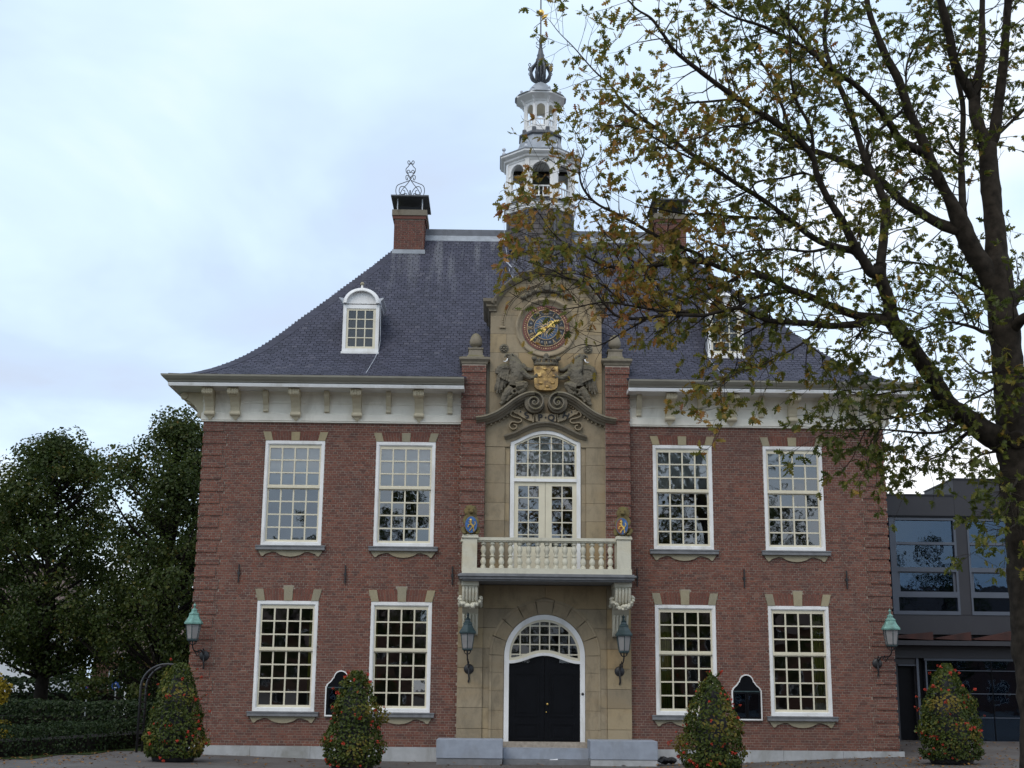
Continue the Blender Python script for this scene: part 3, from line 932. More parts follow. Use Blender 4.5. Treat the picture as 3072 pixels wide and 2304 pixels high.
# ---- chimneys
def chimney(sx):
    x0, x1 = (-4.05, -3.20) if sx < 0 else (3.22, 4.07)
    y0, y1 = 3.95, 5.15
    core = MB().box(x0 + 0.01, x1 - 0.01, y0 + 0.01, y1 - 0.01, 12.9, 14.44)
    ch = core.build("chimney", "mortar", hall)
    g = MB()
    for c in range(int((14.30 - 12.95) / 0.06)):
        zb = 12.95 + c * 0.06
        L = 0.20 if c % 2 == 0 else 0.10
        x = x0 - (0.05 if c % 4 == 0 else 0)
        while x < x1:
            a, b = max(x, x0) + 0.005, min(x + L, x1) - 0.005
            if b - a > 0.02: g.box(a, b, y0, y0 + 0.05, zb + 0.005, zb + 0.055, rng.random() * 0.38, back=False)
            x += L
        for xs in (x0, x1):
            y = y0 + (0.05 if c % 2 else 0.1)
            while y < y1:
                g.box(min(xs, xs + (0.05 if xs == x0 else -0.05)), max(xs, xs + (0.05 if xs == x0 else -0.05)), y + 0.005, min(y + L, y1) - 0.005, zb + 0.005, zb + 0.055, rng.random() * 0.38)
                y += L
    stuff(g.build("chimney_brickwork", "brick", ch))
    MB().box(x0 - 0.035, x1 + 0.035, y0 - 0.035, y1 + 0.035, 14.30, 14.395, 0.2).build("corbel_course", "brick", ch)
    MB().box(x0 - 0.06, x1 + 0.06, y0 - 0.06, y1 + 0.06, 14.396, 14.56, 0.3).build("chimney_crown", "carving", ch)
    g = MB()
    for xx in (x0 + 0.08, x1 - 0.08):
        for yy in (y0 + 0.05, y1 - 0.05): g.box(xx - 0.014, xx + 0.014, yy - 0.014, yy + 0.014, 14.56, 14.925)
    g.build("cap_post", "zinc_pale", ch)
    MB().box(x0 + 0.1, x1 - 0.1, y0 + 0.15, y1 - 0.15, 14.56, 14.72).build("flue", "black_paint", ch)
    MB().box(x0 - 0.10, x1 + 0.10, y0 - 0.14, y1 + 0.14, 14.925, 14.965).build("cap_slab", "lead_dark", ch)
    MB().box(x0 - 0.03, x1 + 0.03, y0 - 0.05, y0 - 0.012, 13.28, 13.40).build("apron_flashing", "lead", ch)
    return ch
chl = chimney(-1); chimney(1)
# wrought-iron finial on the left chimney
fn = MB()
cxf, yf_, zb = -3.63, 3.98, 14.96
def scroll(pts, r=0.011):
    for s in (-1, 1): fn.tube([(cxf + s * x, yf_, zb + z) for x, z in smooth_path(pts, 7)], r, 5)
scroll([(0.36, 0.0), (0.40, 0.18), (0.36, 0.34), (0.20, 0.42), (0.02, 0.50), (0.0, 0.58)])
scroll([(0.02, 0.0), (0.06, 0.16), (0.16, 0.30), (0.27, 0.30), (0.31, 0.17), (0.25, 0.08), (0.16, 0.10), (0.15, 0.18), (0.20, 0.20)])
scroll([(0.32, 0.0), (0.22, 0.22), (0.08, 0.40), (0.0, 0.55), (0.06, 0.66), (0.12, 0.74), (0.13, 0.84), (0.08, 0.90), (0.0, 1.02)])
scroll([(0.02, 0.55), (0.08, 0.64), (0.13, 0.62), (0.12, 0.52), (0.08, 0.52), (0.09, 0.58)])
scroll([(0.0, 0.72), (0.05, 0.80), (0.10, 0.77), (0.07, 0.71), (0.03, 0.74)])
scroll([(0.0, 0.98), (0.05, 1.08), (0.09, 1.05), (0.07, 0.98), (0.03, 1.0)])
scroll([(0.20, 0.0), (0.16, 0.08), (0.10, 0.10), (0.08, 0.0)])
fn.tube([(cxf, yf_, zb), (cxf, yf_, zb + 0.2)], 0.02, 5)
fn.build("iron_finial", "iron", chl)

# ---- dormers
def dormer(x):
    yf = 0.93; z0 = 9.69; w = 0.45
    body = MB().extrude([(x - w, z0), (x + w, z0), (x + w, 10.95), (x - w, 10.95)], yf + 0.03, 2.3).build("dormer", "lead_dark", hall)
    MB().extrude([(x - w, z0), (x + w, z0), (x + w, 10.93), (x - w, 10.93)], yf - 0.02, yf + 0.05, [rect(x - w + 0.085, x + w - 0.085, z0 + 0.11, 10.93 - 0.10)]).build("dormer_frame", "white_paint", body)
    MB().box(x - w - 0.02, x + w + 0.02, yf - 0.06, yf + 0.02, z0 - 0.03, z0 + 0.025).build("dormer_sill", "white_paint", body)
    a0, a1, b0, b1 = x - w + 0.087, x + w - 0.087, z0 + 0.112, 10.828
    cs = [(a0 + 0.05 + 0.2135 * i, a0 + 0.05 + 0.2135 * i + 0.185) for i in range(3)]
    rs = [(b0 + 0.055 + 0.2375 * i, b0 + 0.055 + 0.2375 * i + 0.212) for i in range(4)]
    MB().extrude(rect(a0, a1, b0, b1), yf, yf + 0.04, [rect(p, q, u, v) for p, q in cs for u, v in rs]).build("dormer_sash", "cream_paint", body)
    for p, q in cs:
        for u, v in rs: pane(body, (p + q) / 2, yf + 0.02, (u + v) / 2, q - p + 0.008, v - u + 0.008, wrng, 0.006, "glass_clear")
    # curved pediment with moulding and barrel roof
    seg = arc(x, 10.955, 0.41, 0, PI, 18)
    seg = [(px_, 10.955 + (pz_ - 10.955) * 0.86) for px_, pz_ in seg]
    MB().extrude(seg, yf - 0.02, 2.5).build("dormer_pediment", "white_paint", body)
    ring_ = [(px_, pz_) for px_, pz_ in seg]
    MB().sweep(ring_, [(0.0, yf - 0.02), (-0.05, yf - 0.02), (-0.05, yf - 0.05), (-0.02, yf - 0.10), (0.03, yf - 0.13), (0.045, yf - 0.13), (0.045, 2.4), (0.0, 2.4)]).build("dormer_hood", "white_paint", body, fix=True)
    for s in (-1, 1):
        p = [(0.0, 10.93), (0.05, 10.95), (0.06, 11.0), (0.13, 11.06), (0.13, 11.085), (0.0, 11.085)]
        g = MB(); n = len(p)
        vs = [(x + s * (w - 0.03 + o), yf - 0.03 - o * 0.8, z) for o, z in p] + [(x + s * (w - 0.03 + o), 1.9, z) for o, z in p]
        g.add(vs, [tuple(range(n)), tuple(range(2 * n - 1, n - 1, -1))] + [(i, (i + 1) % n, (i + 1) % n + n, i + n) for i in range(n)])
        g.build("dormer_cornice", "zinc_pale", body, fix=True)
    g = MB().lathe([(0.055, 0), (0.06, 0.05), (0.03, 0.06), (0.025, 0.13)], (x, yf - 0.02, 11.30), 10)
    g.build("finial_base", "white_paint", body, True)
    MB().ball((x, yf - 0.02, 11.47), 0.05, 10, 7).build("finial_ball", "keystone", body, True)
    return body
dl, dr = dormer(-4.545), dormer(4.545)
MB().tube([(-4.06, 0.90, 11.0), (-4.06, 0.88, 10.5), (-4.05, 0.90, 10.0), (-4.08, 0.87, 9.75), (-4.14, 0.6, 9.48), (-4.22, 0.2, 9.16), (-4.26, -0.25, 8.9)], 0.006, 5).build("cable", "zinc_pale", dl)
MB().tube([(4.06, 0.90, 11.0), (4.06, 0.88, 10.5), (4.05, 0.90, 9.9), (4.1, 0.7, 9.58), (4.22, 0.3, 9.25), (4.3, -0.2, 8.93)], 0.006, 5).build("cable", "zinc_pale", dr)
# ---- stone centrepiece
GX = 0.03
def revolve_y(mb, prof, cx, cz, n=40, rnd=0.5, a0=0.0, a1=2 * PI):
    """profile (r, y) turned about the y axis through (cx, cz)"""
    closed = abs(a1 - a0 - 2 * PI) < 1e-6
    m = n if closed else n + 1
    vs, fs = [], []
    for i in range(m):
        a = lerp(a0, a1, i / n)
        for r, y in prof: vs.append((cx + r * math.cos(a), y, cz + r * math.sin(a)))
    k = len(prof)
    for i in range(n):
        j = (i + 1) % m
        for q in range(k - 1):
            fs.append((i * k + q, i * k + q + 1, j * k + q + 1, j * k + q))
    return mb.add(vs, fs, rnd)
def clip_convex(sub, clip):
    out = list(sub)
    for i in range(len(clip)):
        A, B = clip[i], clip[(i + 1) % len(clip)]
        inp, out = out, []
        for j in range(len(inp)):
            P, Q = inp[j], inp[(j + 1) % len(inp)]
            sp_ = (B[0] - A[0]) * (P[1] - A[1]) - (B[1] - A[1]) * (P[0] - A[0])
            sq_ = (B[0] - A[0]) * (Q[1] - A[1]) - (B[1] - A[1]) * (Q[0] - A[0])
            if sp_ >= 0: out.append(P)
            if (sp_ >= 0) != (sq_ >= 0):
                t_ = sp_ / (sp_ - sq_)
                out.append((lerp(P[0], Q[0], t_), lerp(P[1], Q[1], t_)))
        if not out: return []
    return out
def pane_poly(parent, poly, y, rng, j=0.006, mat="glass"):
    cx_ = sum(p[0] for p in poly) / len(poly); cz_ = sum(p[1] for p in poly) / len(poly)
    g = MB().add([(p[0] - cx_, 0, p[1] - cz_) for p in poly], [tuple(range(len(poly)))])
    return obj("pane", g.mesh("pane", mat), parent, (cx_, y, cz_), (rng.gauss(0, j), 0, rng.gauss(0, j)))
srng = random.Random(21)

# ground floor portal
portal = MB().extrude(rect(CX - 1.97, CX + 1.97, 0.30, 3.96), -0.06, 0.0, [[(GX - 1.2, 0.31)] + [(GX - 1.2, 2.36)] + [(x, z) for x, z in arc(GX, 2.36, 1.2, PI, 0, 24)][1:] + [(GX + 1.2, 0.31)]][:1]).build("portal", "sandstone", hall)
row_h = [0.42, 0.46, 0.43, 0.45, 0.44, 0.46, 0.44, 0.53]
zb = 0.312
RO = 1.27
for h in row_h:
    z0, z1 = zb + 0.004, min(zb + h, 3.955) - 0.004
    for s in (-1, 1):
        a, b = sorted((GX + s * 1.42, CX + s * 1.985))
        MB().extrude(rect(a + 0.003, b - 0.003, z0, z1), -0.16, -0.05, rnd=srng.random()).build("ashlar_block", "sandstone", portal)
        # spandrel block up to the arch
        pts = []
        for i in range(9):
            z = lerp(z0, z1, i / 8)
            dz = z - 2.36
            rx = RO if dz <= 0 else (math.sqrt(RO * RO - dz * dz) if dz < RO else 0.0)
            pts.append((GX + s * max(rx + 0.004, 0.004), z))
        poly = pts + [(GX + s * 1.417, z1), (GX + s * 1.417, z0)]
        if s > 0: poly = poly[::-1]
        poly = poly[::-1]
        if abs(poly[0][0] - poly[-1][0]) > 0.02 or True:
            MB().extrude(poly, -0.115, -0.05, rnd=srng.random()).build("ashlar_block", "sandstone", portal, fix=True)
    zb += h
# splayed arch: jamb stones and voussoirs
prof = [(0.0, 0.10), (0.0, 0.03), (0.02, 0.01), (0.10, -0.012), (0.19, -0.05), (0.26, -0.085), (0.285, -0.10), (0.285, -0.125), (0.34, -0.125), (0.34, -0.02), (0.34, 0.10)]
R0 = 0.93
def arch_pt(u):            # u = length along the opening from the left foot
    hj = 2.36 - 0.315; La = PI * R0
    if u < hj: return (GX - R0, 0.315 + u)
    if u < hj + La:
        a = PI - (u - hj) / R0
        return (GX + R0 * math.cos(a), 2.36 + R0 * math.sin(a))
    return (GX + R0, 2.36 - (u - hj - La))
hj, La = 2.36 - 0.315, PI * R0
cuts = [0, .40, .82, 1.25, 1.66, hj] + [hj + La * i / 9 for i in range(1, 10)] + [hj + La + x for x in (.385, .795, 1.225, 1.645, hj)]
for a, b in zip(cuts, cuts[1:]):
    n = 8
    path = [arch_pt(lerp(a + 0.003, b - 0.003, i / n)) for i in range(n + 1)]
    MB().sweep(path, prof, rnd=srng.uniform(0.35, 0.6)).build("arch_stone", "sandstone", portal, fix=True)

# entrance door
entrance = empty("entrance", (0, 0, 0), hall)
def wave(x): return 2.18 + 0.18 * (0.5 + 0.5 * math.cos(PI * max(-1, min(1, (x - GX) / 0.80))))
ring_o = [(GX - 0.925, 0.45), (GX - 0.925, 2.36)] + arc(GX, 2.36, 0.925, PI, 0, 32)[1:] + [(GX + 0.925, 0.45)]
ring_i = [(GX - 0.815, 0.45), (GX - 0.815, 2.36)] + arc(GX, 2.36, 0.815, PI, 0, 32)[1:] + [(GX + 0.815, 0.45)]
MB().extrude(ring_o + ring_i[::-1], 0.02, 0.12).build("door_frame", "white_paint", entrance, fix=True)
MB().box(GX - 0.93, GX - 0.805, 0.01, 0.13, 0.30, 0.449).box(GX + 0.805, GX + 0.93, 0.01, 0.13, 0.30, 0.449).build("frame_foot", "sill_stone", entrance)
wv = [(GX + x, wave(GX + x)) for x in [(-0.815 + 1.63 * i / 28) for i in range(29)]]
MB().sweep(wv, [(0.0, 0.03), (0.065, 0.03), (0.065, 0.10), (0.0, 0.10)]).build("door_head", "white_paint", entrance, fix=True)
MB().sweep(wv, [(0.065, 0.05), (0.13, 0.055), (0.13, 0.10), (0.065, 0.10)]).build("fanlight_rail", "cream_paint", entrance, fix=True)
fan_clip = [(GX + 0.80, 2.05), (GX + 0.80, 2.36)] + arc(GX, 2.36, 0.80, 0, PI, 28)[1:] + [(GX - 0.80, 2.05)]
f_o = [(GX - 0.816, 2.30), (GX - 0.816, 2.36)] + arc(GX, 2.36, 0.816, PI, 0, 32)[1:] + [(GX + 0.816, 2.30)]
f_i = [(GX - 0.765, 2.30), (GX - 0.765, 2.36)] + arc(GX, 2.36, 0.765, PI, 0, 32)[1:] + [(GX + 0.765, 2.30)]
fm = MB().extrude(f_o + f_i[::-1], 0.05, 0.10)
gx_ = [GX + 0.225 * (i - 3.5) for i in range(8)]
gz_ = [2.36 + 0.025, 2.61, 2.83, 3.03]
for x in gx_:
    zt = 2.36 + math.sqrt(0.79 ** 2 - (x - GX) ** 2)
    fm.box(x - 0.014, x + 0.014, 0.06, 0.09, wave(x) + 0.1, zt)
for z in gz_:
    hw = math.sqrt(0.79 ** 2 - (z - 2.36) ** 2)
    if z < 2.4:
        fm.box(GX - hw, GX - 0.40, 0.062, 0.092, z - 0.014, z + 0.014).box(GX + 0.40, GX + hw, 0.062, 0.092, z - 0.014, z + 0.014)
    else: fm.box(GX - hw, GX + hw, 0.062, 0.092, z - 0.014, z + 0.014)
fm.build("fanlight_bars", "cream_paint", entrance, fix=True)
xs = [GX - 0.82] + gx_ + [GX + 0.82]; zs = [2.20] + gz_ + [3.25]
for a, b in zip(xs, xs[1:]):
    for c, d in zip(zs, zs[1:]):
        p = clip_convex(rect(a, b, c, d), fan_clip)
        if len(p) > 2 and d > wave((a + b) / 2) + 0.1: pane_poly(entrance, p, 0.078, wrng, 0.006, "glass_clear")
for s in (-1, 1):
    a, b = (GX - 0.812, GX - 0.004) if s < 0 else (GX + 0.004, GX + 0.812)
    top = [(lerp(b, a, i / 14), wave(lerp(b, a, i / 14)) + 0.005) for i in range(15)]
    leaf = MB().extrude([(a, 0.33), (b, 0.33)] + top, 0.12, 0.17).build("door_leaf", "black_paint", entrance, fix=True)
    m0, m1 = (a + b) / 2 - 0.29, (a + b) / 2 + 0.29
    for z0, z1 in ((0.48, 0.86), (1.0, 1.98)):
        g = MB().extrude(rect(m0, m1, z0, z1), 0.10, 0.121, [rect(m0 + 0.035, m1 - 0.035, z0 + 0.035, z1 - 0.035)])
        g.extrude(rect(m0 + 0.09, m1 - 0.09, z0 + 0.09, z1 - 0.09), 0.105, 0.121)
        g.build("door_panel", "black_paint", leaf)
    tp = [(lerp(m0, m1, i / 10), wave(lerp(m0, m1, i / 10)) - 0.10) for i in range(11)]
    MB().sweep(tp, [(0, 0.10), (0.035, 0.10), (0.035, 0.121), (0, 0.121)]).build("door_panel", "black_paint", leaf, fix=True)
kn = MB().ball((GX + 0.07, 0.075, 1.28), 0.028, 8, 6).ball((GX + 0.045, 0.09, 1.10), 0.016, 8, 5)
kn.tube([(GX + 0.07, 0.125, 1.28), (GX + 0.07, 0.07, 1.28)], 0.012, 6)
kn.build("door_knob", "gold", entrance, True)
MB().ball((GX + 0.87, 0.01, 1.51), 0.032, 8, 6, sc=(1, 0.6, 1)).build("bell_push", "iron", entrance, True)
# steps and flanking blocks
steps = MB().extrude(rect(CX - 0.92, CX + 0.965, 0.105, 0.325), -0.62, 0.14, rnd=0.3).build("step", "bluestone", hall)
MB().extrude(rect(CX - 0.92, CX + 0.965, -0.15, 0.10), -0.98, 0.0, rnd=0.7).build("lower_step", "sill_stone", steps)
for x0, x1 in ((-2.36, -0.915), (0.985, 2.45)):
    b = MB().extrude(rect(x0, x1, 0.135, 0.525), -1.22, -0.165)
    bl = b.build("bluestone_block", "bluestone", hall)
    md = bl.modifiers.new('b', 'BEVEL'); md.width = 0.012; md.segments = 2
    MB().extrude(rect(x0 + 0.01, x1 - 0.01, -0.15, 0.13), -1.205, -0.165).build("block_base", "plinth_stone" if x0 > 0 else "sill_stone", bl)

# first-floor stone panel and balcony doors
panel = MB().extrude(rect(CX - 1.41, CX + 1.41, 4.0, 7.30), 0.0, 0.04, [rect(GX - 0.84, GX + 0.84, 4.2, 7.29)]).build("stone_panel", "sandstone", hall)
zb = 4.09
for i, h in enumerate([0.46, 0.44, 0.45, 0.43, 0.46, 0.44, 0.42]):
    for s in (-1, 1):
        for (p, q, yf) in ((0.845, 0.955, -0.015), (0.955, 1.425, -0.055)):
            a, b = sorted((GX + s * p, GX + s * q))
            MB().extrude(rect(a + 0.002, b - 0.002, zb + 0.003, zb + h - 0.003), yf, 0.02, rnd=srng.random() if yf < -.03 else 0.8 * srng.random()).build("ashlar_block", "sandstone", panel)
    zb += h
ARCH = [(-0.83, 7.30), (-0.80, 7.335), (-0.70, 7.365), (-0.55, 7.44), (-0.36, 7.535), (-0.17, 7.59), (0.0, 7.605)]
ARCH = smooth_path(ARCH + [(-x, z) for x, z in ARCH[:-1]][::-1], 3)
ARCH = [(GX + x, z) for x, z in ARCH]
tymp = [(GX - 1.425, 7.20)] + [(GX - 0.845, 7.20)] + [(x, z + 0.0) for x, z in ARCH] + [(GX + 0.845, 7.20), (GX + 1.425, 7.20), (GX + 1.425, 7.86), (GX + 0.9, 8.1), (GX, 8.5), (GX - 0.9, 8.1), (GX - 1.425, 7.86)]
MB().extrude(tymp, -0.057, 0.02, rnd=0.35).build("tympanum", "sandstone", panel, fix=True)
hood = [(-0.97, 7.40), (-0.90, 7.425), (-0.74, 7.48), (-0.56, 7.57), (-0.36, 7.665), (-0.17, 7.72), (0.0, 7.735)]
hood = smooth_path(hood + [(-x, z) for x, z in hood[:-1]][::-1], 4)
MB().sweep([(GX + x, z) for x, z in hood], [(0.0, -0.05), (-0.045, -0.05), (-0.045, -0.09), (-0.01, -0.12), (0.02, -0.19), (0.055, -0.20), (0.06, -0.05)], 0.3).build("hood_mould", "sandstone_grey", panel, fix=True)
fw = empty("balcony_window", (0, 0, 0), hall)
inner = [(x if abs(x - GX) < 0.72 else GX + math.copysign(0.735, x - GX), z - 0.085) for x, z in ARCH if abs(x - GX) < 0.79]
inner = [(GX - 0.735, 4.2)] + inner + [(GX + 0.735, 4.2)]
outer = [(GX - 0.83, 4.2)] + ARCH + [(GX + 0.83, 4.2)]
MB().extrude(outer + inner[::-1], -0.03, 0.08).build("window_frame", "white_paint", fw, fix=True)
MB().box(GX - 0.737, GX + 0.737, -0.045, 0.08, 6.375, 6.445).build("transom", "white_paint", fw)
def arch_z(x):
    return interp([(a - GX, b) for a, b in ARCH], x) - 0.085
# upper light
ub = MB()
top_in = [(GX + x, arch_z(x) + 0.01) for x in [-0.737 + 1.474 * i / 30 for i in range(31)]]
low_in = [(GX + x, arch_z(x) - 0.05) for x in [-0.69 + 1.38 * i / 30 for i in range(31)]]
ub.extrude([(GX - 0.737, 6.446)] + top_in + [(GX + 0.737, 6.446)], 0.0, 0.05, [[(GX - 0.69, 6.505)] + low_in + [(GX + 0.69, 6.505)]])
ux = [-0.69, -0.414, -0.138, 0.138, 0.414, 0.69]
for x in ux[1:-1]: ub.box(GX + x - 0.014, GX + x + 0.014, 0.005, 0.045, 6.50, arch_z(x) - 0.04)
for z in (6.815, 7.125): ub.box(GX - 0.70, GX + 0.70, 0.008, 0.042, z - 0.013, z + 0.013)
ub.build("upper_light", "cream_paint", fw, fix=True)
clipu = [(GX - 0.69, 6.5), (GX + 0.69, 6.5), (GX + 0.69, arch_z(0.69) - 0.03)] + [(GX + x, arch_z(x) - 0.03) for x in (0.5, 0.35, 0.17, 0, -0.17, -0.35, -0.5, -0.69)]
for a, b in zip(ux, ux[1:]):
    for c, d in ((6.50, 6.815), (6.815, 7.125), (7.125, 7.56)):
        p = clip_convex(rect(GX + a, GX + b, c, d), clipu)
        if len(p) > 2: pane_poly(fw, p, 0.025, wrng, 0.004)
# two glazed door leaves
for s in (-1, 1):
    a, b = (GX - 0.735, GX - 0.004) if s < 0 else (GX + 0.004, GX + 0.735)
    g0, g1 = (GX - 0.635, GX - 0.155) if s < 0 else (GX + 0.155, GX + 0.635)
    gm = (g0 + g1) / 2
    hl = [rect(p, q, z, z + 0.275) for p, q in ((g0, gm - 0.013), (gm + 0.013, g1)) for z in (4.98 + 0.002, 5.283, 5.588, 5.893 + 0.1)]
    hl = []
    zr = [4.85, 5.14, 5.43, 5.72, 6.01]
    for p, q in ((g0, gm - 0.013), (gm + 0.013, g1)):
        for z in zr: hl.append(rect(p, q, z, z + 0.265))
    lf = MB().extrude(rect(a, b, 4.2, 6.374), 0.0, 0.05, hl).build("balcony_door", "cream_paint", fw)
    MB().extrude(rect(a + 0.1, b - 0.15, 4.32, 4.75), -0.012, 0.001).build("door_panel", "cream_paint", lf)
    for p, q in ((g0, gm - 0.013), (gm + 0.013, g1)):
        for z in zr: pane(lf, (p + q) / 2, 0.025, z + 0.1325, q - p + 0.006, 0.271, wrng)

# swan-neck pediment
ped = empty("pediment", (0, 0, 0), hall)
SW = smooth_path([(-1.66, 7.865), (-1.45, 7.895), (-1.19, 8.00), (-0.97, 8.15), (-0.78, 8.30), (-0.60, 8.41), (-0.43, 8.475), (-0.27, 8.487)], 6)
pr_ = [(0, -0.02), (0, -0.37), (-0.035, -0.385), (-0.05, -0.36), (-0.085, -0.33), (-0.10, -0.27), (-0.125, -0.25), (-0.15, -0.18), (-0.185, -0.15), (-0.185, -0.02)]
for s in (-1, 1):
    path = [(GX - s * x, z) for x, z in SW]
    pf = pr_ if s < 0 else [(-o, y) for o, y in pr_]
    if s < 0: path = [(GX + x, z) for x, z in SW]; pf = pr_
    else: path = [(GX - x, z) for x, z in SW]; pf = [(-o, y) for o, y in pr_]
    MB().sweep(path, pf, 0.3).build("swan_neck", "sandstone_grey", ped, fix=True)
    vc = (GX + s * 0.275, 8.225)
    sp_ = []
    for i in range(64):
        a = PI / 2 + (-s) * (-2 * PI) * i / 63 * 2.1 * (-1)
        r = lerp(0.262, 0.030, (i / 63) ** 0.8)
        sp_.append((vc[0] + r * math.cos(PI / 2 + s * 2 * PI * 2.1 * i / 63), vc[1] + r * math.sin(PI / 2 + s * 2 * PI * 2.1 * i / 63)))
    ww = 0.055
    pf = [(0, -0.10), (0, -0.37), (0.02, -0.39), (0.04, -0.37), (0.05, -0.10)]
    if s < 0: pf = [(-o, y) for o, y in pf]
    v = MB().sweep(sp_, pf, 0.3)
    revolve_y(v, [(0.0, -0.30), (0.10, -0.29), (0.235, -0.25), (0.245, -0.05)], vc[0], vc[1], 24, 0.2)
    v.ball((vc[0], -0.33, vc[1]), 0.035, 8, 6)
    v.build("volute", "sandstone_grey", ped, fix=True)
    dn = MB()
    acc = 0
    base = SW
    for i in range(1, len(base)):
        L = math.hypot(base[i][0] - base[i - 1][0], base[i][1] - base[i - 1][1]); acc += L
        if acc > 0.052 and base[i][0] < -0.52:
            acc = 0
            dx, dz = (base[i][0] - base[i - 1][0]) / L, (base[i][1] - base[i - 1][1]) / L
            px_, pz_ = base[i][0] + dz * 0.21, base[i][1] - dx * 0.21
            sg = 1 if s < 0 else -1
            dn.box(GX + sg * px_ - 0.014, GX + sg * px_ + 0.014, -0.125, -0.05, pz_ - 0.022, pz_ + 0.022)
    stuff(dn.build("dentils", "sandstone", ped))

# motto ribbon
rib = empty("motto_ribbon", (0, 0, 0), hall)
MB().extrude([(GX - 0.24, 7.80), (GX - 0.12, 7.775), (GX, 7.77), (GX + 0.12, 7.775), (GX + 0.24, 7.80), (GX + 0.25, 7.97), (GX + 0.12, 7.985), (GX, 7.99), (GX - 0.12, 7.985), (GX - 0.25, 7.97)], -0.17, -0.05, rnd=0.5).build("ribbon_field", "sandstone", rib)
for s in (-1, 1):
    p = smooth_path([(0.30, 7.80), (0.42, 7.83), (0.56, 7.90), (0.66, 7.965), (0.74, 7.99)], 4)
    q = smooth_path([(0.33, 7.965), (0.45, 8.0), (0.56, 8.05), (0.68, 8.085), (0.78, 8.05)], 4)
    MB().extrude([(GX + s * x, z) for x, z in p] + [(GX + s * x, z) for x, z in reversed(q)], -0.15, -0.05, rnd=0.5).build("ribbon_field", "sandstone", rib, fix=True)
    cur = smooth_path([(0.66, 8.06), (0.80, 8.04), (0.83, 7.95), (0.74, 7.90), (0.60, 7.86), (0.58, 7.80), (0.66, 7.77), (0.80, 7.78), (0.86, 7.70), (0.80, 7.61), (0.71, 7.63), (0.70, 7.70), (0.76, 7.72)], 6)
    pf = [(-0.012, -0.04), (-0.012, -0.16), (0.012, -0.16), (0.012, -0.04)]
    MB().sweep([(GX + s * x, z) for x, z in cur], pf, 0.4).build("ribbon_curl", "sandstone", rib, fix=True)
    MB().tube([(GX + s * 0.27, -0.12, 7.98), (GX + s * 0.29, -0.13, 7.88), (GX + s * 0.30, -0.14, 7.78)], 0.022, 6).build("ribbon_fold", "sandstone", rib)
for body, x, z, rot, size in (("S", -0.455, 7.935, 0.38, 0.185), ("P", -0.135, 7.883, 0.03, 0.185), ("\u00b7", -0.005, 7.88, 0, 0.22), ("Q", 0.125, 7.883, -0.02, 0.185), ("H", 0.475, 7.94, -0.36, 0.185), ("\u00b7", -0.60, 8.02, 0, 0.2), ("\u00b7", 0.61, 8.025, 0, 0.2)):
    me = text_mesh(body, size * 1.15, 0.008, "letter_black", 0.006); me.name = "letter"
    obj("letter", me, rib, (GX + x, -0.162 if abs(x) > 0.3 else -0.18, z), (PI / 2, -rot, 0))

# clock gable
CZ = 10.13
gable_out = [(CX - 1.41, 7.85), (CX + 1.41, 7.85), (CX + 1.41, 9.30), (CX + 1.33, 9.31), (CX + 1.33, 10.60)] + arc(GX, CZ, 1.36, 0.38, PI - 0.38, 28) + [(CX - 1.33, 10.60), (CX - 1.33, 9.31), (CX - 1.41, 9.30)]
gable = MB().extrude(gable_out, -0.01, 2.55, rnd=0.3).build("clock_gable", "sandstone_grey", hall, fix=True)
RC = 0.735
zb = 8.0
for ri, h in enumerate([0.52, 0.50, 0.48, 0.46, 0.47, 0.47, 0.34, 0.30]):
    z0, z1 = zb + 0.003, zb + h - 0.003
    for s in (-1, 1):
        def inner_x(z):
            dz = z - CZ
            return math.sqrt(RC * RC - dz * dz) if abs(dz) < RC else 0.0
        def outer_x(z):
            dz = z - CZ
            if z < 10.62: return 1.345
            return math.sqrt(max(0.0, 1.36 ** 2 - dz * dz)) if dz < 1.36 else 0.0
        mids = [0.0, 0.66, 1.36] if ri % 2 == 0 else [0.0, 0.95, 1.36]
        for a, b in zip(mids, mids[1:]):
            L_, R_ = [], []
            for i in range(9):
                z = lerp(z0, z1, i / 8)
                xi = max(a, inner_x(z)) + 0.003; xo = min(b, outer_x(z)) - 0.003
                if xo - xi > 0.012: L_.append((GX + s * xi, z)); R_.append((GX + s * xo, z))
            if len(L_) > 2:
                MB().extrude(L_ + R_[::-1], -0.055, 0.0, rnd=srng.random()).build("ashlar_block", "sandstone", gable, fix=True)
    zb += h
MB().sweep(arc(GX, CZ, 1.36, PI - 0.40, 0.40, 40), [(-0.06, -0.05), (-0.06, -0.10), (-0.02, -0.15), (0.02, -0.22), (0.06, -0.26), (0.085, -0.26), (0.085, 2.6), (0.0, 2.6), (0.0, -0.05)], 0.3).build("gable_hood", "sandstone_grey", gable, fix=True)
for s in (-1, 1):
    p = [(0.0, 10.50), (0.05, 10.52), (0.05, 10.56), (0.08, 10.60), (0.12, 10.62), (0.12, 10.68), (0.19, 10.73), (0.20, 10.80), (0.0, 10.80)]
    g = MB(); n = len(p)
    vs = [(GX + s * (1.33 + o), -0.05 - o, z) for o, z in p] + [(GX + s * 1.20, -0.05 - o, z) for o, z in p] + [(GX + s * (1.33 + o), 1.6, z) for o, z in p]
    fs = [(i, (i + 1) % n, (i + 1) % n + n, i + n) for i in range(n - 1)] + [(i, (i + 1) % n, (i + 1) % n + 2 * n, i + 2 * n) for i in range(n - 1)]
    fs += [(n - 1, 0, n, 2 * n - 1), tuple(range(n, 2 * n))]
    fs.append((n - 1, 2 * n - 1, 3 * n - 1))
    g.add(vs, fs, 0.2)
    g.build("gable_cornice", "sandstone_grey", gable, fix=True)
    ft = MB().box(min(GX + s * 0.98, GX + s * 1.13), max(GX + s * 0.98, GX + s * 1.13), -0.10, -0.04, 10.105, 10.15)
    ft.build("bead_foot", "sandstone", gable)
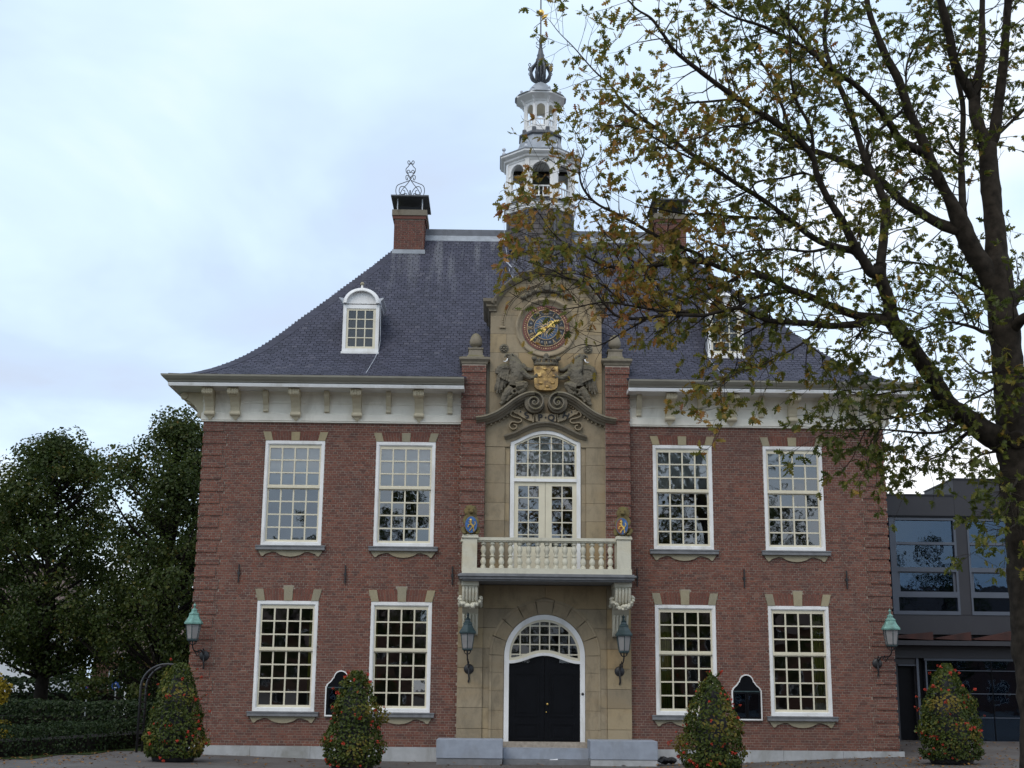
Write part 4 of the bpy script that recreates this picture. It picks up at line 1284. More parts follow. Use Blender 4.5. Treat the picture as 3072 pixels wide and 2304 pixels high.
bd = MB()
for i in range(76):
    a = lerp(PI + 0.0, 0.0, i / 75)
    bd.ball((GX + 1.055 * math.cos(a), -0.075, CZ + 0.04 + 1.055 * math.sin(a)), 0.021, 6, 4)
revolve_y(bd, [(1.025, -0.05), (1.025, -0.075), (1.005, -0.075), (1.005, -0.05)], GX, CZ + 0.04, 48, 0.4, 0, PI)
stuff(bd.build("bead_moulding", "sandstone", gable, True))
for s in (-1, 1):
    g = MB()
    revolve_y(g, [(0.0, -0.085), (0.05, -0.08), (0.085, -0.075), (0.105, -0.085), (0.115, -0.05)], GX + s * 1.01, 9.60, 16)
    for k in range(8): g.ball((GX + s * 1.01 + 0.065 * math.cos(k * PI / 4), -0.09, 9.60 + 0.065 * math.sin(k * PI / 4)), 0.026, 6, 5)
    g.ball((GX + s * 1.01, -0.10, 9.60), 0.03, 6, 5)
    g.build("rosette", "carving", gable, True)
# keystone carving above the clock
g = MB()
for k in range(9):
    a = PI / 2 + (k - 4) * 0.16
    g.ball((GX + 0.93 * math.cos(a), -0.10, CZ + 0.93 * math.sin(a)), 0.075, 8, 6, sc=(1.2, 0.8, 0.8))
g.ball((GX, -0.14, CZ + 0.98), 0.11, 8, 6)
sculpt("keystone_carving", g, "carving", gable, 0.018, 0.02)

# clock
clock = revolve_y(MB(), [(0.745, -0.045), (0.735, -0.095), (0.69, -0.105), (0.665, -0.06), (0.62, -0.02), (0.575, 0.0), (0.56, 0.0)], GX, CZ, 56, 0.5).build("clock", "sandstone", hall, True)
def disc(r0, r1, y, mat, name):
    g = MB(); revolve_y(g, [(r1, y + 0.02), (r1, y), (r0, y)], GX, CZ, 48)
    return g.build(name, mat, clock)
disc(0.46, 0.57, -0.020, "clock_red", "minute_ring"); disc(0.285, 0.462, -0.030, "clock_navy", "chapter_ring"); disc(0.0, 0.287, -0.040, "clock_blue", "sun_disc")
g = MB()
for k in range(60):
    a = 2 * PI * k / 60
    g.ball((GX + 0.515 * math.cos(a), -0.024, CZ + 0.515 * math.sin(a)), 0.013 if k % 5 else 0.02, 6, 4, sc=(1, 0.5, 1))
stuff(g.build("minute_marks", "clock_gold", clock))
revolve_y(g := MB(), [(0.462, -0.02), (0.462, -0.036), (0.45, -0.036), (0.45, -0.02)], GX, CZ, 48); revolve_y(g, [(0.296, -0.03), (0.296, -0.046), (0.286, -0.046), (0.286, -0.03)], GX, CZ, 48)
g.build("ring_line", "clock_gold", clock)
for k, rn in enumerate(["XII", "I", "II", "III", "IIII", "V", "VI", "VII", "VIII", "IX", "X", "XI"]):
    a = PI / 2 - 2 * PI * k / 12
    me = text_mesh(rn, 0.165, 0.004, "clock_gold"); me.name = "numeral"
    # narrow tall numerals standing on the ring
    obj("numeral", me, clock, (GX + 0.375 * math.cos(a), -0.038, CZ + 0.375 * math.sin(a)), (PI / 2, PI / 2 - a, 0), (0.55, 1, 1))
for k in range(12):
    a = PI / 2 - 2 * PI * (k + 0.5) / 12
    MB().ball((GX + 0.375 * math.cos(a), -0.033, CZ + 0.375 * math.sin(a)), 0.033, 8, 5, sc=(1, 0.4, 1)).build("hour_stud", "sill_stone", clock, True)
for k in range(24):
    a = 2 * PI * k / 24 + 0.05
    g = MB(); pts = []
    for i in range(10):
        r = lerp(0.075, 0.262 if k % 2 == 0 else 0.235, i / 9)
        o = 0.012 * math.sin(i / 9 * 2 * PI * 1.2) if k % 2 == 0 else 0.0
        pts.append((GX + r * math.cos(a) - o * math.sin(a), CZ + r * math.sin(a) + o * math.cos(a)))
    wd = [lerp(0.011, 0.003, i / 9) for i in range(10)]
    L_ = []; R_ = []
    for (x, z), w in zip(pts, wd):
        L_.append((x - w * math.sin(a), z + w * math.cos(a))); R_.append((x + w * math.sin(a), z - w * math.cos(a)))
    g.extrude(L_ + R_[::-1], -0.048, -0.040).build("sun_ray", "clock_gold", clock, fix=True)
def hand(ang, parts, name):
    ca, sa = math.cos(ang), math.sin(ang)
    g = MB()
    for p in parts:
        g.extrude([(GX + x * ca - z * sa, CZ + x * sa + z * ca) for x, z in p[0]], -0.075, -0.06, [[(GX + x * ca - z * sa, CZ + x * sa + z * ca) for x, z in h] for h in p[1:]])
    g.ball((GX, -0.07, CZ), 0.04, 10, 6, sc=(1, 0.6, 1))
    g.build(name, "gold", clock, fix=True)
sym = lambda h: h + [(x, -z) for x, z in reversed(h)]
hand(rad(31), [[sym([(0.0, 0.022), (0.08, 0.03), (0.12, 0.04), (0.16, 0.09), (0.205, 0.085), (0.23, 0.045), (0.27, 0.055), (0.30, 0.03), (0.33, 0.035), (0.38, 0.0)]),
                arc(0.165, 0.045, 0.022, 0, 2 * PI, 8)[:-1], arc(0.165, -0.045, 0.022, 0, 2 * PI, 8)[:-1], arc(0.255, 0, 0.018, 0, 2 * PI, 8)[:-1]]], "hour_hand")
hand(rad(221), [[sym([(0.0, 0.022), (0.05, 0.045), (0.10, 0.06), (0.14, 0.03), (0.20, 0.04), (0.26, 0.02), (0.34, 0.013), (0.43, 0.010), (0.455, 0.022), (0.52, 0.0)]),
                 arc(0.09, 0.025, 0.014, 0, 2 * PI, 8)[:-1], arc(0.09, -0.025, 0.014, 0, 2 * PI, 8)[:-1]]], "minute_hand")

# carved arms between two griffins
ox = lambda p: GX + (p - 1050) / 595.0
oz = lambda p: 8.54 + (580 - p) / 592.0
def griffin(s):
    g = MB()
    X = lambda p: GX + s * (ox(p) - GX)
    def b(px_, py_, r, y=-0.18, sc=(1, 0.8, 1)): g.ball((X(px_), y, oz(py_)), r / 595.0, 12, 8, sc=sc)
    def tb(pts, y0=-0.18, y1=-0.18):
        P = smooth_path([(X(a), lerp(y0, y1, i / (len(pts) - 1)), oz(c), r / 595.0) for i, (a, c, r) in enumerate(pts)], 4)
        g.tube([p[:3] for p in P], [p[3] for p in P], 10)
    b(525, 92, 44); tb([(530, 70, 30), (490, 70, 22), (462, 98, 12), (468, 118, 5)], -0.2, -0.24)
    tb([(545, 118, 26), (520, 122, 16), (500, 132, 6)], -0.19, -0.2)
    b(560, 55, 22); tb([(560, 40, 16), (620, 90, 24), (680, 170, 26), (715, 230, 18)], -0.12, -0.1)
    tb([(540, 105, 44), (590, 165, 64), (640, 245, 88), (640, 340, 105), (615, 440, 100), (600, 520, 80)], -0.16, -0.16)
    tb([(560, 160, 30), (560, 240, 34), (600, 330, 36)], -0.24, -0.26)
    tb([(690, 310, 62), (760, 365, 46), (830, 395, 36), (895, 385, 30)], -0.22, -0.2)
    for dx, dy in ((20, -30), (32, -8), (26, 18)): tb([(880, 380, 18), (900 + dx, 375 + dy, 11)], -0.2, -0.25)
    tb([(700, 210, 50), (780, 255, 34), (860, 265, 26)], -0.1, -0.1)
    tb([(620, 520, 80), (690, 505, 66), (755, 490, 46), (735, 550, 34), (700, 600, 34), (650, 625, 26)], -0.2, -0.2)
    tb([(560, 540, 62), (500, 620, 60), (460, 690, 48), (440, 750, 32), (400, 775, 26)], -0.16, -0.16)
    tb([(600, 640, 20), (570, 615, 18), (580, 575, 18), (620, 570, 18), (640, 600, 18), (610, 640, 16), (540, 680, 18), (500, 740, 14)], -0.24, -0.2)
    tb([(560, 260, 50), (470, 240, 62), (395, 270, 56), (370, 340, 46)], -0.12, -0.12)
    for k, (ex, ey) in enumerate(((322, 590), (352, 628), (388, 622), (426, 580), (466, 535), (502, 485))):
        tb([(410 + k * 22, 280, 22), (366 + k * 25, 430, 24), (ex, ey, 12)], -0.16, -0.13 - 0.03 * (k % 2))
    for k in range(5): tb([(420 + k * 30, 320 + k * 12, 20), (398 + k * 32, 410 + k * 14, 15)], -0.21, -0.23)
    for k in range(4): tb([(545 + k * 22, 150 + k * 34, 12), (575 + k * 26, 195 + k * 40, 16), (560 + k * 24, 235 + k * 36, 8)], -0.25, -0.27)
    for k in range(6): b(600 + (k % 2) * 50, 260 + k * 40, 34, -0.26, (1, 0.6, 1))
    return sculpt("griffin_carving", g, "carving", gable, 0.0075, 0.012, None, 1)
griffin(1); griffin(-1)
for s in (-1, 1):
    X = lambda p: GX + s * (ox(p) - GX)
    MB().tube([(X(500), -0.24, oz(128)), (X(492), -0.25, oz(160)), (X(465), -0.26, oz(176)), (X(440), -0.26, oz(168))], [0.016, 0.014, 0.012, 0.006], 7).build("griffin_tongue", "white_paint", gable, True)
arms = empty("coat_of_arms", (0, 0, 0), hall)
so = [(-0.283, 9.13), (-0.285, 8.72), (-0.27, 8.63), (-0.22, 8.57), (-0.12, 8.545), (0, 8.54)]
so = so + [(-x, z) for x, z in so[:-1]][::-1]
t = NT("worn_gold")
gc = t.ramp(t.noise(7.0, 6.0, 0.65), [(0.36, (0.16, 0.10, 0.045)), (0.55, (0.42, 0.26, 0.085)), (0.72, (0.85, 0.60, 0.24))])
M['worn_gold'] = t.set(gc, 0.45, 0.25)
t.bump(t.noise(18, 4.0), 0.5, 0.01)
sh = MB().extrude([(GX + x, z) for x, z in so], -0.24, -0.08).build("shield", "worn_gold", arms, fix=True)
for px_, py_ in ((1035, 275), (1150, 285), (960, 380), (1165, 375), (970, 480), (1140, 475), (1068, 528)):
    MB().ball((ox(px_), -0.24, oz(py_)), 0.058, 10, 6, sc=(1, 0.5, 0.55)).build("charge", "worn_gold", sh, True)
g = MB()
for k in range(15):
    a = PI + PI * k / 14
    g.ball((GX + 0.25 * math.cos(a), -0.10 + 0.16 * math.sin(a), 9.19 + 0.012 * math.cos(a * 2)), 0.045, 8, 6)
    if k % 2 == 0: g.tube([(GX + 0.25 * math.cos(a), -0.10 + 0.16 * math.sin(a), 9.2), (GX + 0.28 * math.cos(a), -0.10 + 0.18 * math.sin(a), 9.31)], [0.03, 0.045], 7)
for x, z, r in ((-0.29, 9.33, 0.065), (0.29, 9.33, 0.065), (0, 9.40, 0.06), (0, 9.33, 0.055), (-0.05, 9.37, 0.035), (0.05, 9.37, 0.035), (-0.15, 9.30, 0.045), (0.15, 9.30, 0.045)): g.ball((GX + x, -0.2, z), r, 8, 6)
sculpt("crown", g, "carving", arms, 0.008, 0.008, None, 1)

# pier caps with acorn finials
for s in (-1, 1):
    xc = CX + s * 1.70
    cap = MB()
    cap.octa([(0.42, 9.165), (0.44, 9.19), (0.445, 9.22), (0.50, 9.26), (0.52, 9.275), (0.52, 9.32), (0.40, 9.35)], (xc, 0.08, 0), 4)
    c_ = cap.build("pier_cap", "sandstone_grey", hall)
    MB().octa([(0.30, 9.345), (0.29, 9.40), (0.25, 9.43), (0.23, 9.56), (0.26, 9.58), (0.26, 9.61), (0.16, 9.62)], (xc + s * -0.02, 0.12, 0), 4).build("finial_pedestal", "sandstone_grey", c_)
    MB().lathe([(0.11, 9.62), (0.075, 9.65), (0.075, 9.67), (0.13, 9.69), (0.155, 9.75), (0.15, 9.83), (0.12, 9.92), (0.075, 9.98), (0.02, 10.01)], (xc + s * -0.02, 0.12, 0), 16).build("acorn", "sandstone_grey", c_, True)

# ---- balcony
bal = empty("balcony", (0, 0, 0), hall)
BX = GX
g = MB()
for o, z0, z1 in ((0.0, 3.955, 3.99), (0.05, 3.991, 4.05), (0.09, 4.051, 4.09), (0.05, 4.091, 4.115)):
    g.box(BX - 1.90 - o, BX + 1.90 + o, -1.22 - o, -0.05, z0, z1)
g.build("balcony_slab", "sill_stone", bal)
MB().box(BX - 1.90, BX + 1.90, -1.20, -1.0, 4.117, 4.24).box(BX - 1.90, BX - 1.70, -0.999, -0.21, 4.117, 4.24).box(BX + 1.70, BX + 1.90, -0.999, -0.21, 4.117, 4.24).build("balustrade_base", "painted_stone", bal)
def ped_(x0, x1, y0, y1):
    p = MB().box(x0, x1, y0, y1, 4.241, 4.90).build("pedestal", "painted_stone", bal)
    c = MB().box(x0 - 0.03, x1 + 0.03, y0 - 0.03, y1 + 0.03, 4.901, 4.955).box(x0 - 0.015, x1 + 0.015, y0 - 0.015, y1 + 0.015, 4.956, 4.985).build("pedestal_cap", "painted_stone", p)
    md = c.modifiers.new('b', 'BEVEL'); md.width = 0.012; md.segments = 2
for s in (-1, 1):
    a, b = sorted((BX + s * 1.57, BX + s * 1.885)); ped_(a, b, -1.19, -0.88)
    a, b = sorted((BX + s * 1.60, BX + s * 1.93)); ped_(a, b, -0.40, -0.205)
tr = MB()
tr.extrude(rect(BX - 1.569, BX + 1.569, 4.83, 4.86), -1.13, -0.97).extrude(rect(BX - 1.569, BX + 1.569, 4.861, 4.93), -1.16, -0.94)
for s in (-1, 1):
    a, b = sorted((BX + s * 1.66, BX + s * 1.83)); tr.box(a, b, -0.879, -0.401, 4.83, 4.93)
tr.build("hand_rail", "painted_stone", bal)
bp = [(0.062, 0.0), (0.062, 0.055), (0.045, 0.06), (0.04, 0.08), (0.062, 0.12), (0.066, 0.16), (0.052, 0.21), (0.034, 0.245), (0.034, 0.262), (0.058, 0.27), (0.058, 0.295), (0.034, 0.302),
      (0.036, 0.33), (0.058, 0.38), (0.064, 0.42), (0.055, 0.47), (0.036, 0.505), (0.034, 0.525), (0.062, 0.535), (0.062, 0.588)]
bal_me = MB().lathe(bp, (0, 0, 0), 12).mesh("baluster", "painted_stone", True)
bal_me.set_sharp_from_angle(angle=rad(40))
for i in range(15): obj("baluster", bal_me, bal, (BX - 1.43 + 0.2043 * i, -1.05, 4.241))
for s in (-1, 1):
    for y in (-0.78, -0.64, -0.50): obj("baluster", bal_me, bal, (BX + s * 1.745, y, 4.241))
for s in (-1, 1):
    xc = BX + s * 1.715
    pf = [(0.08, 3.95), (1.00, 3.95), (1.02, 3.86), (1.02, 3.72), (0.97, 3.56), (0.88, 3.45), (0.74, 3.40), (0.58, 3.37), (0.44, 3.26), (0.34, 3.10), (0.30, 2.95), (0.30, 2.82), (0.26, 2.79), (0.08, 2.79)]
    n = len(pf); w = 0.178
    g = MB()
    vs = [(xc - w, -o, z) for o, z in pf] + [(xc + w, -o, z) for o, z in pf]
    g.add(vs, [tuple(range(n)), tuple(range(2 * n - 1, n - 1, -1))] + [(i, i + n, (i + 1) % n + n, (i + 1) % n) for i in range(n)])
    cb = g.build("balcony_corbel", "painted_stone", bal, fix=True)
    MB().box(xc - 0.195, xc + 0.195, -1.06, -0.17, 3.86, 3.952).build("corbel_abacus", "painted_stone", cb)
    for k in range(5):
        xx = xc + (k - 2) * 0.072
        MB().tube([(xx, -1.025, 3.84), (xx, -1.035, 3.72), (xx, -0.98, 3.56), (xx, -0.89, 3.455)], 0.03, 7).build("flute", "painted_stone", cb, True)
        MB().tube([(xx, -0.45, 3.26), (xx, -0.345, 3.10), (xx, -0.305, 2.95), (xx, -0.30, 2.80)], 0.026, 6).build("flute", "painted_stone", cb, True)
    g = MB(); fr_ = random.Random(4 + s)
    for k in range(46):
        u = k / 45 * 2 - 1
        xx = xc + u * 0.25
        zz = 3.40 + 0.19 * abs(u) ** 2.2 + fr_.uniform(-0.035, 0.035)
        g.ball((xx, -0.86 - 0.12 * (1 - u * u) + fr_.uniform(-0.05, 0.05), zz), fr_.uniform(0.03, 0.05), 7, 5)
    for u in (-1, 1):
        for k in range(9): g.ball((xc + u * (0.205 + fr_.uniform(0, 0.04)), -0.86 + k * 0.055, 3.62 - 0.02 * k + fr_.uniform(-0.03, 0.03)), 0.045, 7, 5)
    g.build("garland", "painted_stone", cb, True)
# ---- bell tower
TX, TY = 0.02, 4.7
tower = MB().octa([(0.985, 12.3), (0.985, 14.72)], (TX, TY, 0)).build("bell_tower", "lead_dark", hall)
def face_tf(k, ap):
    """local (u, depth y, z) of face k -> world; face 0 looks to -Y"""
    a = k * PI / 4
    c, s = math.cos(a), math.sin(a)
    def tf(v):
        u, y, z = v
        # outward direction for k=0 is -Y
        ox_, oy_ = s, -c
        tx_, ty_ = c, s
        return (TX + ox_ * (ap - y) + tx_ * u, TY + oy_ * (ap - y) + ty_ * u, z)
    return tf
# slates on the shaft
rng = random.Random(77)
for k in (7, 0, 1, 2, 6):
    tf = face_tf(k, 0.985 * math.cos(PI / 8))
    hwf = 0.985 * math.sin(PI / 8)
    for r in range(13):
        zb = 12.9 + r * 0.14
        if k == 0 and zb < 12.9: continue
        x = -hwf - (0.08 if r % 2 else 0)
        while x < hwf:
            a, b = max(x, -hwf) + 0.003, min(x + 0.17, hwf) - 0.003
            x += 0.17
            if b - a < 0.03: continue
            g = MB()
            vs = [(a, -0.020, zb), (b, -0.020, zb), (b, -0.006, zb + 0.15), (a, -0.006, zb + 0.15), (a, 0.0, zb), (b, 0.0, zb)]
            g.add([tf(v) for v in vs], [(0, 1, 2, 3), (4, 5, 1, 0), (4, 0, 3), (5, 2, 1)], rng.random())
            g.build("shaft_slate", "slate_brown", tower)
for k in range(8):
    a = k * PI / 4 + PI / 8
    x, y = TX + 0.99 * math.sin(a), TY - 0.99 * math.cos(a)
    MB().tube([(x, y, 12.5), (x, y, 14.74)], 0.035, 6).build("corner_roll", "lead_dark", tower)
MB().octa([(1.0, 14.60), (1.03, 14.62), (1.03, 14.70), (1.06, 14.72), (1.06, 14.80), (1.09, 14.83)], (TX, TY, 0)).build("string_course", "white_paint", tower)
MB().octa([(1.10, 14.831), (1.09, 14.87), (1.02, 14.92), (0.9, 14.93)], (TX, TY, 0)).build("belfry_floor", "lead_dark", tower)
def lantern(R, z0, zs, zt, hw_open, post, mat, nb, zr0, zr1, prefix):
    ap = R * math.cos(PI / 8); hw = R * math.sin(PI / 8)
    for k in range(8):
        tf = face_tf(k, ap)
        arch_ = [(-hw_open, zs)] + arc(0, zs, hw_open, PI, 0, 14)[1:-1] + [(hw_open, zs)]
        outl = [(-hw + 0.01, z0), (-hw_open, z0)] + arch_ + [(hw_open, z0), (hw - 0.01, z0), (hw - 0.01, zt), (-hw + 0.01, zt)]
        MB().extrude(outl, 0.0, post * 0.8, tf=tf).build(prefix + "_arch", mat, tower, fix=True)
        a = k * PI / 4 + PI / 8
        g = MB()
        tfv = lambda u, y, z: (TX + math.sin(a) * (R - y) + math.cos(a) * u, TY - math.cos(a) * (R - y) + math.sin(a) * u, z)
        pw = post * 0.62
        vs = [tfv(*v) for v in [(-pw, -0.025, z0), (pw, -0.025, z0), (pw, post, z0), (-pw, post, z0), (-pw, -0.025, zt), (pw, -0.025, zt), (pw, post, zt), (-pw, post, zt)]]
        g.add(vs, [(0, 1, 5, 4), (1, 2, 6, 5), (2, 3, 7, 6), (3, 0, 4, 7), (4, 5, 6, 7)])
        g.build(prefix + "_post", mat, tower, fix=True)
        r_ = MB().extrude(rect(-hw_open - 0.01, hw_open + 0.01, zr1 - 0.03, zr1), 0.0, 0.06, tf=tf)
        r_.extrude(rect(-hw_open - 0.01, hw_open + 0.01, zr0, zr0 + 0.04), 0.0, 0.06, tf=tf)
        r_.build(prefix + "_rail", mat, tower)
        for i in range(nb):
            u = -hw_open + (i + 0.5) * 2 * hw_open / nb
            bw = hw_open / nb * 0.42
            zm = (zr0 + zr1) / 2
            MB().extrude([(u - bw * .6, zr0 + 0.041), (u + bw * .6, zr0 + 0.041), (u + bw, zm - 0.03), (u + bw * .5, zm + 0.08), (u + bw * .6, zr1 - 0.031), (u - bw * .6, zr1 - 0.031), (u - bw * .5, zm + 0.08), (u - bw, zm - 0.03)], 0.015, 0.045, tf=tf).build(prefix + "_baluster", mat, tower)
        if prefix == "belfry":
            MB().sweep(arc(0, zs, hw_open + 0.028, PI, 0, 14), [(-0.022, 0.0), (-0.022, -0.02), (0.022, -0.02), (0.022, 0.0)]).build("tmp", mat, tower)
            o = tower.children[-1] if False else bpy.data.objects['tmp']
            for v in o.data.vertices: v.co = tf(tuple(v.co))
            o.name = "archivolt"; o.data.name = "archivolt"
            for s in (-1, 1):
                MB().extrude(rect(min(s * hw_open, s * (hw - 0.04)), max(s * hw_open, s * (hw - 0.04)), zs - 0.06, zs - 0.005), -0.03, 0.02, tf=tf).build("impost", mat, tower)
lantern(1.005, 14.92, 15.74, 16.08, 0.245, 0.10, "white_paint", 4, 14.97, 15.30, "belfry")
MB().octa([(0.97, 16.04), (1.03, 16.06), (1.04, 16.10), (1.10, 16.13), (1.12, 16.18), (1.19, 16.22), (1.225, 16.25), (1.225, 16.30), (1.0, 16.32)], (TX, TY, 0)).build("belfry_cornice", "white_paint", tower)
MB().octa([(1.245, 16.301), (1.25, 16.325), (1.0, 16.42), (0.80, 16.52), (0.68, 16.66), (0.62, 16.84), (0.60, 17.0)], (TX, TY, 0)).build("belfry_roof", "lead", tower)
MB().octa([(0.64, 16.99), (0.66, 17.02), (0.65, 17.06), (0.55, 17.14), (0.5, 17.15)], (TX, TY, 0)).build("roof_collar", "lead_dark", tower)
MB().octa([(0.50, 17.14), (0.50, 17.27), (0.45, 17.29)], (TX, TY, 0)).build("lantern_base", "white_paint", tower)
ballm = MB().lathe([(0.05, 0), (0.055, 0.08), (0.03, 0.10), (0.025, 0.14)], (0, 0, 0), 8).ball((0, 0, 0.19), 0.058, 8, 6).mesh("ball_finial", "zinc_pale", True)
for k in range(8):
    a = k * PI / 4 + PI / 8
    obj("ball_finial", ballm, tower, (TX + 1.13 * math.sin(a), TY - 1.13 * math.cos(a), 16.34))
    obj("ball_finial", ballm, tower, (TX + 0.60 * math.sin(a), TY - 0.60 * math.cos(a), 18.27), None, (0.75, 0.75, 0.75))
    MB().octa([(0.085, 17.12), (0.085, 17.20), (0.06, 17.24)], (TX + 0.50 * math.sin(a), TY - 0.50 * math.cos(a), 0), 4).build("post_shoe", "lead_dark", tower)
lantern(0.475, 17.26, 17.86, 18.06, 0.118, 0.055, "white_paint", 3, 17.30, 17.53, "lantern")
MB().octa([(0.45, 18.04), (0.50, 18.06), (0.52, 18.10), (0.70, 18.18), (0.745, 18.20), (0.745, 18.245), (0.5, 18.26)], (TX, TY, 0)).build("lantern_cornice", "white_paint", tower)
for k in range(8):
    a = k * PI / 4 + PI / 8
    g = MB().tube([(TX + 0.50 * math.sin(a), TY - 0.50 * math.cos(a), 18.0), (TX + 0.54 * math.sin(a), TY - 0.54 * math.cos(a), 18.08), (TX + 0.62 * math.sin(a), TY - 0.62 * math.cos(a), 18.14)], [0.03, 0.035, 0.03], 6)
    g.build("lantern_bracket", "white_paint", tower)
MB().octa([(0.755, 18.246), (0.75, 18.262), (0.42, 18.33), (0.39, 18.36), (0.37, 18.46), (0.31, 18.60), (0.22, 18.71), (0.11, 18.78), (0.09, 18.82)], (TX, TY, 0), 16).build("dome", "lead", tower, autosmooth=50)
# bell
MB().lathe([(0.46, 15.26), (0.47, 15.30), (0.38, 15.42), (0.33, 15.62), (0.30, 15.78), (0.20, 15.90), (0.05, 15.94), (0.05, 16.05)], (TX, TY, 0), 20).build("bell", "bell_bronze", tower, True)
MB().box(TX - 0.85, TX + 0.85, TY - 0.06, TY + 0.06, 15.96, 16.07).build("bell_beam", "bark_dark", tower)
MB().octa([(0.93, 16.05), (0.93, 16.07)], (TX, TY, 0)).build("belfry_ceiling", "dark_room", tower)
MB().octa([(0.43, 18.0), (0.43, 18.03)], (TX, TY, 0)).build("lantern_ceiling", "cream_paint", tower)
# open crown, spire and vane
for k in range(8):
    a = k * PI / 4 + PI / 8
    pts = smooth_path([(0.07, 18.80), (0.22, 18.90), (0.295, 19.05), (0.28, 19.22), (0.17, 19.38), (0.09, 19.52), (0.07, 19.66)], 5)
    MB().tube([(TX + r * math.sin(a), TY - r * math.cos(a), z) for r, z in pts], [0.042 if 18.9 < z < 19.3 else 0.034 for r, z in pts], 6).build("crown_rib", "lead_dark", tower, True)
    c1 = smooth_path([(0.27, 19.22), (0.34, 19.24), (0.38, 19.30), (0.35, 19.36), (0.31, 19.33), (0.33, 19.29)], 5)
    c2 = smooth_path([(0.28, 19.12), (0.34, 19.10), (0.37, 19.16), (0.34, 19.20)], 5)
    g = MB()
    for c_ in (c1, c2): g.tube([(TX + r * math.sin(a), TY - r * math.cos(a), z) for r, z in c_], 0.012, 5)
    g.build("crown_scroll", "iron", tower)
    pts = smooth_path([(0.10, 18.88), (0.13, 19.0), (0.12, 19.2), (0.08, 19.35)], 4)
    MB().tube([(TX + r * math.sin(a + .39), TY - r * math.cos(a + .39), z) for r, z in pts], 0.03, 6).build("crown_leaf", "lead_dark", tower)
MB().lathe([(0.06, 18.78), (0.055, 19.3), (0.13, 19.45), (0.14, 19.55), (0.10, 19.62), (0.115, 19.68), (0.09, 19.72), (0.045, 19.95), (0.05, 19.98), (0.04, 20.05), (0.06, 20.12), (0.05, 20.2), (0.022, 20.24), (0.020, 21.9), (0.012, 22.0)], (TX, TY, 0), 12).build("spire", "lead_dark", tower, autosmooth=50)
g = MB()
for s in (-1, 1):
    for pts in ([(0.03, 20.10), (0.09, 20.17), (0.12, 20.24), (0.08, 20.27), (0.06, 20.23)], [(0.03, 20.02), (0.10, 20.02), (0.13, 20.08), (0.09, 20.11)], [(0.02, 19.86), (0.08, 19.92), (0.14, 19.98)]):
        g.tube([(TX + s * r, TY, z) for r, z in smooth_path(pts, 5)], 0.010, 5); g.tube([(TX, TY + s * r, z) for r, z in smooth_path(pts, 5)], 0.010, 5)
g.tube([(TX - 0.02, TY, 20.72), (TX - 0.09, TY, 20.66), (TX - 0.19, TY, 20.57), (TX - 0.21, TY, 20.53)], [0.012, 0.010, 0.010, 0.003], 5)
g.build("spire_scroll", "iron", tower)
v = MB().ball((TX, TY, 21.05), 0.10, 12, 8)
v.extrude([(TX + 0.02, 20.92), (TX + 0.05, 20.80), (TX + 0.16, 20.90), (TX + 0.22, 21.0), (TX + 0.12, 20.99)], TY - 0.012, TY + 0.012)
v.build("weather_vane", "gold", tower, True)
# lightning wire down the tower
MB().tube([(TX - 0.93, TY - 0.5, 14.75), (TX - 1.02, TY - 0.6, 14.3), (TX - 1.0, TY - 0.75, 13.75), (TX - 0.85, 3.35, 12.62), (TX - 0.66, 2.9, 12.1)], 0.006, 5).build("lightning_wire", "zinc_pale", tower)
MB().add([(TX - 0.95, 3.68, 13.0), (TX - 0.80, 3.50, 12.78), (TX - 0.785, 3.49, 12.80), (TX - 0.925, 3.69, 13.03)], [(0, 1, 2, 3)]).build("tower_flashing", "zinc_pale", tower)
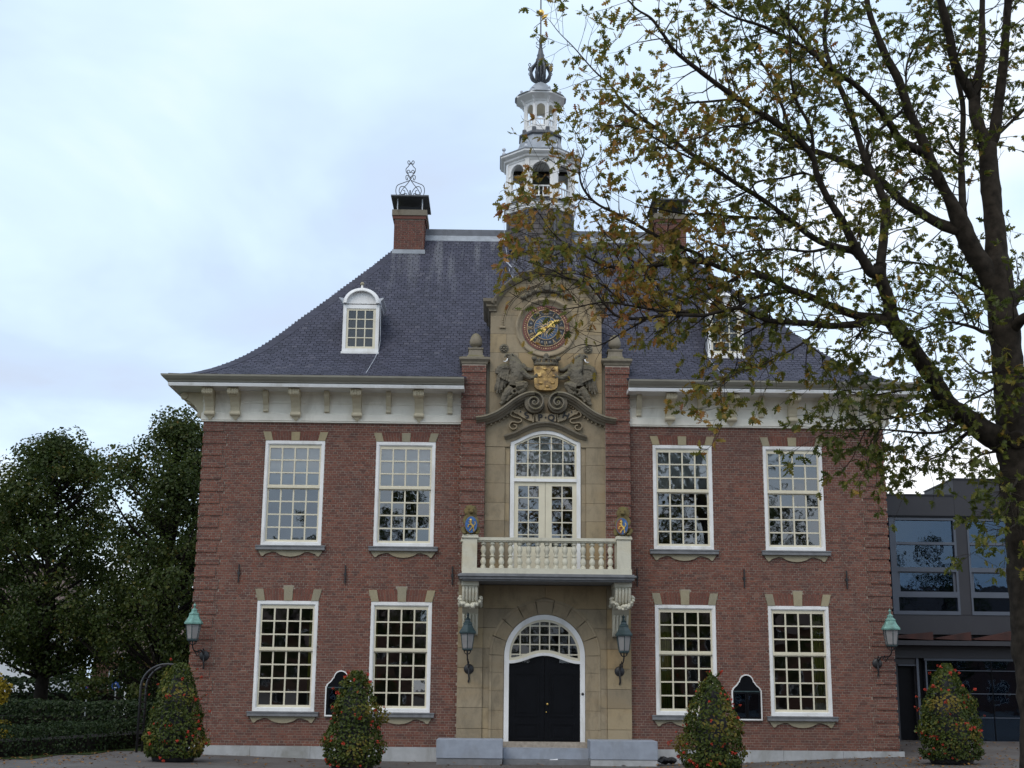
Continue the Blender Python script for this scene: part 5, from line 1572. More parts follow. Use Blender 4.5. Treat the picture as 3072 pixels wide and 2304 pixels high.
# ================================================================== THINGS ON THE BUILDING
# ---- wall lanterns
def wall_lantern(x, y, z, px_, pz_, wy, hood_mat, label):
    root = empty("wall_lantern", (px_, wy, pz_))
    tag(root, label, "lantern", "lanterns on the facade")
    ox_, oy_, oz_ = x - px_, y - wy, z - pz_
    c = (ox_, oy_, oz_)
    n = 6
    MB().octa([(0.115, 0.0), (0.128, 0.02), (0.168, 0.325)], c, n).build("lamp_glass", "lamp_glass", root)
    fr = MB()
    for k in range(n):
        a = 2 * PI * k / n + PI / n
        fr.tube([(ox_ + 0.12 * math.cos(a), oy_ + 0.12 * math.sin(a), oz_ - 0.01), (ox_ + 0.174 * math.cos(a), oy_ + 0.174 * math.sin(a), oz_ + 0.335)], 0.010, 5)
    fr.octa([(0.05, -0.05), (0.13, -0.03), (0.135, 0.0), (0.10, 0.003)], c, n)
    fr.build("lamp_frame", "hood_dark", root)
    MB().octa([(0.175, 0.325), (0.215, 0.335), (0.22, 0.365), (0.205, 0.385), (0.15, 0.46), (0.115, 0.53), (0.12, 0.545), (0.12, 0.565), (0.075, 0.60), (0.065, 0.64), (0.075, 0.65), (0.03, 0.685)], c, n).build("lamp_hood", hood_mat, root)
    f = MB().lathe([(0.025, 0.68), (0.02, 0.72), (0.015, 0.73)], c, 8).ball((ox_, oy_, oz_ + 0.755), 0.034, 8, 6)
    f.tube([(ox_, oy_, oz_ + 0.78), (ox_, oy_, oz_ + 0.82)], [0.012, 0.003], 5)
    f.build("lamp_finial", hood_mat, root, True)
    b = MB()
    main = smooth_path([(ox_, oy_, oz_ - 0.04), (ox_, oy_ * 0.98, oz_ - 0.14), (ox_ * 0.9, oy_ * 0.8, oz_ - 0.24), (ox_ * 0.7, oy_ * 0.45, oz_ - 0.26), (ox_ * 0.3, oy_ * 0.22, oz_ * 0.25 + 0.03), (0, -0.02, 0.0)], 5)
    b.tube(main, 0.016, 6)
    b.tube(smooth_path([(ox_ * 0.8, oy_ * 0.7, oz_ - 0.26), (ox_ * .6, oy_ * 0.55, oz_ - 0.36), (ox_ * .5, oy_ * 0.35, oz_ - 0.30), (ox_ * .6, oy_ * 0.42, oz_ - 0.22)], 5), 0.012, 5)
    for k in range(4):
        a = k * PI / 2 + PI / 4
        b.tube(smooth_path([(ox_, oy_, oz_ - 0.12), (ox_ + 0.07 * math.cos(a), oy_ + 0.07 * math.sin(a), oz_ - 0.10), (ox_ + 0.115 * math.cos(a), oy_ + 0.115 * math.sin(a), oz_ - 0.03), (ox_ + 0.08 * math.cos(a), oy_ + 0.08 * math.sin(a), oz_ - 0.05)], 4), 0.010, 5)
    b.tube(smooth_path([(0, -0.03, 0.0), (0.0, -0.05, -0.12), (0.01, -0.04, -0.22), (-0.01, -0.02, -0.30)], 4), [0.02] * 12 + [0.004], 6)
    b.tube(smooth_path([(0, -0.03, 0.06), (0, -0.12, 0.16), (0, -0.20, 0.10), (0, -0.14, 0.05)], 5), 0.012, 5)
    b.build("lamp_bracket", "iron", root)
    revolve_y(p := MB(), [(0.0, -0.045), (0.06, -0.04), (0.10, -0.025), (0.115, 0.0)], 0, 0, 20)
    p.build("wall_plate", "iron", root, True)
wall_lantern(-7.91, -0.55, 2.63, -7.74, 2.28, -0.03, "patina", "green patinated lantern on the left corner of the town hall")
wall_lantern(7.86, -0.55, 2.66, 7.66, 2.26, -0.03, "patina", "green patinated lantern on the right corner of the town hall")
wall_lantern(-1.73, -0.62, 2.48, -1.70, 2.04, -0.16, "hood_dark", "dark hooded lantern on the stone to the left of the door")
wall_lantern(1.79, -0.62, 2.46, 1.73, 2.02, -0.16, "hood_dark", "dark hooded lantern on the stone to the right of the door")

# ---- lions holding shields on the balcony
def lion(x, turn, label, half_red):
    root = empty("lion_statue", (x, -1.035, 4.985)); root.rotation_euler = (0, 0, turn)
    tag(root, label, "statue", "shield-bearing lions on the balcony")
    g = MB()
    g.ball((0, 0.02, 0.12), 0.15, 12, 8, sc=(1, 1, 0.9)); g.ball((0, 0.02, 0.28), 0.13, 12, 8, sc=(0.95, 0.95, 1.3))
    g.ball((0, 0.0, 0.42), 0.12, 12, 8); g.ball((0, -0.01, 0.52), 0.125, 12, 8); g.ball((0, 0.03, 0.57), 0.12, 12, 8)
    for k in range(9):
        a = PI * k / 8
        g.ball((0.115 * math.cos(a), 0.0, 0.53 + 0.10 * math.sin(a)), 0.045, 8, 6)
    for k in range(7):
        a = PI + PI * k / 6
        g.ball((0.10 * math.cos(a), -0.04, 0.48 + 0.12 * math.sin(a)), 0.045, 8, 6)
    g.ball((0, -0.09, 0.545), 0.075, 10, 7); g.ball((0, -0.135, 0.515), 0.048, 10, 7, sc=(1.1, 1, 0.8)); g.ball((0, -0.165, 0.525), 0.022, 8, 5)
    for s in (-1, 1):
        g.ball((s * 0.04, -0.135, 0.575), 0.022, 8, 5); g.ball((s * 0.085, -0.02, 0.64), 0.032, 8, 6)
        g.tube([(s * 0.10, -0.02, 0.40), (s * 0.145, -0.09, 0.30), (s * 0.135, -0.15, 0.24)], [0.055, 0.045, 0.038], 8)
        g.ball((s * 0.125, -0.165, 0.24), 0.04, 8, 6)
        g.tube([(s * 0.10, 0.05, 0.10), (s * 0.17, -0.04, 0.13), (s * 0.15, -0.13, 0.03)], [0.08, 0.06, 0.045], 8)
        g.ball((s * 0.14, -0.16, 0.03), 0.045, 8, 6, sc=(1, 1.3, 0.7))
    g.box(-0.16, 0.16, -0.14, 0.16, 0.0, 0.035)
    sculpt("body", g, "lion_stone", root, 0.014, 0.012)
    el = lambda r, zc, sx, sz: [(sx * math.cos(a) * r, zc + sz * math.sin(a) * r) for a in [2 * PI * i / 20 for i in range(20)]]
    sh = MB().extrude(el(1, 0.215, 0.135, 0.185), -0.215, -0.17).build("shield", "shield_blue", root)
    MB().extrude(el(1.07, 0.215, 0.135, 0.185), -0.205, -0.165).build("shield_rim", "lion_stone", sh)
    if half_red:
        h = [(0.0, 0.05)] + [p for p in el(0.93, 0.215, 0.135, 0.185) if p[0] < -0.004] + [(0.0, 0.38)]
        h = sorted([p for p in el(0.93, 0.215, 0.135, 0.185) if p[0] < -0.004], key=lambda p: -p[1])
        MB().extrude([(-0.002, 0.385)] + h + [(-0.002, 0.045)], -0.222, -0.214).build("shield_half", "shield_brown", sh, fix=True)
    c = MB()
    for pts, w in (([(0.0, 0.30), (-0.02, 0.25), (0.02, 0.20), (0.05, 0.15)], 0.024), ([(0.01, 0.22), (-0.06, 0.20), (-0.07, 0.15)], 0.014), ([(0.03, 0.17), (-0.02, 0.10), (-0.04, 0.07)], 0.014),
                   ([(0.04, 0.15), (0.06, 0.09), (0.05, 0.06)], 0.014), ([(-0.01, 0.27), (-0.06, 0.27)], 0.012), ([(0.05, 0.18), (0.09, 0.24), (0.07, 0.29)], 0.010)):
        q = smooth_path(pts, 3)
        c.tube([(px_, -0.222, pz_) for px_, pz_ in q], w, 6)
    c.ball((-0.015, -0.222, 0.315), 0.03, 8, 5)
    c.build("shield_charge", "gold", sh)
stone("lion_stone", (0.20, 0.155, 0.07), moss=0.8, dark=0.45)
simple("shield_brown", (0.22, 0.075, 0.03), 0.45, 0.3, 14.0)
lion(BX - 1.73, 0.10, "small stone lion with blue shield on the left balcony pedestal", False)
lion(BX + 1.73, -0.22, "small stone lion with brown and blue shield on the right balcony pedestal", True)

# ---- notice boards
def notice_board(x, label):
    root = empty("notice_board", (x, 0, 0.965))
    tag(root, label, "notice board", "notice boards on the facade")
    o = [(0.345, 0.0), (0.345, 0.665), (0.325, 0.67), (0.322, 0.70), (0.29, 0.735), (0.25, 0.765), (0.21, 0.81), (0.19, 0.85), (0.165, 0.86), (0.16, 0.895), (0.135, 0.95), (0.095, 0.99), (0.05, 1.012), (0.0, 1.02)]
    full_ = o + [(-a, b) for a, b in o[:-1]][::-1]
    s_ = 0.93
    inn = [(a * 0.915, 0.03 + b * 0.945) for a, b in full_]
    MB().extrude(full_, -0.07, -0.004, [inn]).build("border", "white_paint", root, fix=True)
    MB().extrude(inn, -0.045, -0.006).build("back_panel", "black_paint", root, fix=True)
    for s in (-1, 1):
        a, b = sorted((s * 0.012, s * 0.295))
        d = MB().extrude(rect(a, b, 0.05, 0.61), -0.066, -0.046, [rect(a + 0.03, b - 0.03, 0.08, 0.58)]).build("case_door", "black_paint", root)
        MB().extrude(rect(a + 0.03, b - 0.03, 0.08, 0.58), -0.057, -0.053).build("case_glass", "annex_glass", d)
    MB().box(-0.31, 0.31, -0.066, -0.046, 0.625, 0.65).build("case_rail", "hood_dark", root)
notice_board(-4.605, "black notice board with white curved border, half hidden by a flower tower")
notice_board(4.635, "black notice board with white curved border between the right-hand windows")

# ---- blinds and curtains behind the glass
def blind(x, z0, z1, label):
    g = MB(); n = 24
    vs, fs = [], []
    for i in range(n + 1):
        u = -0.62 + 1.24 * i / n
        for z in (z0, z1): vs.append((x + u, 0.13 + 0.004 * math.sin(i * 1.1), z))
    for i in range(n): fs.append((2 * i, 2 * i + 2, 2 * i + 3, 2 * i + 1))
    g.add(vs, fs)
    o = g.build("roller_blind", "blind_fabric", None, True)
    md = o.modifiers.new('s', 'SOLIDIFY'); md.thickness = 0.003
    tag(o, label, "blind", "white blinds behind upper windows")
blind(-5.894, 6.17, 7.27, "white blind half drawn behind the far-left upper window")
blind(-3.275, 6.19, 7.27, "white blind half drawn behind the upper window left of the stone panel")
blind(3.275, 6.21, 7.27, "white blind half drawn behind the upper window right of the stone panel")
blind(0.03, 6.46, 7.50, "white blind behind the arched upper light over the balcony")
blind(5.894, 6.98, 7.27, "white blind rolled up behind the far-right upper window")
def curtain(x0, x1, z0, z1, label, y=0.2):
    g = MB(); n = 36; vs, fs = [], []
    for i in range(n + 1):
        u = lerp(x0, x1, i / n)
        for z in (z0, z1): vs.append((u, y + 0.028 * math.sin(i * 1.35) + 0.01 * math.sin(i * 0.5 + z), z))
    for i in range(n): fs.append((2 * i, 2 * i + 2, 2 * i + 3, 2 * i + 1))
    o = g.add(vs, fs).build("curtain", "curtain_green", None, True)
    md = o.modifiers.new('s', 'SOLIDIFY'); md.thickness = 0.003
    tag(o, label, "curtain", "green curtains in the ground-floor windows")
curtain(-5.40, -5.27, 1.1, 3.5, "narrow green curtain at the right edge of the far-left ground-floor window")
curtain(-3.92, -3.83, 1.1, 3.5, "thin green curtain at the left edge of the ground-floor window left of the door")
curtain(2.63, 2.95, 1.1, 3.5, "green curtain filling the left panes of the window right of the door")
curtain(6.20, 6.53, 1.1, 3.5, "green curtain filling the right panes of the far-right ground-floor window")

# ---- small things at the door
g = MB(); rb_ = random.Random(2)
for k in range(16): g.ball((rb_.uniform(-0.2, 0.2), rb_.uniform(-0.12, 0.12), 0.05 + rb_.uniform(0, 0.09) * (1 - k / 24)), rb_.uniform(0.04, 0.09), 7, 5, sc=(1.2, 1, 0.7))
o = sculpt("rubbish_bag", g, "pot_black", None, 0.022, 0.03, (2.66, -0.72, gz(2.66, -0.7) + 0.02))
tag(o, "crumpled black bag lying beside the right bluestone block", "bag")
o = MB().add([(-0.09, 0, 0.002), (0.09, -0.01, 0.004), (0.10, 0.09, 0.02), (-0.08, 0.10, 0.004), (-0.09, 0, -0.001), (0.09, -0.01, 0.001), (0.10, 0.09, 0.017), (-0.08, 0.10, 0.001)],
             [(0, 1, 2, 3), (7, 6, 5, 4), (0, 4, 5, 1), (1, 5, 6, 2), (2, 6, 7, 3), (3, 7, 4, 0)]).build("paper_sheet", "paper")
o.location = (0.20, -0.88, 0.101)
tag(o, "white sheet of paper lying on the lower step", "paper")

# ================================================================== FLOWER TOWERS
lf_me = None
def leaf_quad(mb, c, n, size, rng, rnd, up=0.3):
    """small rounded leaf: six-sided, folded along the middle"""
    n = Vector(n)
    if n.length < 1e-6: n = Vector((0, 0, 1))
    n.normalize()
    t_ = n.orthogonal().normalized()
    t_.rotate(Matrix.Rotation(rng.uniform(0, 2 * PI), 3, n))
    b = n.cross(t_)
    c = Vector(c)
    w, h = size * rng.uniform(0.75, 1.1), size * rng.uniform(0.9, 1.2)
    f = n * size * 0.18
    p = [c - t_ * h * 0.5, c + b * w * 0.42 - t_ * h * 0.15 + f, c + b * w * 0.36 + t_ * h * 0.25 + f, c + t_ * h * 0.5, c - b * w * 0.36 + t_ * h * 0.25 + f, c - b * w * 0.42 - t_ * h * 0.15 + f]
    mb.add([tuple(q) for q in p], [(0, 1, 2, 3), (0, 3, 4, 5)], rnd)
fl = MB(); fr2 = random.Random(9)
for k in range(9):
    d = Vector((fr2.gauss(0, 1), fr2.gauss(0, 1), fr2.gauss(0.3, 1))).normalized()
    c = d * 0.028
    for j in range(4): leaf_quad(fl, c + Vector((fr2.uniform(-.008, .008), fr2.uniform(-.008, .008), fr2.uniform(-.008, .008))), d + Vector((fr2.gauss(0, .5), fr2.gauss(0, .5), fr2.gauss(0, .5))), 0.026, fr2, fr2.random())
flower_me = fl.mesh("flower", "red_flower")
def flower_tower(x, y, label, seed, h=1.90, wid=1.0):
    z0 = gz(x, y)
    root = empty("flower_tower", (x, y, z0)); root.rotation_euler = (math.sin(seed) * 0.02, math.cos(seed * 2) * 0.025, seed); tag(root, label, "flower tower", "flower towers in front of the town hall")
    r_ = random.Random(seed)
    pot = MB()
    pot.octa([(0.40, 0.0), (0.42, 0.03), (0.47, 0.20), (0.49, 0.205), (0.49, 0.235), (0.45, 0.235), (0.44, 0.20)], (0, 0, 0), 12)
    pot.build("tub", "pot_black", root)
    MB().lathe([(0.28, 0.20), (0.34, 0.5), (0.30, 1.0), (0.2, 1.5), (0.06, h - 0.15)], (0, 0, 0), 10).build("core", "pot_black", root)
    prof = [(0.08, 0.50), (0.22, 0.57), (0.40, 0.62), (0.62, 0.62), (0.90, 0.575), (1.2, 0.49), (1.45, 0.40), (1.65, 0.30), (1.80, 0.19), (1.92, 0.07)]
    prof = [(z * h / 1.92, r * wid) for z, r in prof]
    g = MB()
    lump = [(r_.uniform(0, 2 * PI), r_.uniform(0.2, h), r_.uniform(0.08, 0.22)) for _ in range(26)]
    n = 4600
    fl_spots = []
    for k in range(n):
        z = 0.09 + (h - 0.08) * (1 - math.sqrt(r_.random()) * 0.999) if r_.random() < 0.55 else r_.uniform(0.09, h)
        a = r_.uniform(0, 2 * PI)
        R = interp(prof, z)
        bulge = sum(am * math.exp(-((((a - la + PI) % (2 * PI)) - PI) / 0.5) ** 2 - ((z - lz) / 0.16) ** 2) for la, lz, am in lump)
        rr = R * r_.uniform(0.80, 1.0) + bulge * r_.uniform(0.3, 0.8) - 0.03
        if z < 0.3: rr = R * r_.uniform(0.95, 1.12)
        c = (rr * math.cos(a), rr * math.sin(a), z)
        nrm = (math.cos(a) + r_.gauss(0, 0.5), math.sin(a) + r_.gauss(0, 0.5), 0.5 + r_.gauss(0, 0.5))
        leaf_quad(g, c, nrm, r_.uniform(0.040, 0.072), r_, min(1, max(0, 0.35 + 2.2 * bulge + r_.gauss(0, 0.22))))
        if k % 105 == 0:
            for _ in range(r_.choice((1, 1, 2, 3))): fl_spots.append((a + r_.gauss(0, 0.09), z + r_.gauss(0, 0.04), rr + r_.uniform(-0.03, 0.02)))
    for k in range(14):         # loose shoots
        a = r_.uniform(0, 2 * PI); z = r_.uniform(0.4, h + 0.02); R = interp(prof, z)
        for j in range(8):
            rr = R - 0.02 + j * 0.018
            leaf_quad(g, (rr * math.cos(a), rr * math.sin(a), z + j * 0.012), (math.cos(a), math.sin(a), 0.7), 0.05, r_, r_.random())
        fl_spots.append((a, z + 0.09, R + 0.08))
    stuff(g.build("foliage", "planter_leaf", root))
    for a, z, rr in fl_spots:
        s = r_.uniform(0.5, 0.95)
        obj("flower", flower_me, root, ((rr + 0.04) * math.cos(a), (rr + 0.04) * math.sin(a), z), (r_.uniform(0, 3), r_.uniform(0, 3), r_.uniform(0, 3)), (s, s, s))
flower_tower(-7.62, -3.0, "red-flowering plant tower before the left corner, beside the black metal arch", 31, 1.95, 0.93)
flower_tower(-3.93, -3.5, "red-flowering plant tower in front of the left notice board", 32, 1.92, 0.90)
flower_tower(3.27, -3.4, "red-flowering plant tower left of the right notice board", 33, 1.90, 0.97)
flower_tower(8.25, -3.0, "red-flowering plant tower before the dark glass annex", 34, 2.0, 1.0)

# ================================================================== ANNEX
annex = empty("annex_building", (8.3, 4.0, 0)); annex_w = Vector((8.3, 4.0, 0))
tag(annex, "dark grey modern annex with large glass panes behind the oak", "building")
def A(mb, name, mat, parent=None, **k):
    for i, v in enumerate(mb.v): mb.v[i] = (v[0] - 8.3, v[1] - 4.0, v[2])
    return mb.build(name, mat, parent or annex, **k)
AY = 4.0
A(MB().box(8.3, 17.0, AY + 0.25, 12.0, 0.0, 6.1), "mass", "annex_panel")
A(MB().box(8.3, 11.065, AY, AY + 0.3, 6.205, 6.74).box(8.3, 11.065, AY - 0.03, AY + 0.32, 6.741, 6.775), "parapet", "annex_panel")
A(MB().box(11.07, 17.0, AY - 0.002, 6.4, 6.205, 7.18).box(11.05, 17.02, AY - 0.03, 6.42, 7.181, 7.215), "parapet", "annex_panel")
A(MB().box(8.3, 17.0, AY - 0.02, AY + 0.1, 6.15, 6.20), "shadow_gap", "black_paint")
A(MB().box(8.3, 17.0, AY + 0.02, AY + 0.26, 3.10, 3.60), "fascia", "annex_panel")
A(MB().box(11.07, 11.36, AY + 0.02, AY + 0.24, 3.61, 6.14), "pier", "annex_panel")
A(MB().box(13.0, 13.3, AY + 0.02, AY + 0.24, 3.61, 6.14), "pier", "annex_panel")
for x0, x1 in ((9.30, 11.065), (11.365, 12.995), (13.305, 14.9)):
    fr = MB().extrude(rect(x0, x1, 3.605, 6.145), AY + 0.0, AY + 0.12, [rect(x0 + 0.16 if x0 < 9.4 else x0 + 0.05, x1 - 0.06, a, b) for a, b in ((3.70, 4.055), (4.20, 4.72), (4.84, 5.43), (5.50, 6.08))])
    w = A(fr, "annex_window", "annex_frame")
    a0 = x0 + 0.16 if x0 < 9.4 else x0 + 0.05
    A(MB().extrude(rect(a0, x1 - 0.06, 4.13, 4.72), AY + 0.06, AY + 0.11, [rect(a0 + 0.07, x1 - 0.13, 4.20, 4.69)]), "vent_frame", "annex_frame", w)
    for a, b in ((3.70, 4.055), (4.20, 4.72), (4.84, 5.43), (5.50, 6.08)):
        A(MB().extrude(rect(a0 - 0.01, x1 - 0.05, a - 0.01, b + 0.01), AY + 0.085, AY + 0.09), "pane", "annex_glass", w)
A(MB().box(9.0, 9.29, AY + 0.10, AY + 0.12, 3.62, 6.14), "side_pane", "annex_glass")
A(MB().box(9.02, 9.06, AY + 0.05, AY + 0.11, 3.62, 6.14).box(9.0, 9.29, AY + 0.05, AY + 0.11, 5.42, 5.48).box(9.0, 9.29, AY + 0.05, AY + 0.11, 4.75, 4.81).box(9.0, 9.29, AY + 0.05, AY + 0.11, 4.05, 4.1), "side_frame", "annex_frame")
for x0, x1, z0, z1 in ((8.9, 10.12, 3.01, 3.16), (10.20, 11.10, 2.98, 3.17), (11.18, 13.0, 2.97, 3.36), (13.1, 15, 2.97, 3.4)):
    g = MB(); yb, yf_ = AY + 0.02, AY - 0.55
    vs = [(x0, yf_, z0), (x1, yf_, z1 - 0.02), (x1, yb, z1 - 0.02), (x0, yb, z0), (x0, yf_, z0 - 0.02), (x1, yf_, 2.93), (x1, yb, 2.93), (x0, yb, z0 - 0.02)]
    g.add(vs, [(0, 1, 2, 3), (4, 5, 1, 0), (5, 6, 2, 1), (7, 6, 5, 4), (7, 4, 0, 3)])
    A(g, "canopy_panel", "rust_steel", fix=True)
A(MB().box(8.3, 17.0, AY - 0.6, AY + 0.24, 2.80, 2.915), "canopy_beam", "annex_panel")
A(MB().box(8.3, 17.0, AY - 0.1, AY + 0.24, 2.49, 2.79), "lintel_band", "annex_panel")
A(MB().box(8.9, 9.80, AY + 0.0, AY + 0.22, 2.33, 2.485).box(8.3, 9.32, AY + 0.0, AY + 0.24, 0.2, 2.325), "porch_wall", "annex_panel")
A(MB().box(9.34, 9.80, AY - 0.02, AY + 0.02, 2.29, 2.325), "door_lintel", "annex_frame")
A(MB().box(9.33, 9.80, AY + 0.19, AY + 0.24, 0.2, 2.285), "annex_door", "black_paint")
A(MB().box(9.80, 9.86, AY - 0.05, AY + 0.06, 0.2, 2.48).box(10.03, 10.07, AY - 0.05, AY + 0.06, 0.2, 2.46), "porch_post", "annex_frame")
A(MB().box(9.88, 10.02, AY + 0.12, AY + 0.18, 0.2, 2.45), "jamb", "black_paint")
A(MB().box(10.0, 15.0, AY - 0.07, AY + 0.05, 2.43, 2.485), "shopfront_head", "annex_frame")
for x0, x1 in ((10.07, 11.75), (11.78, 13.4), (13.43, 15.0)):
    A(MB().extrude(rect(x0, x1, 0.35, 2.43), AY + 0.02, AY + 0.03), "shop_pane", "annex_glass")
for z in (2.18, 1.60, 1.0): A(MB().box(10.07, 15.0, AY + 0.008, AY + 0.017, z - 0.008, z + 0.008), "glazing_bar", "annex_frame")
A(MB().box(11.755, 11.775, AY + 0.0, AY + 0.05, 0.35, 2.43), "glazing_bar", "black_paint")
A(MB().box(10.0, 15.0, AY - 0.04, AY + 0.06, 0.2, 0.35), "shopfront_base", "annex_panel")

# ================================================================== LEFT SIDE: ARCH, HEDGES, SIGNS, HOUSES
o = empty("garden_arch", (-8.65, 0.6, gz(-8.6, 0.6))); tag(o, "black metal garden arch behind the leftmost flower tower", "arch")
for dy in (-0.25, 0.25):
    g = MB(); pts = [(-0.58, dy, 0.0), (-0.58, dy, 1.45)] + [(0.58 * math.cos(a), dy, 1.45 + 0.52 * math.sin(a)) for a in [PI - PI * i / 14 for i in range(1, 15)]] + [(0.58, dy, 0.0)]
    g.tube(pts, 0.028, 7).build("hoop", "iron", o, True)
g = MB()
for i in range(9):
    for s in (-1, 1): g.tube([(s * 0.58, -0.25, 0.15 + i * 0.16), (s * 0.58, 0.25, 0.15 + i * 0.16)], 0.012, 5)
for i in range(1, 8):
    a = PI * i / 8
    g.tube([(0.58 * math.cos(a), -0.25, 1.45 + 0.52 * math.sin(a)), (0.58 * math.cos(a), 0.25, 1.45 + 0.52 * math.sin(a))], 0.012, 5)
g.build("rung", "iron", o)

def hedge(name, path, w, h, label, n, size, mat="hedge_leaf", seed=1, cat="hedge"):
    """leafy bank along a path"""
    r_ = random.Random(seed)
    root = empty(name, (path[0][0], path[0][1], 0)); tag(root, label, cat)
    ox_, oy_ = path[0]
    core, g = MB(), MB()
    P = [Vector((a, b)) for a, b in path]
    seg = [(P[i + 1] - P[i]).length for i in range(len(P) - 1)]; tot = sum(seg)
    def at(u):
        d = u * tot
        for i, L in enumerate(seg):
            if d <= L or i == len(seg) - 1:
                dr = (P[i + 1] - P[i]).normalized()
                return P[i] + dr * d, Vector((-dr.y, dr.x)), dr
            d -= L
    for i in range(len(P) - 1):
        dr = (P[i + 1] - P[i]).normalized(); nn = Vector((-dr.y, dr.x)) * (w * 0.36)
        q = [P[i] + nn, P[i] - nn, P[i + 1] - nn, P[i + 1] + nn]
        core.add([(v.x - ox_, v.y - oy_, z) for z in (0, h * 0.72) for v in q], [(0, 1, 5, 4), (1, 2, 6, 5), (2, 3, 7, 6), (3, 0, 4, 7), (4, 5, 6, 7)])
    core.build("core", "bark_dark", root)
    for k in range(n):
        p, nn, dr = at(r_.random())
        a = r_.uniform(-0.3, PI + 0.3)
        side = math.cos(a); top = math.sin(a)
        e = 4
        q = (abs(side) ** e + abs(top) ** e) ** (1 / e)
        lum = 1 + 0.30 * noise.noise(Vector((p.x * 1.1, p.y * 1.1, a))) + 0.12 * noise.noise(Vector((p.x * 4, p.y * 4, a * 2)))
        off = side / q * w * 0.5 * lum * r_.uniform(0.9, 1.05)
        z = max(0.02, h * 0.5 + top / q * h * 0.5 * lum * r_.uniform(0.93, 1.04)) if top > -0.2 else 0.05
        if abs(side) > abs(top): z = r_.uniform(0.02, h * min(1.0, lum))
        c = (p.x + nn.x * off - ox_, p.y + nn.y * off - oy_, z + gz(p.x, p.y))
        leaf_quad(g, c, (nn.x * side + r_.gauss(0, .5), nn.y * side + r_.gauss(0, .5), max(0.1, top) + r_.gauss(0, .5)), size * r_.uniform(0.7, 1.3), r_, min(1, max(0, r_.gauss(0.45, 0.25))))
    stuff(g.build("foliage", mat, root))
hedge("low_hedge", [(-15.5, -7.0), (-12.4, -4.3), (-10.75, 0.2), (-10.2, 3.0), (-10.3, 4.6)], 1.3, 0.62, "low dark clipped hedge along the paving at lower left", 11000, 0.055, seed=2)
hedge("tall_hedge", [(-15.6, 8.0), (-13.0, 8.4), (-9.6, 8.2)], 1.8, 1.02, "taller dark hedge behind the low hedge", 9000, 0.075, seed=3)
hedge("far_hedge", [(-26, 30), (-20, 31), (-11, 30)], 2.0, 1.75, "far dark hedge below the white house", 6000, 0.16, seed=4)
hedge("side_shrub", [(-9.4, 3.6), (-8.9, 6.0)], 1.2, 1.5, "dark shrub behind the black metal arch", 4000, 0.08, "hedge_leaf", 6, "shrub")

def house(x0, x1, y, depth, hw, hr, wall_mat, wins, label, face=-1):
    root = empty("house", (x0, y, 0)); tag(root, label, "house")
    W_ = x1 - x0
    MB().box(0, W_, 0, depth, 0, hw).build("wall", wall_mat, root)
    ym = depth / 2
    MB().add([(-0.3, -0.35, hw), (W_ + 0.3, -0.35, hw), (W_ + 0.3, ym, hr), (-0.3, ym, hr), (-0.3, depth + 0.35, hw), (W_ + 0.3, depth + 0.35, hw)], [(0, 1, 2, 3), (3, 2, 5, 4), (0, 3, 4), (1, 5, 2), (0, 4, 5, 1)]).build("roof", "house_roof", root)
    for (a, b, c, d) in wins:
        f0, f1 = (-0.04, 0.02) if face < 0 else (depth - 0.02, depth + 0.04)
        nb = 4
        holes_ = [rect(a + 0.05 + i * (b - a - 0.1) / nb + 0.02, a + 0.05 + (i + 1) * (b - a - 0.1) / nb - 0.02, c + 0.06, d - 0.06) for i in range(nb)]
        f = MB().extrude(rect(a, b, c, d), f0, f1, holes_).build("window", "white_paint", root)
        MB().box(a, b, *( (-0.012, -0.006) if face < 0 else (depth + 0.006, depth + 0.012)), c, d).build("pane", "black_paint", f)
house(-33.4, -25.9, 44.0, 8.0, 4.6, 8.5, "house_white", [(6.2, 7.1, 2.35, 3.0), (2.0, 3.2, 2.3, 3.2)], "white house half hidden behind the left trees")
house(-25.5, -18.0, 52.0, 8.0, 3.4, 6.5, "house_brick", [(1.0, 2.2, 1.4, 2.6), (4.5, 5.7, 1.4, 2.6)], "low brick house behind the hedge and the sign posts")

def street_sign(x, y, z, r, mat, label, rim=None):
    root = empty("road_sign", (x, y, gz(x, y))); tag(root, label, "road sign")
    zz = z - gz(x, y)
    MB().tube([(0, 0.03, 0), (0, 0.03, zz + r)], 0.03, 7).build("post", "metal_grey", root)
    revolve_y(d := MB(), [(0.0, -0.012), (r, -0.012), (r, 0.012), (0.0, 0.012)], 0, zz, 24); f = d.build("sign_face", mat, root)
    if rim:
        revolve_y(d := MB(), [(r, -0.016), (r * 0.8, -0.016), (r * 0.8, -0.012)], 0, zz, 24); d.build("sign_rim", rim, f)
        MB().extrude([(-r * .62, zz + r * .5), (-r * .5, zz + r * .62), (r * .62, zz - r * .5), (r * .5, zz - r * .62)], -0.017, -0.013).build("sign_bar", rim, f)
    else:
        MB().extrude([(-0.02, zz - r * .1), (0.02, zz - r * .1), (0.02, zz + r * .6), (-0.02, zz + r * .6)], -0.017, -0.013).extrude([(-r * .5, zz - r * .45), (-r * .4, zz - r * .3), (r * .4, zz - r * .3), (r * .5, zz - r * .45)], -0.017, -0.013).build("sign_symbol", "paper", f)
street_sign(-17.55, 28.5, 1.58, 0.19, "sign_blue", "round blue road sign beside the white lamp post")
street_sign(-18.8, 28.5, 1.56, 0.16, "sign_blue", "small round road sign with red border left of the blue sign", "sign_red")
root = empty("lamp_post", (-17.2, 28.8, 0)); tag(root, "white lamp post with yellow lantern behind the hedges", "lamp post")
MB().tube([(0, 0, 0), (0, 0, 2.7)], [0.05, 0.035], 8).build("pole", "paper", root)
MB().tube([(0, 0, 2.65), (-0.2, 0, 2.85), (-0.32, 0, 2.82)], 0.02, 6).build("arm", "metal_grey", root)
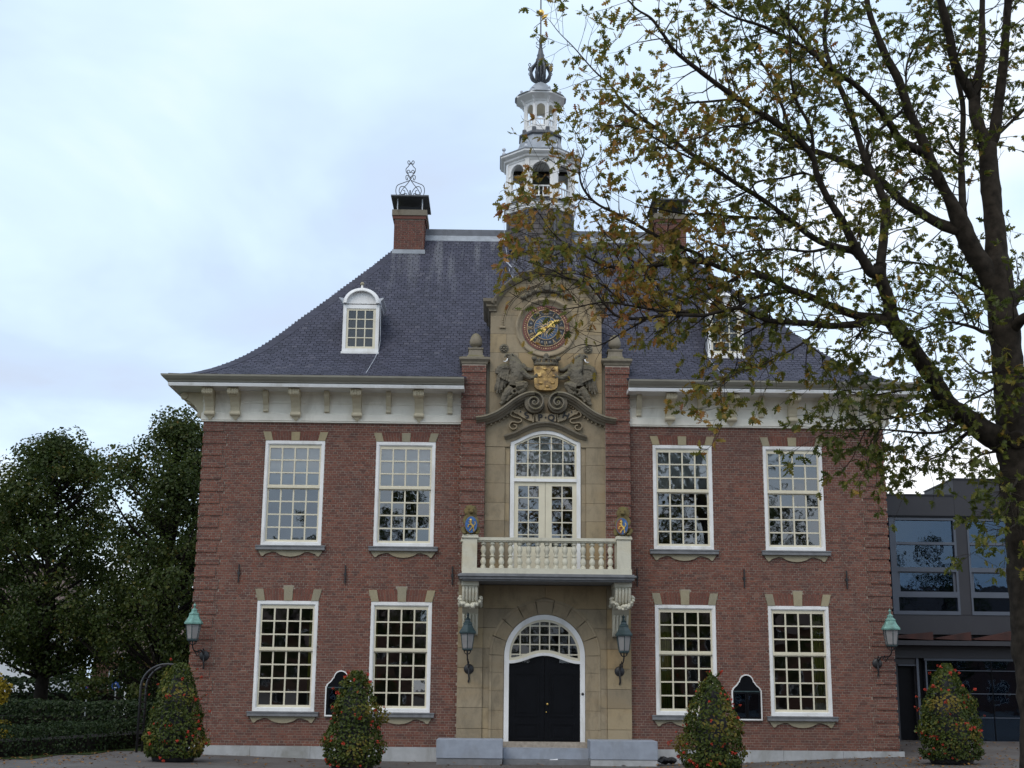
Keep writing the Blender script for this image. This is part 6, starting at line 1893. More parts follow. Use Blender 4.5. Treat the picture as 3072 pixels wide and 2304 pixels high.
MB().lathe([(0.05, 2.62), (0.11, 2.66), (0.12, 2.78), (0.05, 2.84)], (-0.32, 0, 0), 10).build("lantern", "yellow_leaf", root, True)

# ================================================================== TREES
def leaf_cloud(g, c, r, n, size, rng, base, squash=0.8):
    for _ in range(n):
        d = Vector((rng.gauss(0, 1), rng.gauss(0, 1), rng.gauss(0, 1))).normalized()
        rr = r * (rng.random() ** 0.4)
        p = Vector(c) + Vector((d.x * rr, d.y * rr, d.z * rr * squash))
        leaf_quad(g, p, (d.x + rng.gauss(0, .6), d.y + rng.gauss(0, .6), d.z + 0.4 + rng.gauss(0, .6)), size * rng.uniform(0.7, 1.3), rng, min(1, max(0, base + rng.gauss(0, 0.18))))
def broad_tree(name, x, y, prof, label, seed, clumps=90, per=130, size=0.20, mat="dark_leaf", trunk_r=0.3, group=None, gap=0.0, cr=0.85):
    """prof: (z, radius) outline of the crown"""
    r_ = random.Random(seed)
    root = empty(name, (x, y, 0)); tag(root, label, "tree", group)
    zt = prof[-1][0]; zb = prof[0][0]
    tk = MB()
    top = (r_.uniform(-.4, .4), r_.uniform(-.3, .3), zt * 0.8)
    sp_ = smooth_path([(0, 0, -0.1), (0.05, 0.03, zb), (top[0] * .5, top[1] * .5, (zb + top[2]) / 2), top], 4)
    tk.tube(sp_, [lerp(trunk_r, 0.04, i / (len(sp_) - 1)) for i in range(len(sp_))], 9)
    g = MB()
    for k in range(clumps):
        z = lerp(zb, zt, (k + r_.random()) / clumps)
        a = r_.uniform(0, 2 * PI)
        R = interp(prof, z) * (1 + 0.42 * noise.noise(Vector((math.cos(a) * 1.3 + seed, math.sin(a) * 1.3, z * 0.55))))
        rr = R * math.sqrt(r_.uniform(0.12, 1.0)) * r_.choice((0.8, 0.92, 0.95, 1.08))
        c = (rr * math.cos(a), rr * math.sin(a), z)
        q = r_.choice((0.3, 0.4, 0.55, 0.7, 0.9, 1.1)) * cr
        base = r_.uniform(0.2, 0.62)
        leaf_cloud(g, c, q, int(per * q * q), size, r_, base)
        if k % 2 == 0:
            z1 = max(zb * 0.8, z - rr * 0.7 - 0.3)
            f = min(1, z1 / top[2]); p0 = (top[0] * f, top[1] * f, z1)
            m_ = tuple(lerp(p0[i], c[i], 0.5) + r_.uniform(-.25, .25) for i in range(3))
            pts = smooth_path([p0, m_, c], 3)
            tk.tube(pts, [lerp(0.075, 0.015, i / (len(pts) - 1)) for i in range(len(pts))], 5)
    tk.build("trunk", "bark_dark", root, True)
    stuff(g.build("crown", mat, root))
    return root
broad_tree("background_tree", -17.2, 17.5, [(2.3, 2.0), (3.4, 3.4), (5.0, 3.7), (7.0, 3.3), (8.6, 2.5), (9.7, 1.3), (10.4, 0.3)], "dark broad tree at far left with domed crown", 41, 260, 430, 0.105)
broad_tree("background_tree", -12.4, 15.0, [(1.2, 2.6), (3.5, 3.3), (6.0, 3.3), (8.0, 2.9), (9.2, 2.2), (10.1, 1.3), (10.6, 0.4)], "tall dark tree close against the left side of the town hall", 42, 270, 430, 0.105)
broad_tree("background_tree", -22.5, 24.0, [(4.0, 2.5), (5.2, 3.6), (6.5, 3.4), (8.2, 2.2), (9.0, 0.5)], "smaller dark tree at the left edge behind the domed tree", 43, 80, 330, 0.15)
broad_tree("background_tree", -10.6, 22.0, [(1.0, 2.8), (4.0, 3.2), (7.0, 3.1), (9.5, 2.2), (11.0, 0.6)], "dark tree partly hidden behind the left corner of the town hall", 44, 130, 300, 0.15)
broad_tree("background_tree", -15.0, 34.0, [(1.2, 3.2), (4.0, 4.4), (6.5, 3.8), (8.5, 2.0), (9.3, 0.5)], "dark tree far behind between the two large left trees", 45, 110, 170, 0.22)

# yellow shrub at the edge of the picture
root = empty("yellow_shrub", (-13.3, 1.6, gz(-12.7, 1.6))); tag(root, "bright yellow shrub at the left edge of the picture", "shrub")
g, tk, r_ = MB(), MB(), random.Random(15)
for k in range(46):
    a, z = r_.uniform(0, 2 * PI), r_.uniform(0.25, 1.75)
    R = 0.78 * math.sqrt(max(0.05, 1 - ((z - 0.7) / 1.15) ** 2))
    c = (R * math.cos(a) * r_.uniform(.5, 1), R * math.sin(a) * r_.uniform(.5, 1), z)
    leaf_cloud(g, c, r_.uniform(0.14, 0.26), 70, 0.06, r_, r_.uniform(0.3, 0.7))
    tk.tube([(0, 0, 0), (c[0] * .4, c[1] * .4, c[2] * .6), c], [0.02, 0.012, 0.004], 4)
tk.build("stem", "bark_dark", root)
stuff(g.build("foliage", "yellow_leaf", root))

# trees and houses across the street, mirrored in the windows
for i, (x, y, hh, w) in enumerate([(-27, -56, 13.0, 4.4), (-20, -54, 14.0, 4.4), (-13.5, -57, 12.6, 4.0), (-7.5, -55, 13.6, 3.9), (-1.5, -60, 11.6, 3.8), (4.5, -56, 14.2, 4.0), (10.5, -58, 15.0, 4.2), (17, -55, 14.2, 4.3), (24, -57, 14.5, 4.6), (32, -60, 13, 4.5)]):
    broad_tree("street_tree", x, y, [(2.6, w * .7), (hh * .4, w), (hh * .65, w * .9), (hh * .85, w * .55), (hh, 0.4)],
               "street tree number %s from the left across the square, seen only as a reflection" % ["one", "two", "three", "four", "five", "six", "seven", "eight", "nine", "ten"][i], 60 + i, 46, 150, 0.17, "dark_leaf", 0.3, "trees across the square", cr=1.15)
house(-24, -6, -78, 9.0, 6.0, 10.0, "house_brick", [(1.5 + 3.2 * i, 3.1 + 3.2 * i, a, a + 1.6) for i in range(5) for a in (0.9, 3.6)], "brick terrace across the square, left one, mirrored in the glass", 1)
house(8, 28, -78, 9.0, 6.0, 10.0, "house_brick", [(1.5 + 3.2 * i, 3.1 + 3.2 * i, a, a + 1.6) for i in range(5) for a in (0.9, 3.6)], "brick terrace across the square, right one, mirrored in the glass", 1)
house(31, 58, -80, 9.0, 6.4, 10.5, "house_brick", [(1.5 + 3.2 * i, 3.1 + 3.2 * i, a, a + 1.6) for i in range(8) for a in (0.9, 3.6)], "long brick terrace farthest right across the square, mirrored in the annex glass", 1)
LIMBS = [
    [(6.172,-13.0,0.168,0.3274),(6.167,-13.0,1.312,0.2835),(6.128,-13.0,2.401,0.2604),(6.115,-13.0,3.52,0.2504),(6.096,-13.0,4.355,0.2437),(6.098,-13.0,5.0,0.2595),(6.058,-13.0,5.711,0.2057),(6.053,-13.0,6.29,0.1977),(6.044,-13.0,6.68,0.1986),(6.03,-13.0,7.073,0.1948),(6.009,-13.0,7.371,0.2002),(6.017,-13.0,7.756,0.158),(6.023,-13.0,8.17,0.1347),(6.001,-13.0,8.819,0.126),(5.996,-13.0,9.441,0.1269)],
    [(5.996,-13.0,9.441,0.1074),(5.899,-12.946,9.82,0.0934),(5.905,-12.89,10.255,0.0892),(6.063,-12.818,10.81,0.06),(6.169,-12.73,11.52,0.0506),(6.245,-12.648,12.192,0.0461),(6.371,-12.531,13.178,0.0312),(6.552,-12.4,14.323,0.0159)],
    [(5.901,-12.89,10.196,0.0743),(5.705,-13.03,10.447,0.074),(5.557,-13.139,10.642,0.0688),(5.422,-13.342,11.054,0.0635),(5.262,-13.545,11.454,0.0535),(5.055,-13.8,11.946,0.0338),(4.9,-14.09,12.513,0.0144)],
    [(5.996,-13.0,9.441,0.0976),(6.09,-13.033,9.554,0.0879),(6.155,-13.135,10.018,0.0781),(6.223,-13.262,10.592,0.0684),(6.253,-13.364,11.056,0.0586),(6.283,-13.465,11.516,0.0537),(6.306,-13.622,12.235,0.0342),(6.348,-13.8,13.05,0.0147)],
    [(5.958,-13.0,7.271,0.1666),(5.789,-13.061,7.548,0.1428),(5.638,-13.11,7.769,0.1381),(5.469,-13.184,8.127,0.1286),(5.309,-13.253,8.461,0.0905),(5.12,-13.326,8.8,0.081),(4.98,-13.389,9.112,0.081),(4.865,-13.448,9.407,0.0715),(4.7,-13.518,9.742,0.0668),(4.56,-13.598,10.15,0.062),(4.375,-13.669,10.485,0.0573),(4.235,-13.737,10.827,0.0478),(4.119,-13.803,11.166,0.043),(4.047,-13.895,11.66,0.0311),(3.998,-14.0,12.233,0.0144)],
    [(5.449,-13.184,8.041,0.0952),(5.194,-13.046,8.198,0.0768),(4.942,-12.894,8.443,0.0679),(4.773,-12.791,8.618,0.0659),(4.677,-12.717,8.78,0.0638),(4.431,-12.549,9.125,0.0596),(4.183,-12.423,9.3,0.0551),(3.872,-12.263,9.539,0.0506),(3.471,-12.074,9.764,0.0435),(3.156,-11.911,10.05,0.0336),(2.776,-11.747,10.199,0.0235),(2.388,-11.584,10.321,0.0132)],
    [(4.98,-13.389,9.112,0.0715),(4.563,-13.573,9.226,0.0614),(4.347,-13.722,9.451,0.0517),(4.092,-13.885,9.68,0.0467),(3.779,-14.056,9.867,0.0418),(3.477,-14.204,9.985,0.0369),(3.035,-14.436,10.196,0.032),(2.547,-14.668,10.311,0.0271),(2.31,-14.777,10.343,0.0224),(1.862,-14.988,10.403,0.0155),(1.478,-15.189,10.529,0.0088)],
    [(5.501,-13.184,8.253,0.062),(5.539,-13.106,8.637,0.0529),(5.603,-12.998,9.186,0.0487),(5.738,-12.837,10.021,0.0446),(5.742,-12.729,10.587,0.0451),(5.702,-12.603,11.258,0.0356),(5.618,-12.497,11.814,0.0257),(5.59,-12.384,12.445,0.013)],
    [(6.112,-13.0,6.949,0.0949),(6.312,-12.862,7.18,0.0862),(6.537,-12.727,7.388,0.0774),(6.851,-12.534,7.701,0.0637),(7.265,-12.272,8.16,0.0449),(7.644,-12.0,8.693,0.0254)],
    [(6.106,-13.0,6.523,0.085),(6.148,-13.253,6.666,0.0747),(6.24,-13.485,6.733,0.0646),(6.365,-13.813,6.82,0.0499),(6.505,-14.2,6.908,0.0267)],
    [(6.045,-13.0,5.015,0.1854),(5.874,-13.056,5.028,0.1849),(5.649,-13.138,5.111,0.1658),(5.313,-13.276,5.309,0.1375),(5.036,-13.388,5.459,0.1278),(4.865,-13.503,5.71,0.1137),(4.614,-13.648,6.001,0.1087),(4.392,-13.78,6.268,0.1083),(4.173,-13.898,6.486,0.1034),(4.12,-14.0,6.734,0.0852),(3.991,-14.117,7.001,0.0827),(3.966,-14.2,7.202,0.0847)],
    [(3.964,-14.2,7.176,0.0669),(4.034,-14.14,7.477,0.0606),(4.095,-14.075,7.81,0.0588),(4.15,-14.021,8.09,0.0569),(4.101,-13.98,8.287,0.0549),(3.987,-13.901,8.67,0.0508),(3.908,-13.839,8.981,0.0465),(3.839,-13.754,9.426,0.0446),(3.744,-13.672,9.854,0.0426),(3.64,-13.603,10.207,0.0406),(3.565,-13.518,10.675,0.0361),(3.577,-13.446,11.095,0.0316),(3.685,-13.373,11.523,0.027),(3.77,-13.3,11.957,0.0148)],
    [(3.661,-13.603,10.183,0.0334),(3.426,-13.747,10.332,0.0308),(3.24,-13.885,10.507,0.0283),(2.955,-14.077,10.724,0.0258),(2.774,-14.215,10.893,0.021),(2.541,-14.403,11.129,0.0116)],
    [(3.988,-13.901,8.694,0.0323),(4.032,-13.735,9.099,0.0281),(4.332,-13.549,9.476,0.0237),(4.652,-13.381,9.779,0.0192),(4.792,-13.223,10.182,0.017),(4.868,-13.057,10.621,0.0173),(5.057,-12.903,11.013,0.015),(5.345,-12.701,11.52,0.0101)],
    [(3.962,-14.2,7.126,0.0757),(3.84,-14.236,7.062,0.0733),(3.683,-14.314,7.261,0.0665),(3.58,-14.369,7.405,0.062),(3.417,-14.469,7.682,0.053),(3.187,-14.59,7.994,0.0485),(3.048,-14.688,8.269,0.044),(2.987,-14.754,8.467,0.0439),(2.795,-14.843,8.676,0.0482),(2.482,-14.953,8.849,0.0458),(2.215,-15.046,8.984,0.0413),(1.88,-15.163,9.15,0.0389),(1.444,-15.319,9.383,0.0344),(1.119,-15.443,9.586,0.0278),(0.946,-15.53,9.785,0.0235),(0.774,-15.612,9.964,0.0192),(0.583,-15.681,10.058,0.0149),(0.456,-15.736,10.161,0.0106),(0.287,-15.8,10.257,0.0063)],
    [(3.0,-14.754,8.513,0.0264),(2.942,-14.875,8.823,0.0241),(2.731,-15.026,9.159,0.0218),(2.654,-15.133,9.425,0.0174),(2.627,-15.268,9.767,0.0152),(2.596,-15.434,10.181,0.0108),(2.56,-15.554,10.48,0.0065)],
    [(2.692,-14.843,8.765,0.0263),(2.625,-14.646,9.288,0.0245),(2.546,-14.478,9.741,0.0204),(2.394,-14.313,10.154,0.0161),(2.268,-14.184,10.485,0.0116),(2.214,-14.049,10.875,0.0094),(2.15,-13.943,11.181,0.0071)],
    [(2.11,-15.046,9.095,0.0218),(1.881,-14.925,9.193,0.0197),(1.567,-14.767,9.238,0.0177),(1.247,-14.606,9.25,0.0134),(0.962,-14.465,9.252,0.009),(0.714,-14.346,9.279,0.0068)],
    [(2.314,-15.046,8.917,0.0217),(2.073,-15.183,8.74,0.0172),(1.613,-15.432,8.557,0.0148),(1.338,-15.597,8.351,0.0104),(1.074,-15.746,8.24,0.0083)],
    [(3.705,-14.2,7.284,0.0625),(3.628,-14.182,7.379,0.0581),(3.423,-14.148,7.433,0.0538),(3.116,-14.096,7.583,0.045),(2.874,-14.047,7.804,0.0407),(2.609,-13.993,8.051,0.0364),(2.402,-13.954,8.226,0.0366),(2.083,-13.896,8.455,0.0345),(1.765,-13.837,8.71,0.0324),(1.444,-13.777,8.993,0.0303),(1.118,-13.718,9.255,0.0281),(0.789,-13.659,9.519,0.0259),(0.567,-13.615,9.756,0.0213),(0.435,-13.58,9.993,0.0166),(0.21,-13.534,10.261,0.012),(-0.04,-13.483,10.558,0.0096),(-0.224,-13.442,10.83,0.0073),(-0.41,-13.4,11.104,0.0058)],
    [(3.359,-14.148,7.455,0.0269),(3.002,-14.352,7.313,0.0221),(2.56,-14.609,7.243,0.0174),(2.2,-14.823,7.143,0.0129),(2.03,-14.927,7.085,0.0107),(1.84,-15.048,6.977,0.0064)],
    [(2.895,-14.047,7.781,0.0272),(2.714,-13.988,7.892,0.025),(2.404,-13.898,7.943,0.0228),(2.085,-13.808,7.972,0.0207),(1.769,-13.718,8.047,0.0185),(1.447,-13.628,8.075,0.0139),(1.123,-13.538,8.151,0.0117),(0.796,-13.447,8.252,0.007)],
    [(1.831,-13.837,8.64,0.0208),(1.396,-14.091,8.765,0.016),(1.041,-14.301,8.859,0.0136),(0.785,-14.462,8.948,0.0112),(0.51,-14.614,8.946,0.0089),(0.285,-14.737,8.888,0.0066)],
    [(3.444,-14.148,7.913,0.0226),(3.146,-13.947,8.545,0.0184),(2.773,-13.823,8.541,0.0162),(2.457,-13.718,8.507,0.0139),(2.347,-13.668,8.405,0.014),(2.09,-13.576,8.294,0.0117),(1.702,-13.448,8.217,0.0094)],
    [(4.173,-13.898,6.486,0.0809),(3.945,-13.851,6.547,0.0676),(3.737,-13.81,6.581,0.061),(3.406,-13.741,6.727,0.0545),(3.138,-13.682,6.88,0.0502),(2.865,-13.626,6.994,0.0504),(2.684,-13.585,7.126,0.046),(2.462,-13.54,7.218,0.0416),(2.124,-13.476,7.295,0.0371),(1.842,-13.42,7.412,0.0349),(1.692,-13.387,7.524,0.0327),(1.697,-13.382,7.55,0.0304),(1.261,-13.294,7.788,0.0282),(0.908,-13.221,8.0,0.026),(0.596,-13.156,8.212,0.0214),(0.235,-13.082,8.454,0.0192),(0.055,-13.027,8.743,0.0169),(0.035,-12.978,9.06,0.0121),(0.085,-12.945,9.274,0.0097),(-0.006,-12.898,9.57,0.0073)],
    [(1.842,-13.42,7.412,0.0326),(1.534,-13.51,7.419,0.0324),(1.183,-13.613,7.354,0.0299),(0.68,-13.764,7.217,0.0273),(0.384,-13.854,7.224,0.0249),(0.168,-13.924,7.279,0.0203),(-0.007,-13.985,7.356,0.0158),(-0.182,-14.046,7.432,0.0112),(-0.414,-14.14,7.596,0.009),(-0.627,-14.25,7.852,0.0067),(-0.818,-14.32,7.943,0.0053)],
    [(0.796,-13.764,7.259,0.0182),(0.62,-13.611,7.449,0.0161),(0.481,-13.451,7.706,0.0117),(0.336,-13.31,7.92,0.0094),(0.229,-13.164,8.181,0.0071)],
    [(0.854,-13.764,7.24,0.0205),(0.934,-13.881,7.044,0.0203),(1.084,-14.03,6.841,0.0201),(1.252,-14.169,6.704,0.0199),(1.368,-14.264,6.619,0.0198)],
    [(4.172,-13.898,6.461,0.0764),(3.937,-13.957,6.492,0.0627),(3.702,-14.016,6.416,0.0535),(3.296,-14.116,6.344,0.0487),(2.998,-14.192,6.358,0.0441),(2.702,-14.268,6.352,0.0395),(2.428,-14.338,6.348,0.035),(2.215,-14.397,6.405,0.0305),(2.003,-14.457,6.481,0.0283),(1.732,-14.529,6.399,0.026),(1.539,-14.581,6.335,0.0259),(1.35,-14.631,6.327,0.0258),(1.026,-14.717,6.293,0.0256),(0.708,-14.803,6.208,0.0234),(0.414,-14.884,6.219,0.019),(0.249,-14.941,6.33,0.0148),(0.011,-15.045,6.592,0.0126),(-0.242,-15.118,6.64,0.0105),(-0.439,-15.18,6.728,0.0084),(-0.654,-15.245,6.796,0.0063),(-0.831,-15.298,6.832,0.005)],
    [(0.744,-14.803,6.209,0.017),(0.488,-14.656,6.078,0.0128),(0.315,-14.558,5.99,0.0107),(0.14,-14.468,5.936,0.0086),(-0.036,-14.383,5.975,0.0065),(-0.197,-14.303,5.936,0.0052)],
    [(1.31,-14.631,6.359,0.0215),(1.01,-14.71,6.351,0.0193),(0.675,-14.8,6.377,0.017),(0.527,-14.84,6.382,0.0149),(0.161,-14.939,6.385,0.0106),(-0.166,-15.029,6.299,0.0084),(-0.399,-15.093,6.259,0.0063),(-0.648,-15.164,6.29,0.0054),(-0.878,-15.231,6.34,0.0041)],
    [(0.491,-14.84,6.381,0.0149),(0.32,-14.759,6.571,0.0128),(0.111,-14.67,6.766,0.0108),(-0.103,-14.592,6.883,0.0087),(-0.355,-14.509,6.906,0.0065),(-0.536,-14.44,6.81,0.0052)],
    [(2.786,-13.626,6.973,0.0298),(2.454,-13.912,6.822,0.027),(2.172,-14.17,6.644,0.0244),(2.009,-14.326,6.528,0.0219)],
    [(3.127,-14.192,6.302,0.022),(2.956,-14.259,6.147,0.0197),(2.748,-14.335,5.991,0.0152),(2.543,-14.409,5.856,0.013),(2.342,-14.479,5.742,0.0108),(2.066,-14.572,5.623,0.0086),(1.889,-14.636,5.513,0.0072),(1.713,-14.704,5.385,0.0063),(1.7,-14.792,5.111,0.005),(1.675,-14.892,4.803,0.0042)],
    [(2.879,-14.259,6.089,0.0109),(3.149,-14.115,5.957,0.0088),(3.192,-14.023,5.788,0.0066),(3.331,-13.93,5.659,0.0053),(3.439,-13.859,5.561,0.0044)],
    [(2.39,-14.338,6.328,0.0153),(2.208,-14.213,6.246,0.0132),(2.04,-14.091,6.141,0.0111),(2.063,-13.92,5.857,0.0089),(1.984,-13.809,5.689,0.0067),(1.899,-13.738,5.607,0.0054)],
    [(2.646,-13.585,7.166,0.023),(2.376,-13.398,7.375,0.021),(2.223,-13.286,7.523,0.0164),(2.073,-13.151,7.754,0.0142),(1.857,-13.016,7.881,0.0119),(1.636,-12.885,7.987,0.0096)],
    [(2.221,-13.476,7.256,0.0209),(2.025,-13.347,7.16,0.0186),(1.807,-13.217,7.105,0.0164),(1.643,-13.117,7.05,0.0141),(1.454,-13.005,6.991,0.0118),(1.274,-12.876,7.195,0.0095)],
    [(5.26,-13.276,5.257,0.0321),(4.97,-13.366,5.085,0.025),(4.613,-13.467,5.036,0.0203),(4.211,-13.584,5.046,0.0157),(3.838,-13.693,5.033,0.0112),(3.71,-13.73,5.015,0.0089),(3.425,-13.815,5.015,0.0066),(3.223,-13.876,5.02,0.0053)],
    [(5.403,-13.276,5.158,0.0274),(5.261,-13.08,5.016,0.0208),(5.116,-12.884,4.871,0.0163),(4.961,-12.719,4.795,0.0117),(4.871,-12.576,4.663,0.0071)],
    [(4.961,-13.388,5.458,0.0228),(4.624,-13.559,5.293,0.018),(4.244,-13.746,5.2,0.0134),(3.9,-13.919,5.112,0.0099),(3.613,-14.072,4.981,0.0065),(3.445,-14.288,5.277,0.0056)],
    [(5.859,-13.0,4.885,0.0231),(5.612,-13.184,4.824,0.0183),(5.398,-13.348,4.743,0.0136),(5.215,-13.5,4.641,0.009)],
    [(4.842,-13.503,5.735,0.0205),(4.635,-13.362,5.688,0.016),(4.362,-13.185,5.674,0.0139),(4.062,-12.995,5.66,0.0117),(3.756,-12.801,5.762,0.0094),(3.675,-12.703,5.62,0.0071)],
    [(5.908,-13.0,6.627,0.0378),(5.703,-13.128,6.563,0.0328),(5.503,-13.269,6.601,0.0279),(5.176,-13.483,6.589,0.0207),(4.82,-13.714,6.495,0.0159),(4.4,-14.0,6.31,0.0111)],
    [(5.843,-13.0,7.16,0.0333),(5.791,-12.942,7.23,0.0262),(5.56,-12.69,7.551,0.0243),(5.32,-12.487,7.723,0.0221),(5.088,-12.308,7.834,0.0198),(4.804,-12.1,7.927,0.0125)],
    [(5.53,-13.269,6.627,0.0186),(5.475,-13.061,7.003,0.0166),(5.327,-12.865,7.302,0.0144),(5.181,-12.711,7.512,0.0097),(4.994,-12.569,7.609,0.0073)],
    [(5.875,-13.0,5.812,0.0211),(5.484,-13.408,5.587,0.016),(5.15,-13.763,5.406,0.0112),(4.876,-14.1,5.184,0.0066)],
    [(5.918,-13.0,6.047,0.0211),(5.533,-13.335,5.911,0.0161),(5.224,-13.663,5.98,0.0113),(5.05,-13.9,6.07,0.0067)],
    [(5.703,-13.0,9.261,0.0292),(5.584,-12.882,9.359,0.0221),(5.507,-12.733,9.599,0.0173),(5.34,-12.584,9.608,0.0125),(5.195,-12.4,9.867,0.0076)],
    [(5.804,-13.0,9.363,0.0341),(6.273,-12.763,9.726,0.0297),(6.604,-12.586,10.041,0.0226),(6.948,-12.4,10.393,0.0153)],
    [(5.025,-13.326,8.748,0.0262),(4.742,-13.488,8.703,0.0212),(4.561,-13.605,8.558,0.0164),(4.305,-13.859,8.125,0.0138),(4.048,-14.026,7.944,0.0091)],
    [(5.266,-13.253,8.535,0.0215),(5.164,-13.05,8.809,0.0169),(5.019,-12.819,9.099,0.0123),(4.916,-12.653,9.317,0.0074)],
    [(4.201,-14.0,6.66,0.0179),(4.342,-14.235,6.543,0.0132),(4.452,-14.464,6.381,0.0087),(4.503,-14.7,6.146,0.0064)],
    [(4.471,-13.78,6.37,0.0203),(4.107,-14.003,6.28,0.0134),(3.812,-14.195,6.287,0.0088),(3.521,-14.38,6.245,0.0065)],
    [(6.162,-13.0,5.893,0.0328),(6.18,-13.338,5.867,0.0276),(6.178,-13.843,5.873,0.0202),(6.181,-14.3,5.836,0.0109)],
    [(6.115,-13.0,4.609,0.0231),(5.869,-13.467,4.383,0.0179),(5.591,-13.962,4.162,0.0131),(5.323,-14.5,3.92,0.0084)],
    [(6.127,-13.0,4.106,0.0206),(5.794,-13.616,3.828,0.0155),(5.423,-14.179,3.639,0.0107),(5.142,-14.6,3.519,0.0062)],
    [(-0.007,-13.985,7.356,0.0113),(-0.249,-13.879,7.489,0.0091),(-0.514,-13.77,7.583,0.0069),(-0.744,-13.667,7.737,0.006),(-0.938,-13.585,7.846,0.0046)],
    [(-0.242,-15.118,6.64,0.0105),(-0.494,-15.23,6.675,0.0083),(-0.707,-15.324,6.605,0.0062),(-0.918,-15.427,6.461,0.0053),(-1.09,-15.518,6.323,0.0041)],
    [(0.235,-13.082,8.454,0.0144),(-0.035,-12.97,8.541,0.0121),(-0.309,-12.859,8.53,0.0097),(-0.539,-12.756,8.441,0.0073),(-0.725,-12.682,8.491,0.0059)],
    [(0.035,-12.978,8.91,0.0097),(-0.229,-13.113,8.951,0.0082),(-0.49,-13.256,9.036,0.0062),(-0.653,-13.378,8.788,0.0047)],
    [(-0.182,-14.046,7.432,0.009),(-0.422,-13.898,7.339,0.0077),(-0.667,-13.766,7.42,0.0068),(-0.898,-13.639,7.541,0.0055),(-1.032,-13.546,7.447,0.0046)],
    [(0.384,-13.854,7.224,0.0113),(0.201,-13.979,7.043,0.009),(-0.036,-14.125,6.875,0.0076),(-0.23,-14.243,6.759,0.0057),(-0.421,-14.354,6.684,0.0044)],
    [(3.815,-13.693,5.024,0.0089),(3.753,-13.543,4.859,0.0076),(3.689,-13.393,4.692,0.0059)],
    [(3.983,-13.693,5.01,0.0089),(3.827,-13.854,4.734,0.0066),(3.729,-13.993,4.493,0.0052)],
    [(4.564,-13.467,5.036,0.009),(4.724,-13.304,4.793,0.0068),(4.804,-13.167,4.567,0.0055)],
    [(4.284,-13.584,5.035,0.009),(4.23,-13.482,4.855,0.0068),(4.2,-13.384,4.673,0.0054)],
]
# ---- the oak in front
oak = empty("oak_tree", (6.17, -13.0, gz(6.17, -13.0))); oz0 = gz(6.17, -13.0)
tag(oak, "large oak with sparse green and orange leaves spreading over the town hall from the right", "tree")
OO = Vector((6.17, -13.0, oz0))
orng = random.Random(7)
def to_o(p): return (p[0] - OO.x, p[1] - OO.y, p[2] - OO.z)
twig_mb = MB()
leaves = []
all_paths = []
for li, pts in enumerate(LIMBS):
    P = smooth_path(pts, 8)
    if li == 0:
        P = [(6.20, -13.0, oz0 - 0.1, 0.46), (6.19, -13.0, oz0 + 0.12, 0.36)] + [p for p in P if p[2] > oz0 + 0.3]
    thick = P[0][3]
    # slight natural wobble on the thin limbs
    Q = []
    for i, p in enumerate(P):
        w = min(0.045, 0.5 * (0.06 - p[3])) if p[3] < 0.06 else 0.0
        nv = noise.noise_vector(Vector((p[0] * 1.7, p[1] * 1.7, p[2] * 1.7 + li)))
        Q.append((p[0] + nv.x * w, p[1] + nv.y * w * 2.5, p[2] + nv.z * w, p[3] * (1.06 if li == 0 else (1.0 if p[3] > 0.05 else 0.92)) * (1 + 0.10 * noise.noise(Vector((p[0] * 6, p[2] * 6, li))))))
    nseg = 22 if thick > 0.15 else (9 if thick > 0.05 else 6)
    lb = MB().tube([to_o(p) for p in Q], [max(0.004, p[3]) for p in Q], nseg)
    if thick > 0.05:                       # furrowed bark
        cc = []
        for qi, q in enumerate(Q):
            c = Vector(to_o(q))
            for k in range(nseg):
                v = Vector(lb.v[qi * nseg + k]); dv = v - c
                f = 1 + 0.10 * noise.noise(Vector((v.x * 7, v.y * 7, v.z * 3))) + 0.05 * noise.noise(Vector((v.x * 22, v.y * 22, v.z * 6)))
                cc.append(tuple(c + dv * f))
        lb.v = cc
    lb.build("trunk" if li == 0 else "limb", "bark", oak, True)
    all_paths.append(Q)
# knot on the trunk
kx = MB().lathe([(0.10, 0.0), (0.13, 0.02), (0.13, 0.05), (0.09, 0.07), (0.05, 0.03)], (0, 0, 0), 14)
ko = kx.build("branch_scar", "bark", oak, True); ko.location = (-0.16, -0.24, 5.0 - oz0); ko.rotation_euler = (PI / 2, 0, -0.4)

def grow(p, d, length, r0, depth):
    """a twig with side twigs; leaves towards its tip"""
    n = max(3, int(length / 0.09))
    step = length / n
    pts, rr = [tuple(p)], [r0]
    p = Vector(p); d = Vector(d).normalized()
    for i in range(n):
        d = (d + Vector((orng.gauss(0, .14), orng.gauss(0, .14), orng.gauss(0.01, .14)))).normalized()
        p = p + d * step
        if p.x < (-1.02 if p.z < 9.3 else -0.8): break
        pts.append(tuple(p)); rr.append(lerp(r0, 0.0022, (i + 1) / n))
        f = (i + 1) / n
        if depth > 0 and f > 0.25 and orng.random() < 0.42:
            sd = (d * 0.75 + Vector((orng.gauss(0, .6), orng.gauss(0, .6), orng.gauss(0.05, .5)))).normalized()
            grow(p, sd, length * orng.uniform(0.35, 0.6), rr[-1] * 0.75, depth - 1)
        if f > 0.35 and orng.random() < (0.32 if depth else 0.46): leaves.append((p.copy(), (d + Vector((orng.gauss(0, .7), orng.gauss(0, .7), orng.gauss(-0.2, .6)))).normalized()))
    twig_mb.tube([to_o(q) for q in pts], rr, 4, cap=False)
    k = orng.choice((3, 4, 5, 6))
    if orng.random() < 0.10: k = 0
    for _ in range(k):
        leaves.append((p.copy() + d * 0.01, (d * 0.7 + Vector((orng.gauss(0, .6), orng.gauss(0, .6), orng.gauss(-0.15, .55)))).normalized()))
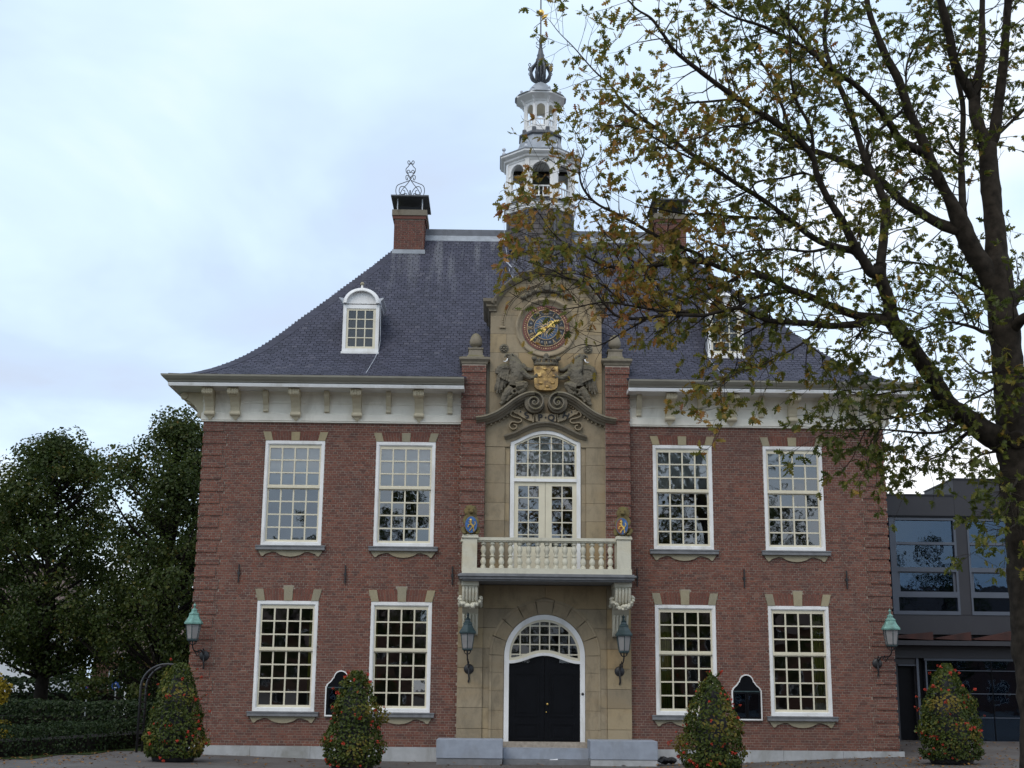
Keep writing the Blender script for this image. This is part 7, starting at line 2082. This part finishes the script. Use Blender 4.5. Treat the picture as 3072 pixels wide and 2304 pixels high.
for li, Q in enumerate(all_paths):
    acc = orng.uniform(0, 0.3)
    L = sum((Vector(Q[i + 1][:3]) - Vector(Q[i][:3])).length for i in range(len(Q) - 1))
    run = 0.0
    for i in range(1, len(Q)):
        a, b = Vector(Q[i - 1][:3]), Vector(Q[i][:3])
        seg = (b - a).length; run += seg; acc += seg
        r = Q[i][3]
        if r > 0.115: acc = 0; continue
        gap = 0.095 if r < 0.035 else (0.13 if r < 0.07 else 0.22)
        while acc > gap:
            acc -= gap * orng.uniform(0.75, 1.25)
            d = (b - a).normalized()
            side = Vector((orng.gauss(0, 1), orng.gauss(0, 1), orng.gauss(0.15, 0.9)))
            side = (side - d * side.dot(d)).normalized()
            t_ = 0.45 + 0.55 * (1 - run / L) if r > 0.03 else 0.6
            ln = orng.uniform(0.35, 0.95) * (1.0 if r > 0.03 else 0.8)
            grow(b, d * orng.uniform(0.3, 0.9) + side * 0.85, ln, min(0.011, r * 0.5), 1)
    q = Q[-1]
    if q[3] < 0.03:
        grow(q[:3], Vector(q[:3]) - Vector(Q[-3][:3]), 0.5, max(0.004, q[3] * 0.8), 1)
stuff(twig_mb.build("twigs", "bark", oak, True))

LEAF = [(0.012, 0.0), (0.02, 0.12), (0.20, 0.17), (0.07, 0.29), (0.33, 0.42), (0.09, 0.50), (0.31, 0.67), (0.10, 0.73), (0.15, 0.88), (0.0, 1.0)]
def oak_leaf(mb, rnd, curl):
    vs, fs = [], []
    def bend(x, y): return (x, y, 0.22 * abs(x) - curl * (y - 0.3) ** 2)
    for s in (-1, 1):
        o = len(vs)
        for x, y in LEAF: vs.append(bend(s * x, y)); vs.append(bend(0, min(y, 0.99)))
        for i in range(len(LEAF) - 1):
            f = (o + 2 * i, o + 2 * i + 2, o + 2 * i + 3, o + 2 * i + 1)
            fs.append(f if s > 0 else f[::-1])
    mb.add(vs, fs, rnd)
protos = []
for c in (0.1, 0.35, 0.6):
    g = MB(); oak_leaf(g, 0.5, c); protos.append((list(g.v), list(g.f)))
def leaf_tone(p):
    # the lower outer twigs have turned orange first
    warm = 0.26 * sstep((4.6 - p.x) / 4.0) * sstep((12.5 - p.z) / 4.0) + 0.10 * sstep((4.0 - p.x) / 5.0)
    n_ = noise.noise(Vector((p.x * 1.1, p.y * 1.1, p.z * 1.1)))
    return min(1, max(0, 0.25 + warm + 0.30 * n_ + orng.gauss(0, 0.17)))
def leaf_matrix(p, d):
    d = d.copy(); d.z -= 0.25; d.normalize()
    n_ = Vector((orng.gauss(0, .8), orng.gauss(0, .8), orng.gauss(0.5, .7)))
    n_ = (n_ - d * n_.dot(d))
    n_ = n_.normalized() if n_.length > 1e-4 else d.orthogonal().normalized()
    x = d.cross(n_)
    s = orng.uniform(0.08, 0.145)
    return Matrix(((x.x * s, d.x * s, n_.x * s, p.x), (x.y * s, d.y * s, n_.y * s, p.y), (x.z * s, d.z * s, n_.z * s, p.z), (0, 0, 0, 1)))
# bare twigs low on the left, where the leaves have dropped
leaves = [l for l in leaves if not (-1.6 < l[0].x < 0.35 and l[0].z < 6.95 and orng.random() < 0.82)]
leaves = [l for l in leaves if not (l[0].x < 0.3 and l[0].z > 6.9 and orng.random() < 0.3)]
order = sorted(range(len(leaves)), key=lambda i: leaves[i][0].y)
inview = [i for i in order if -6 < leaves[i][0].x < 6.0 and 3.5 < leaves[i][0].z < 9.6]
pickl = set(inview[:300])
lm = MB()
single_me = {}
for i, (p, d) in enumerate(leaves):
    tone = leaf_tone(p)
    mtx = leaf_matrix(p - OO, d)
    k = orng.randrange(3)
    if i in pickl:
        key = (k, int(tone * 7.99))
        if key not in single_me:
            g = MB(); g.add(protos[k][0], protos[k][1], (key[1] + 0.5) / 8); single_me[key] = g.mesh("leaf", "oak_leaf")
        o = obj("leaf", single_me[key], oak); o.matrix_local = mtx
    else:
        lm.add([tuple(mtx @ Vector(v)) for v in protos[k][0]], protos[k][1], tone)
stuff(lm.build("foliage", "oak_leaf", oak))
print("LEAVES", len(leaves), "bricks", len(bricks), "slates", len(slates))

# fallen leaves on the paving
fg = MB()
for _ in range(1500):
    x, y = orng.uniform(-11, 13), orng.uniform(-7, -0.2)
    if orng.random() < 0.55: x = orng.uniform(2, 13); y = orng.uniform(-6, 3.5) if x > 8.4 else orng.uniform(-6, -0.3)
    elif orng.random() < 0.35: x = orng.uniform(-12, -8.8); y = orng.uniform(-5, 1)
    s = orng.uniform(0.07, 0.13); a = orng.uniform(0, 2 * PI)
    k = orng.randrange(3)
    m_ = Matrix.Translation((x, y, gz(x, y) + 0.012 + orng.uniform(0, 0.02))) @ Matrix.Rotation(a, 4, 'Z') @ Matrix.Rotation(orng.uniform(-.4, .4), 4, 'X') @ Matrix.Scale(s, 4)
    fg.add([tuple(m_ @ Vector(v)) for v in protos[k][0]], protos[k][1], orng.random())
o = stuff(fg.build("fallen_leaves", "fallen_leaf"))
o['label'] = "scattered brown fallen leaves on the paving"; o['category'] = "leaves"
bpy.data.scenes.remove(_tmp)
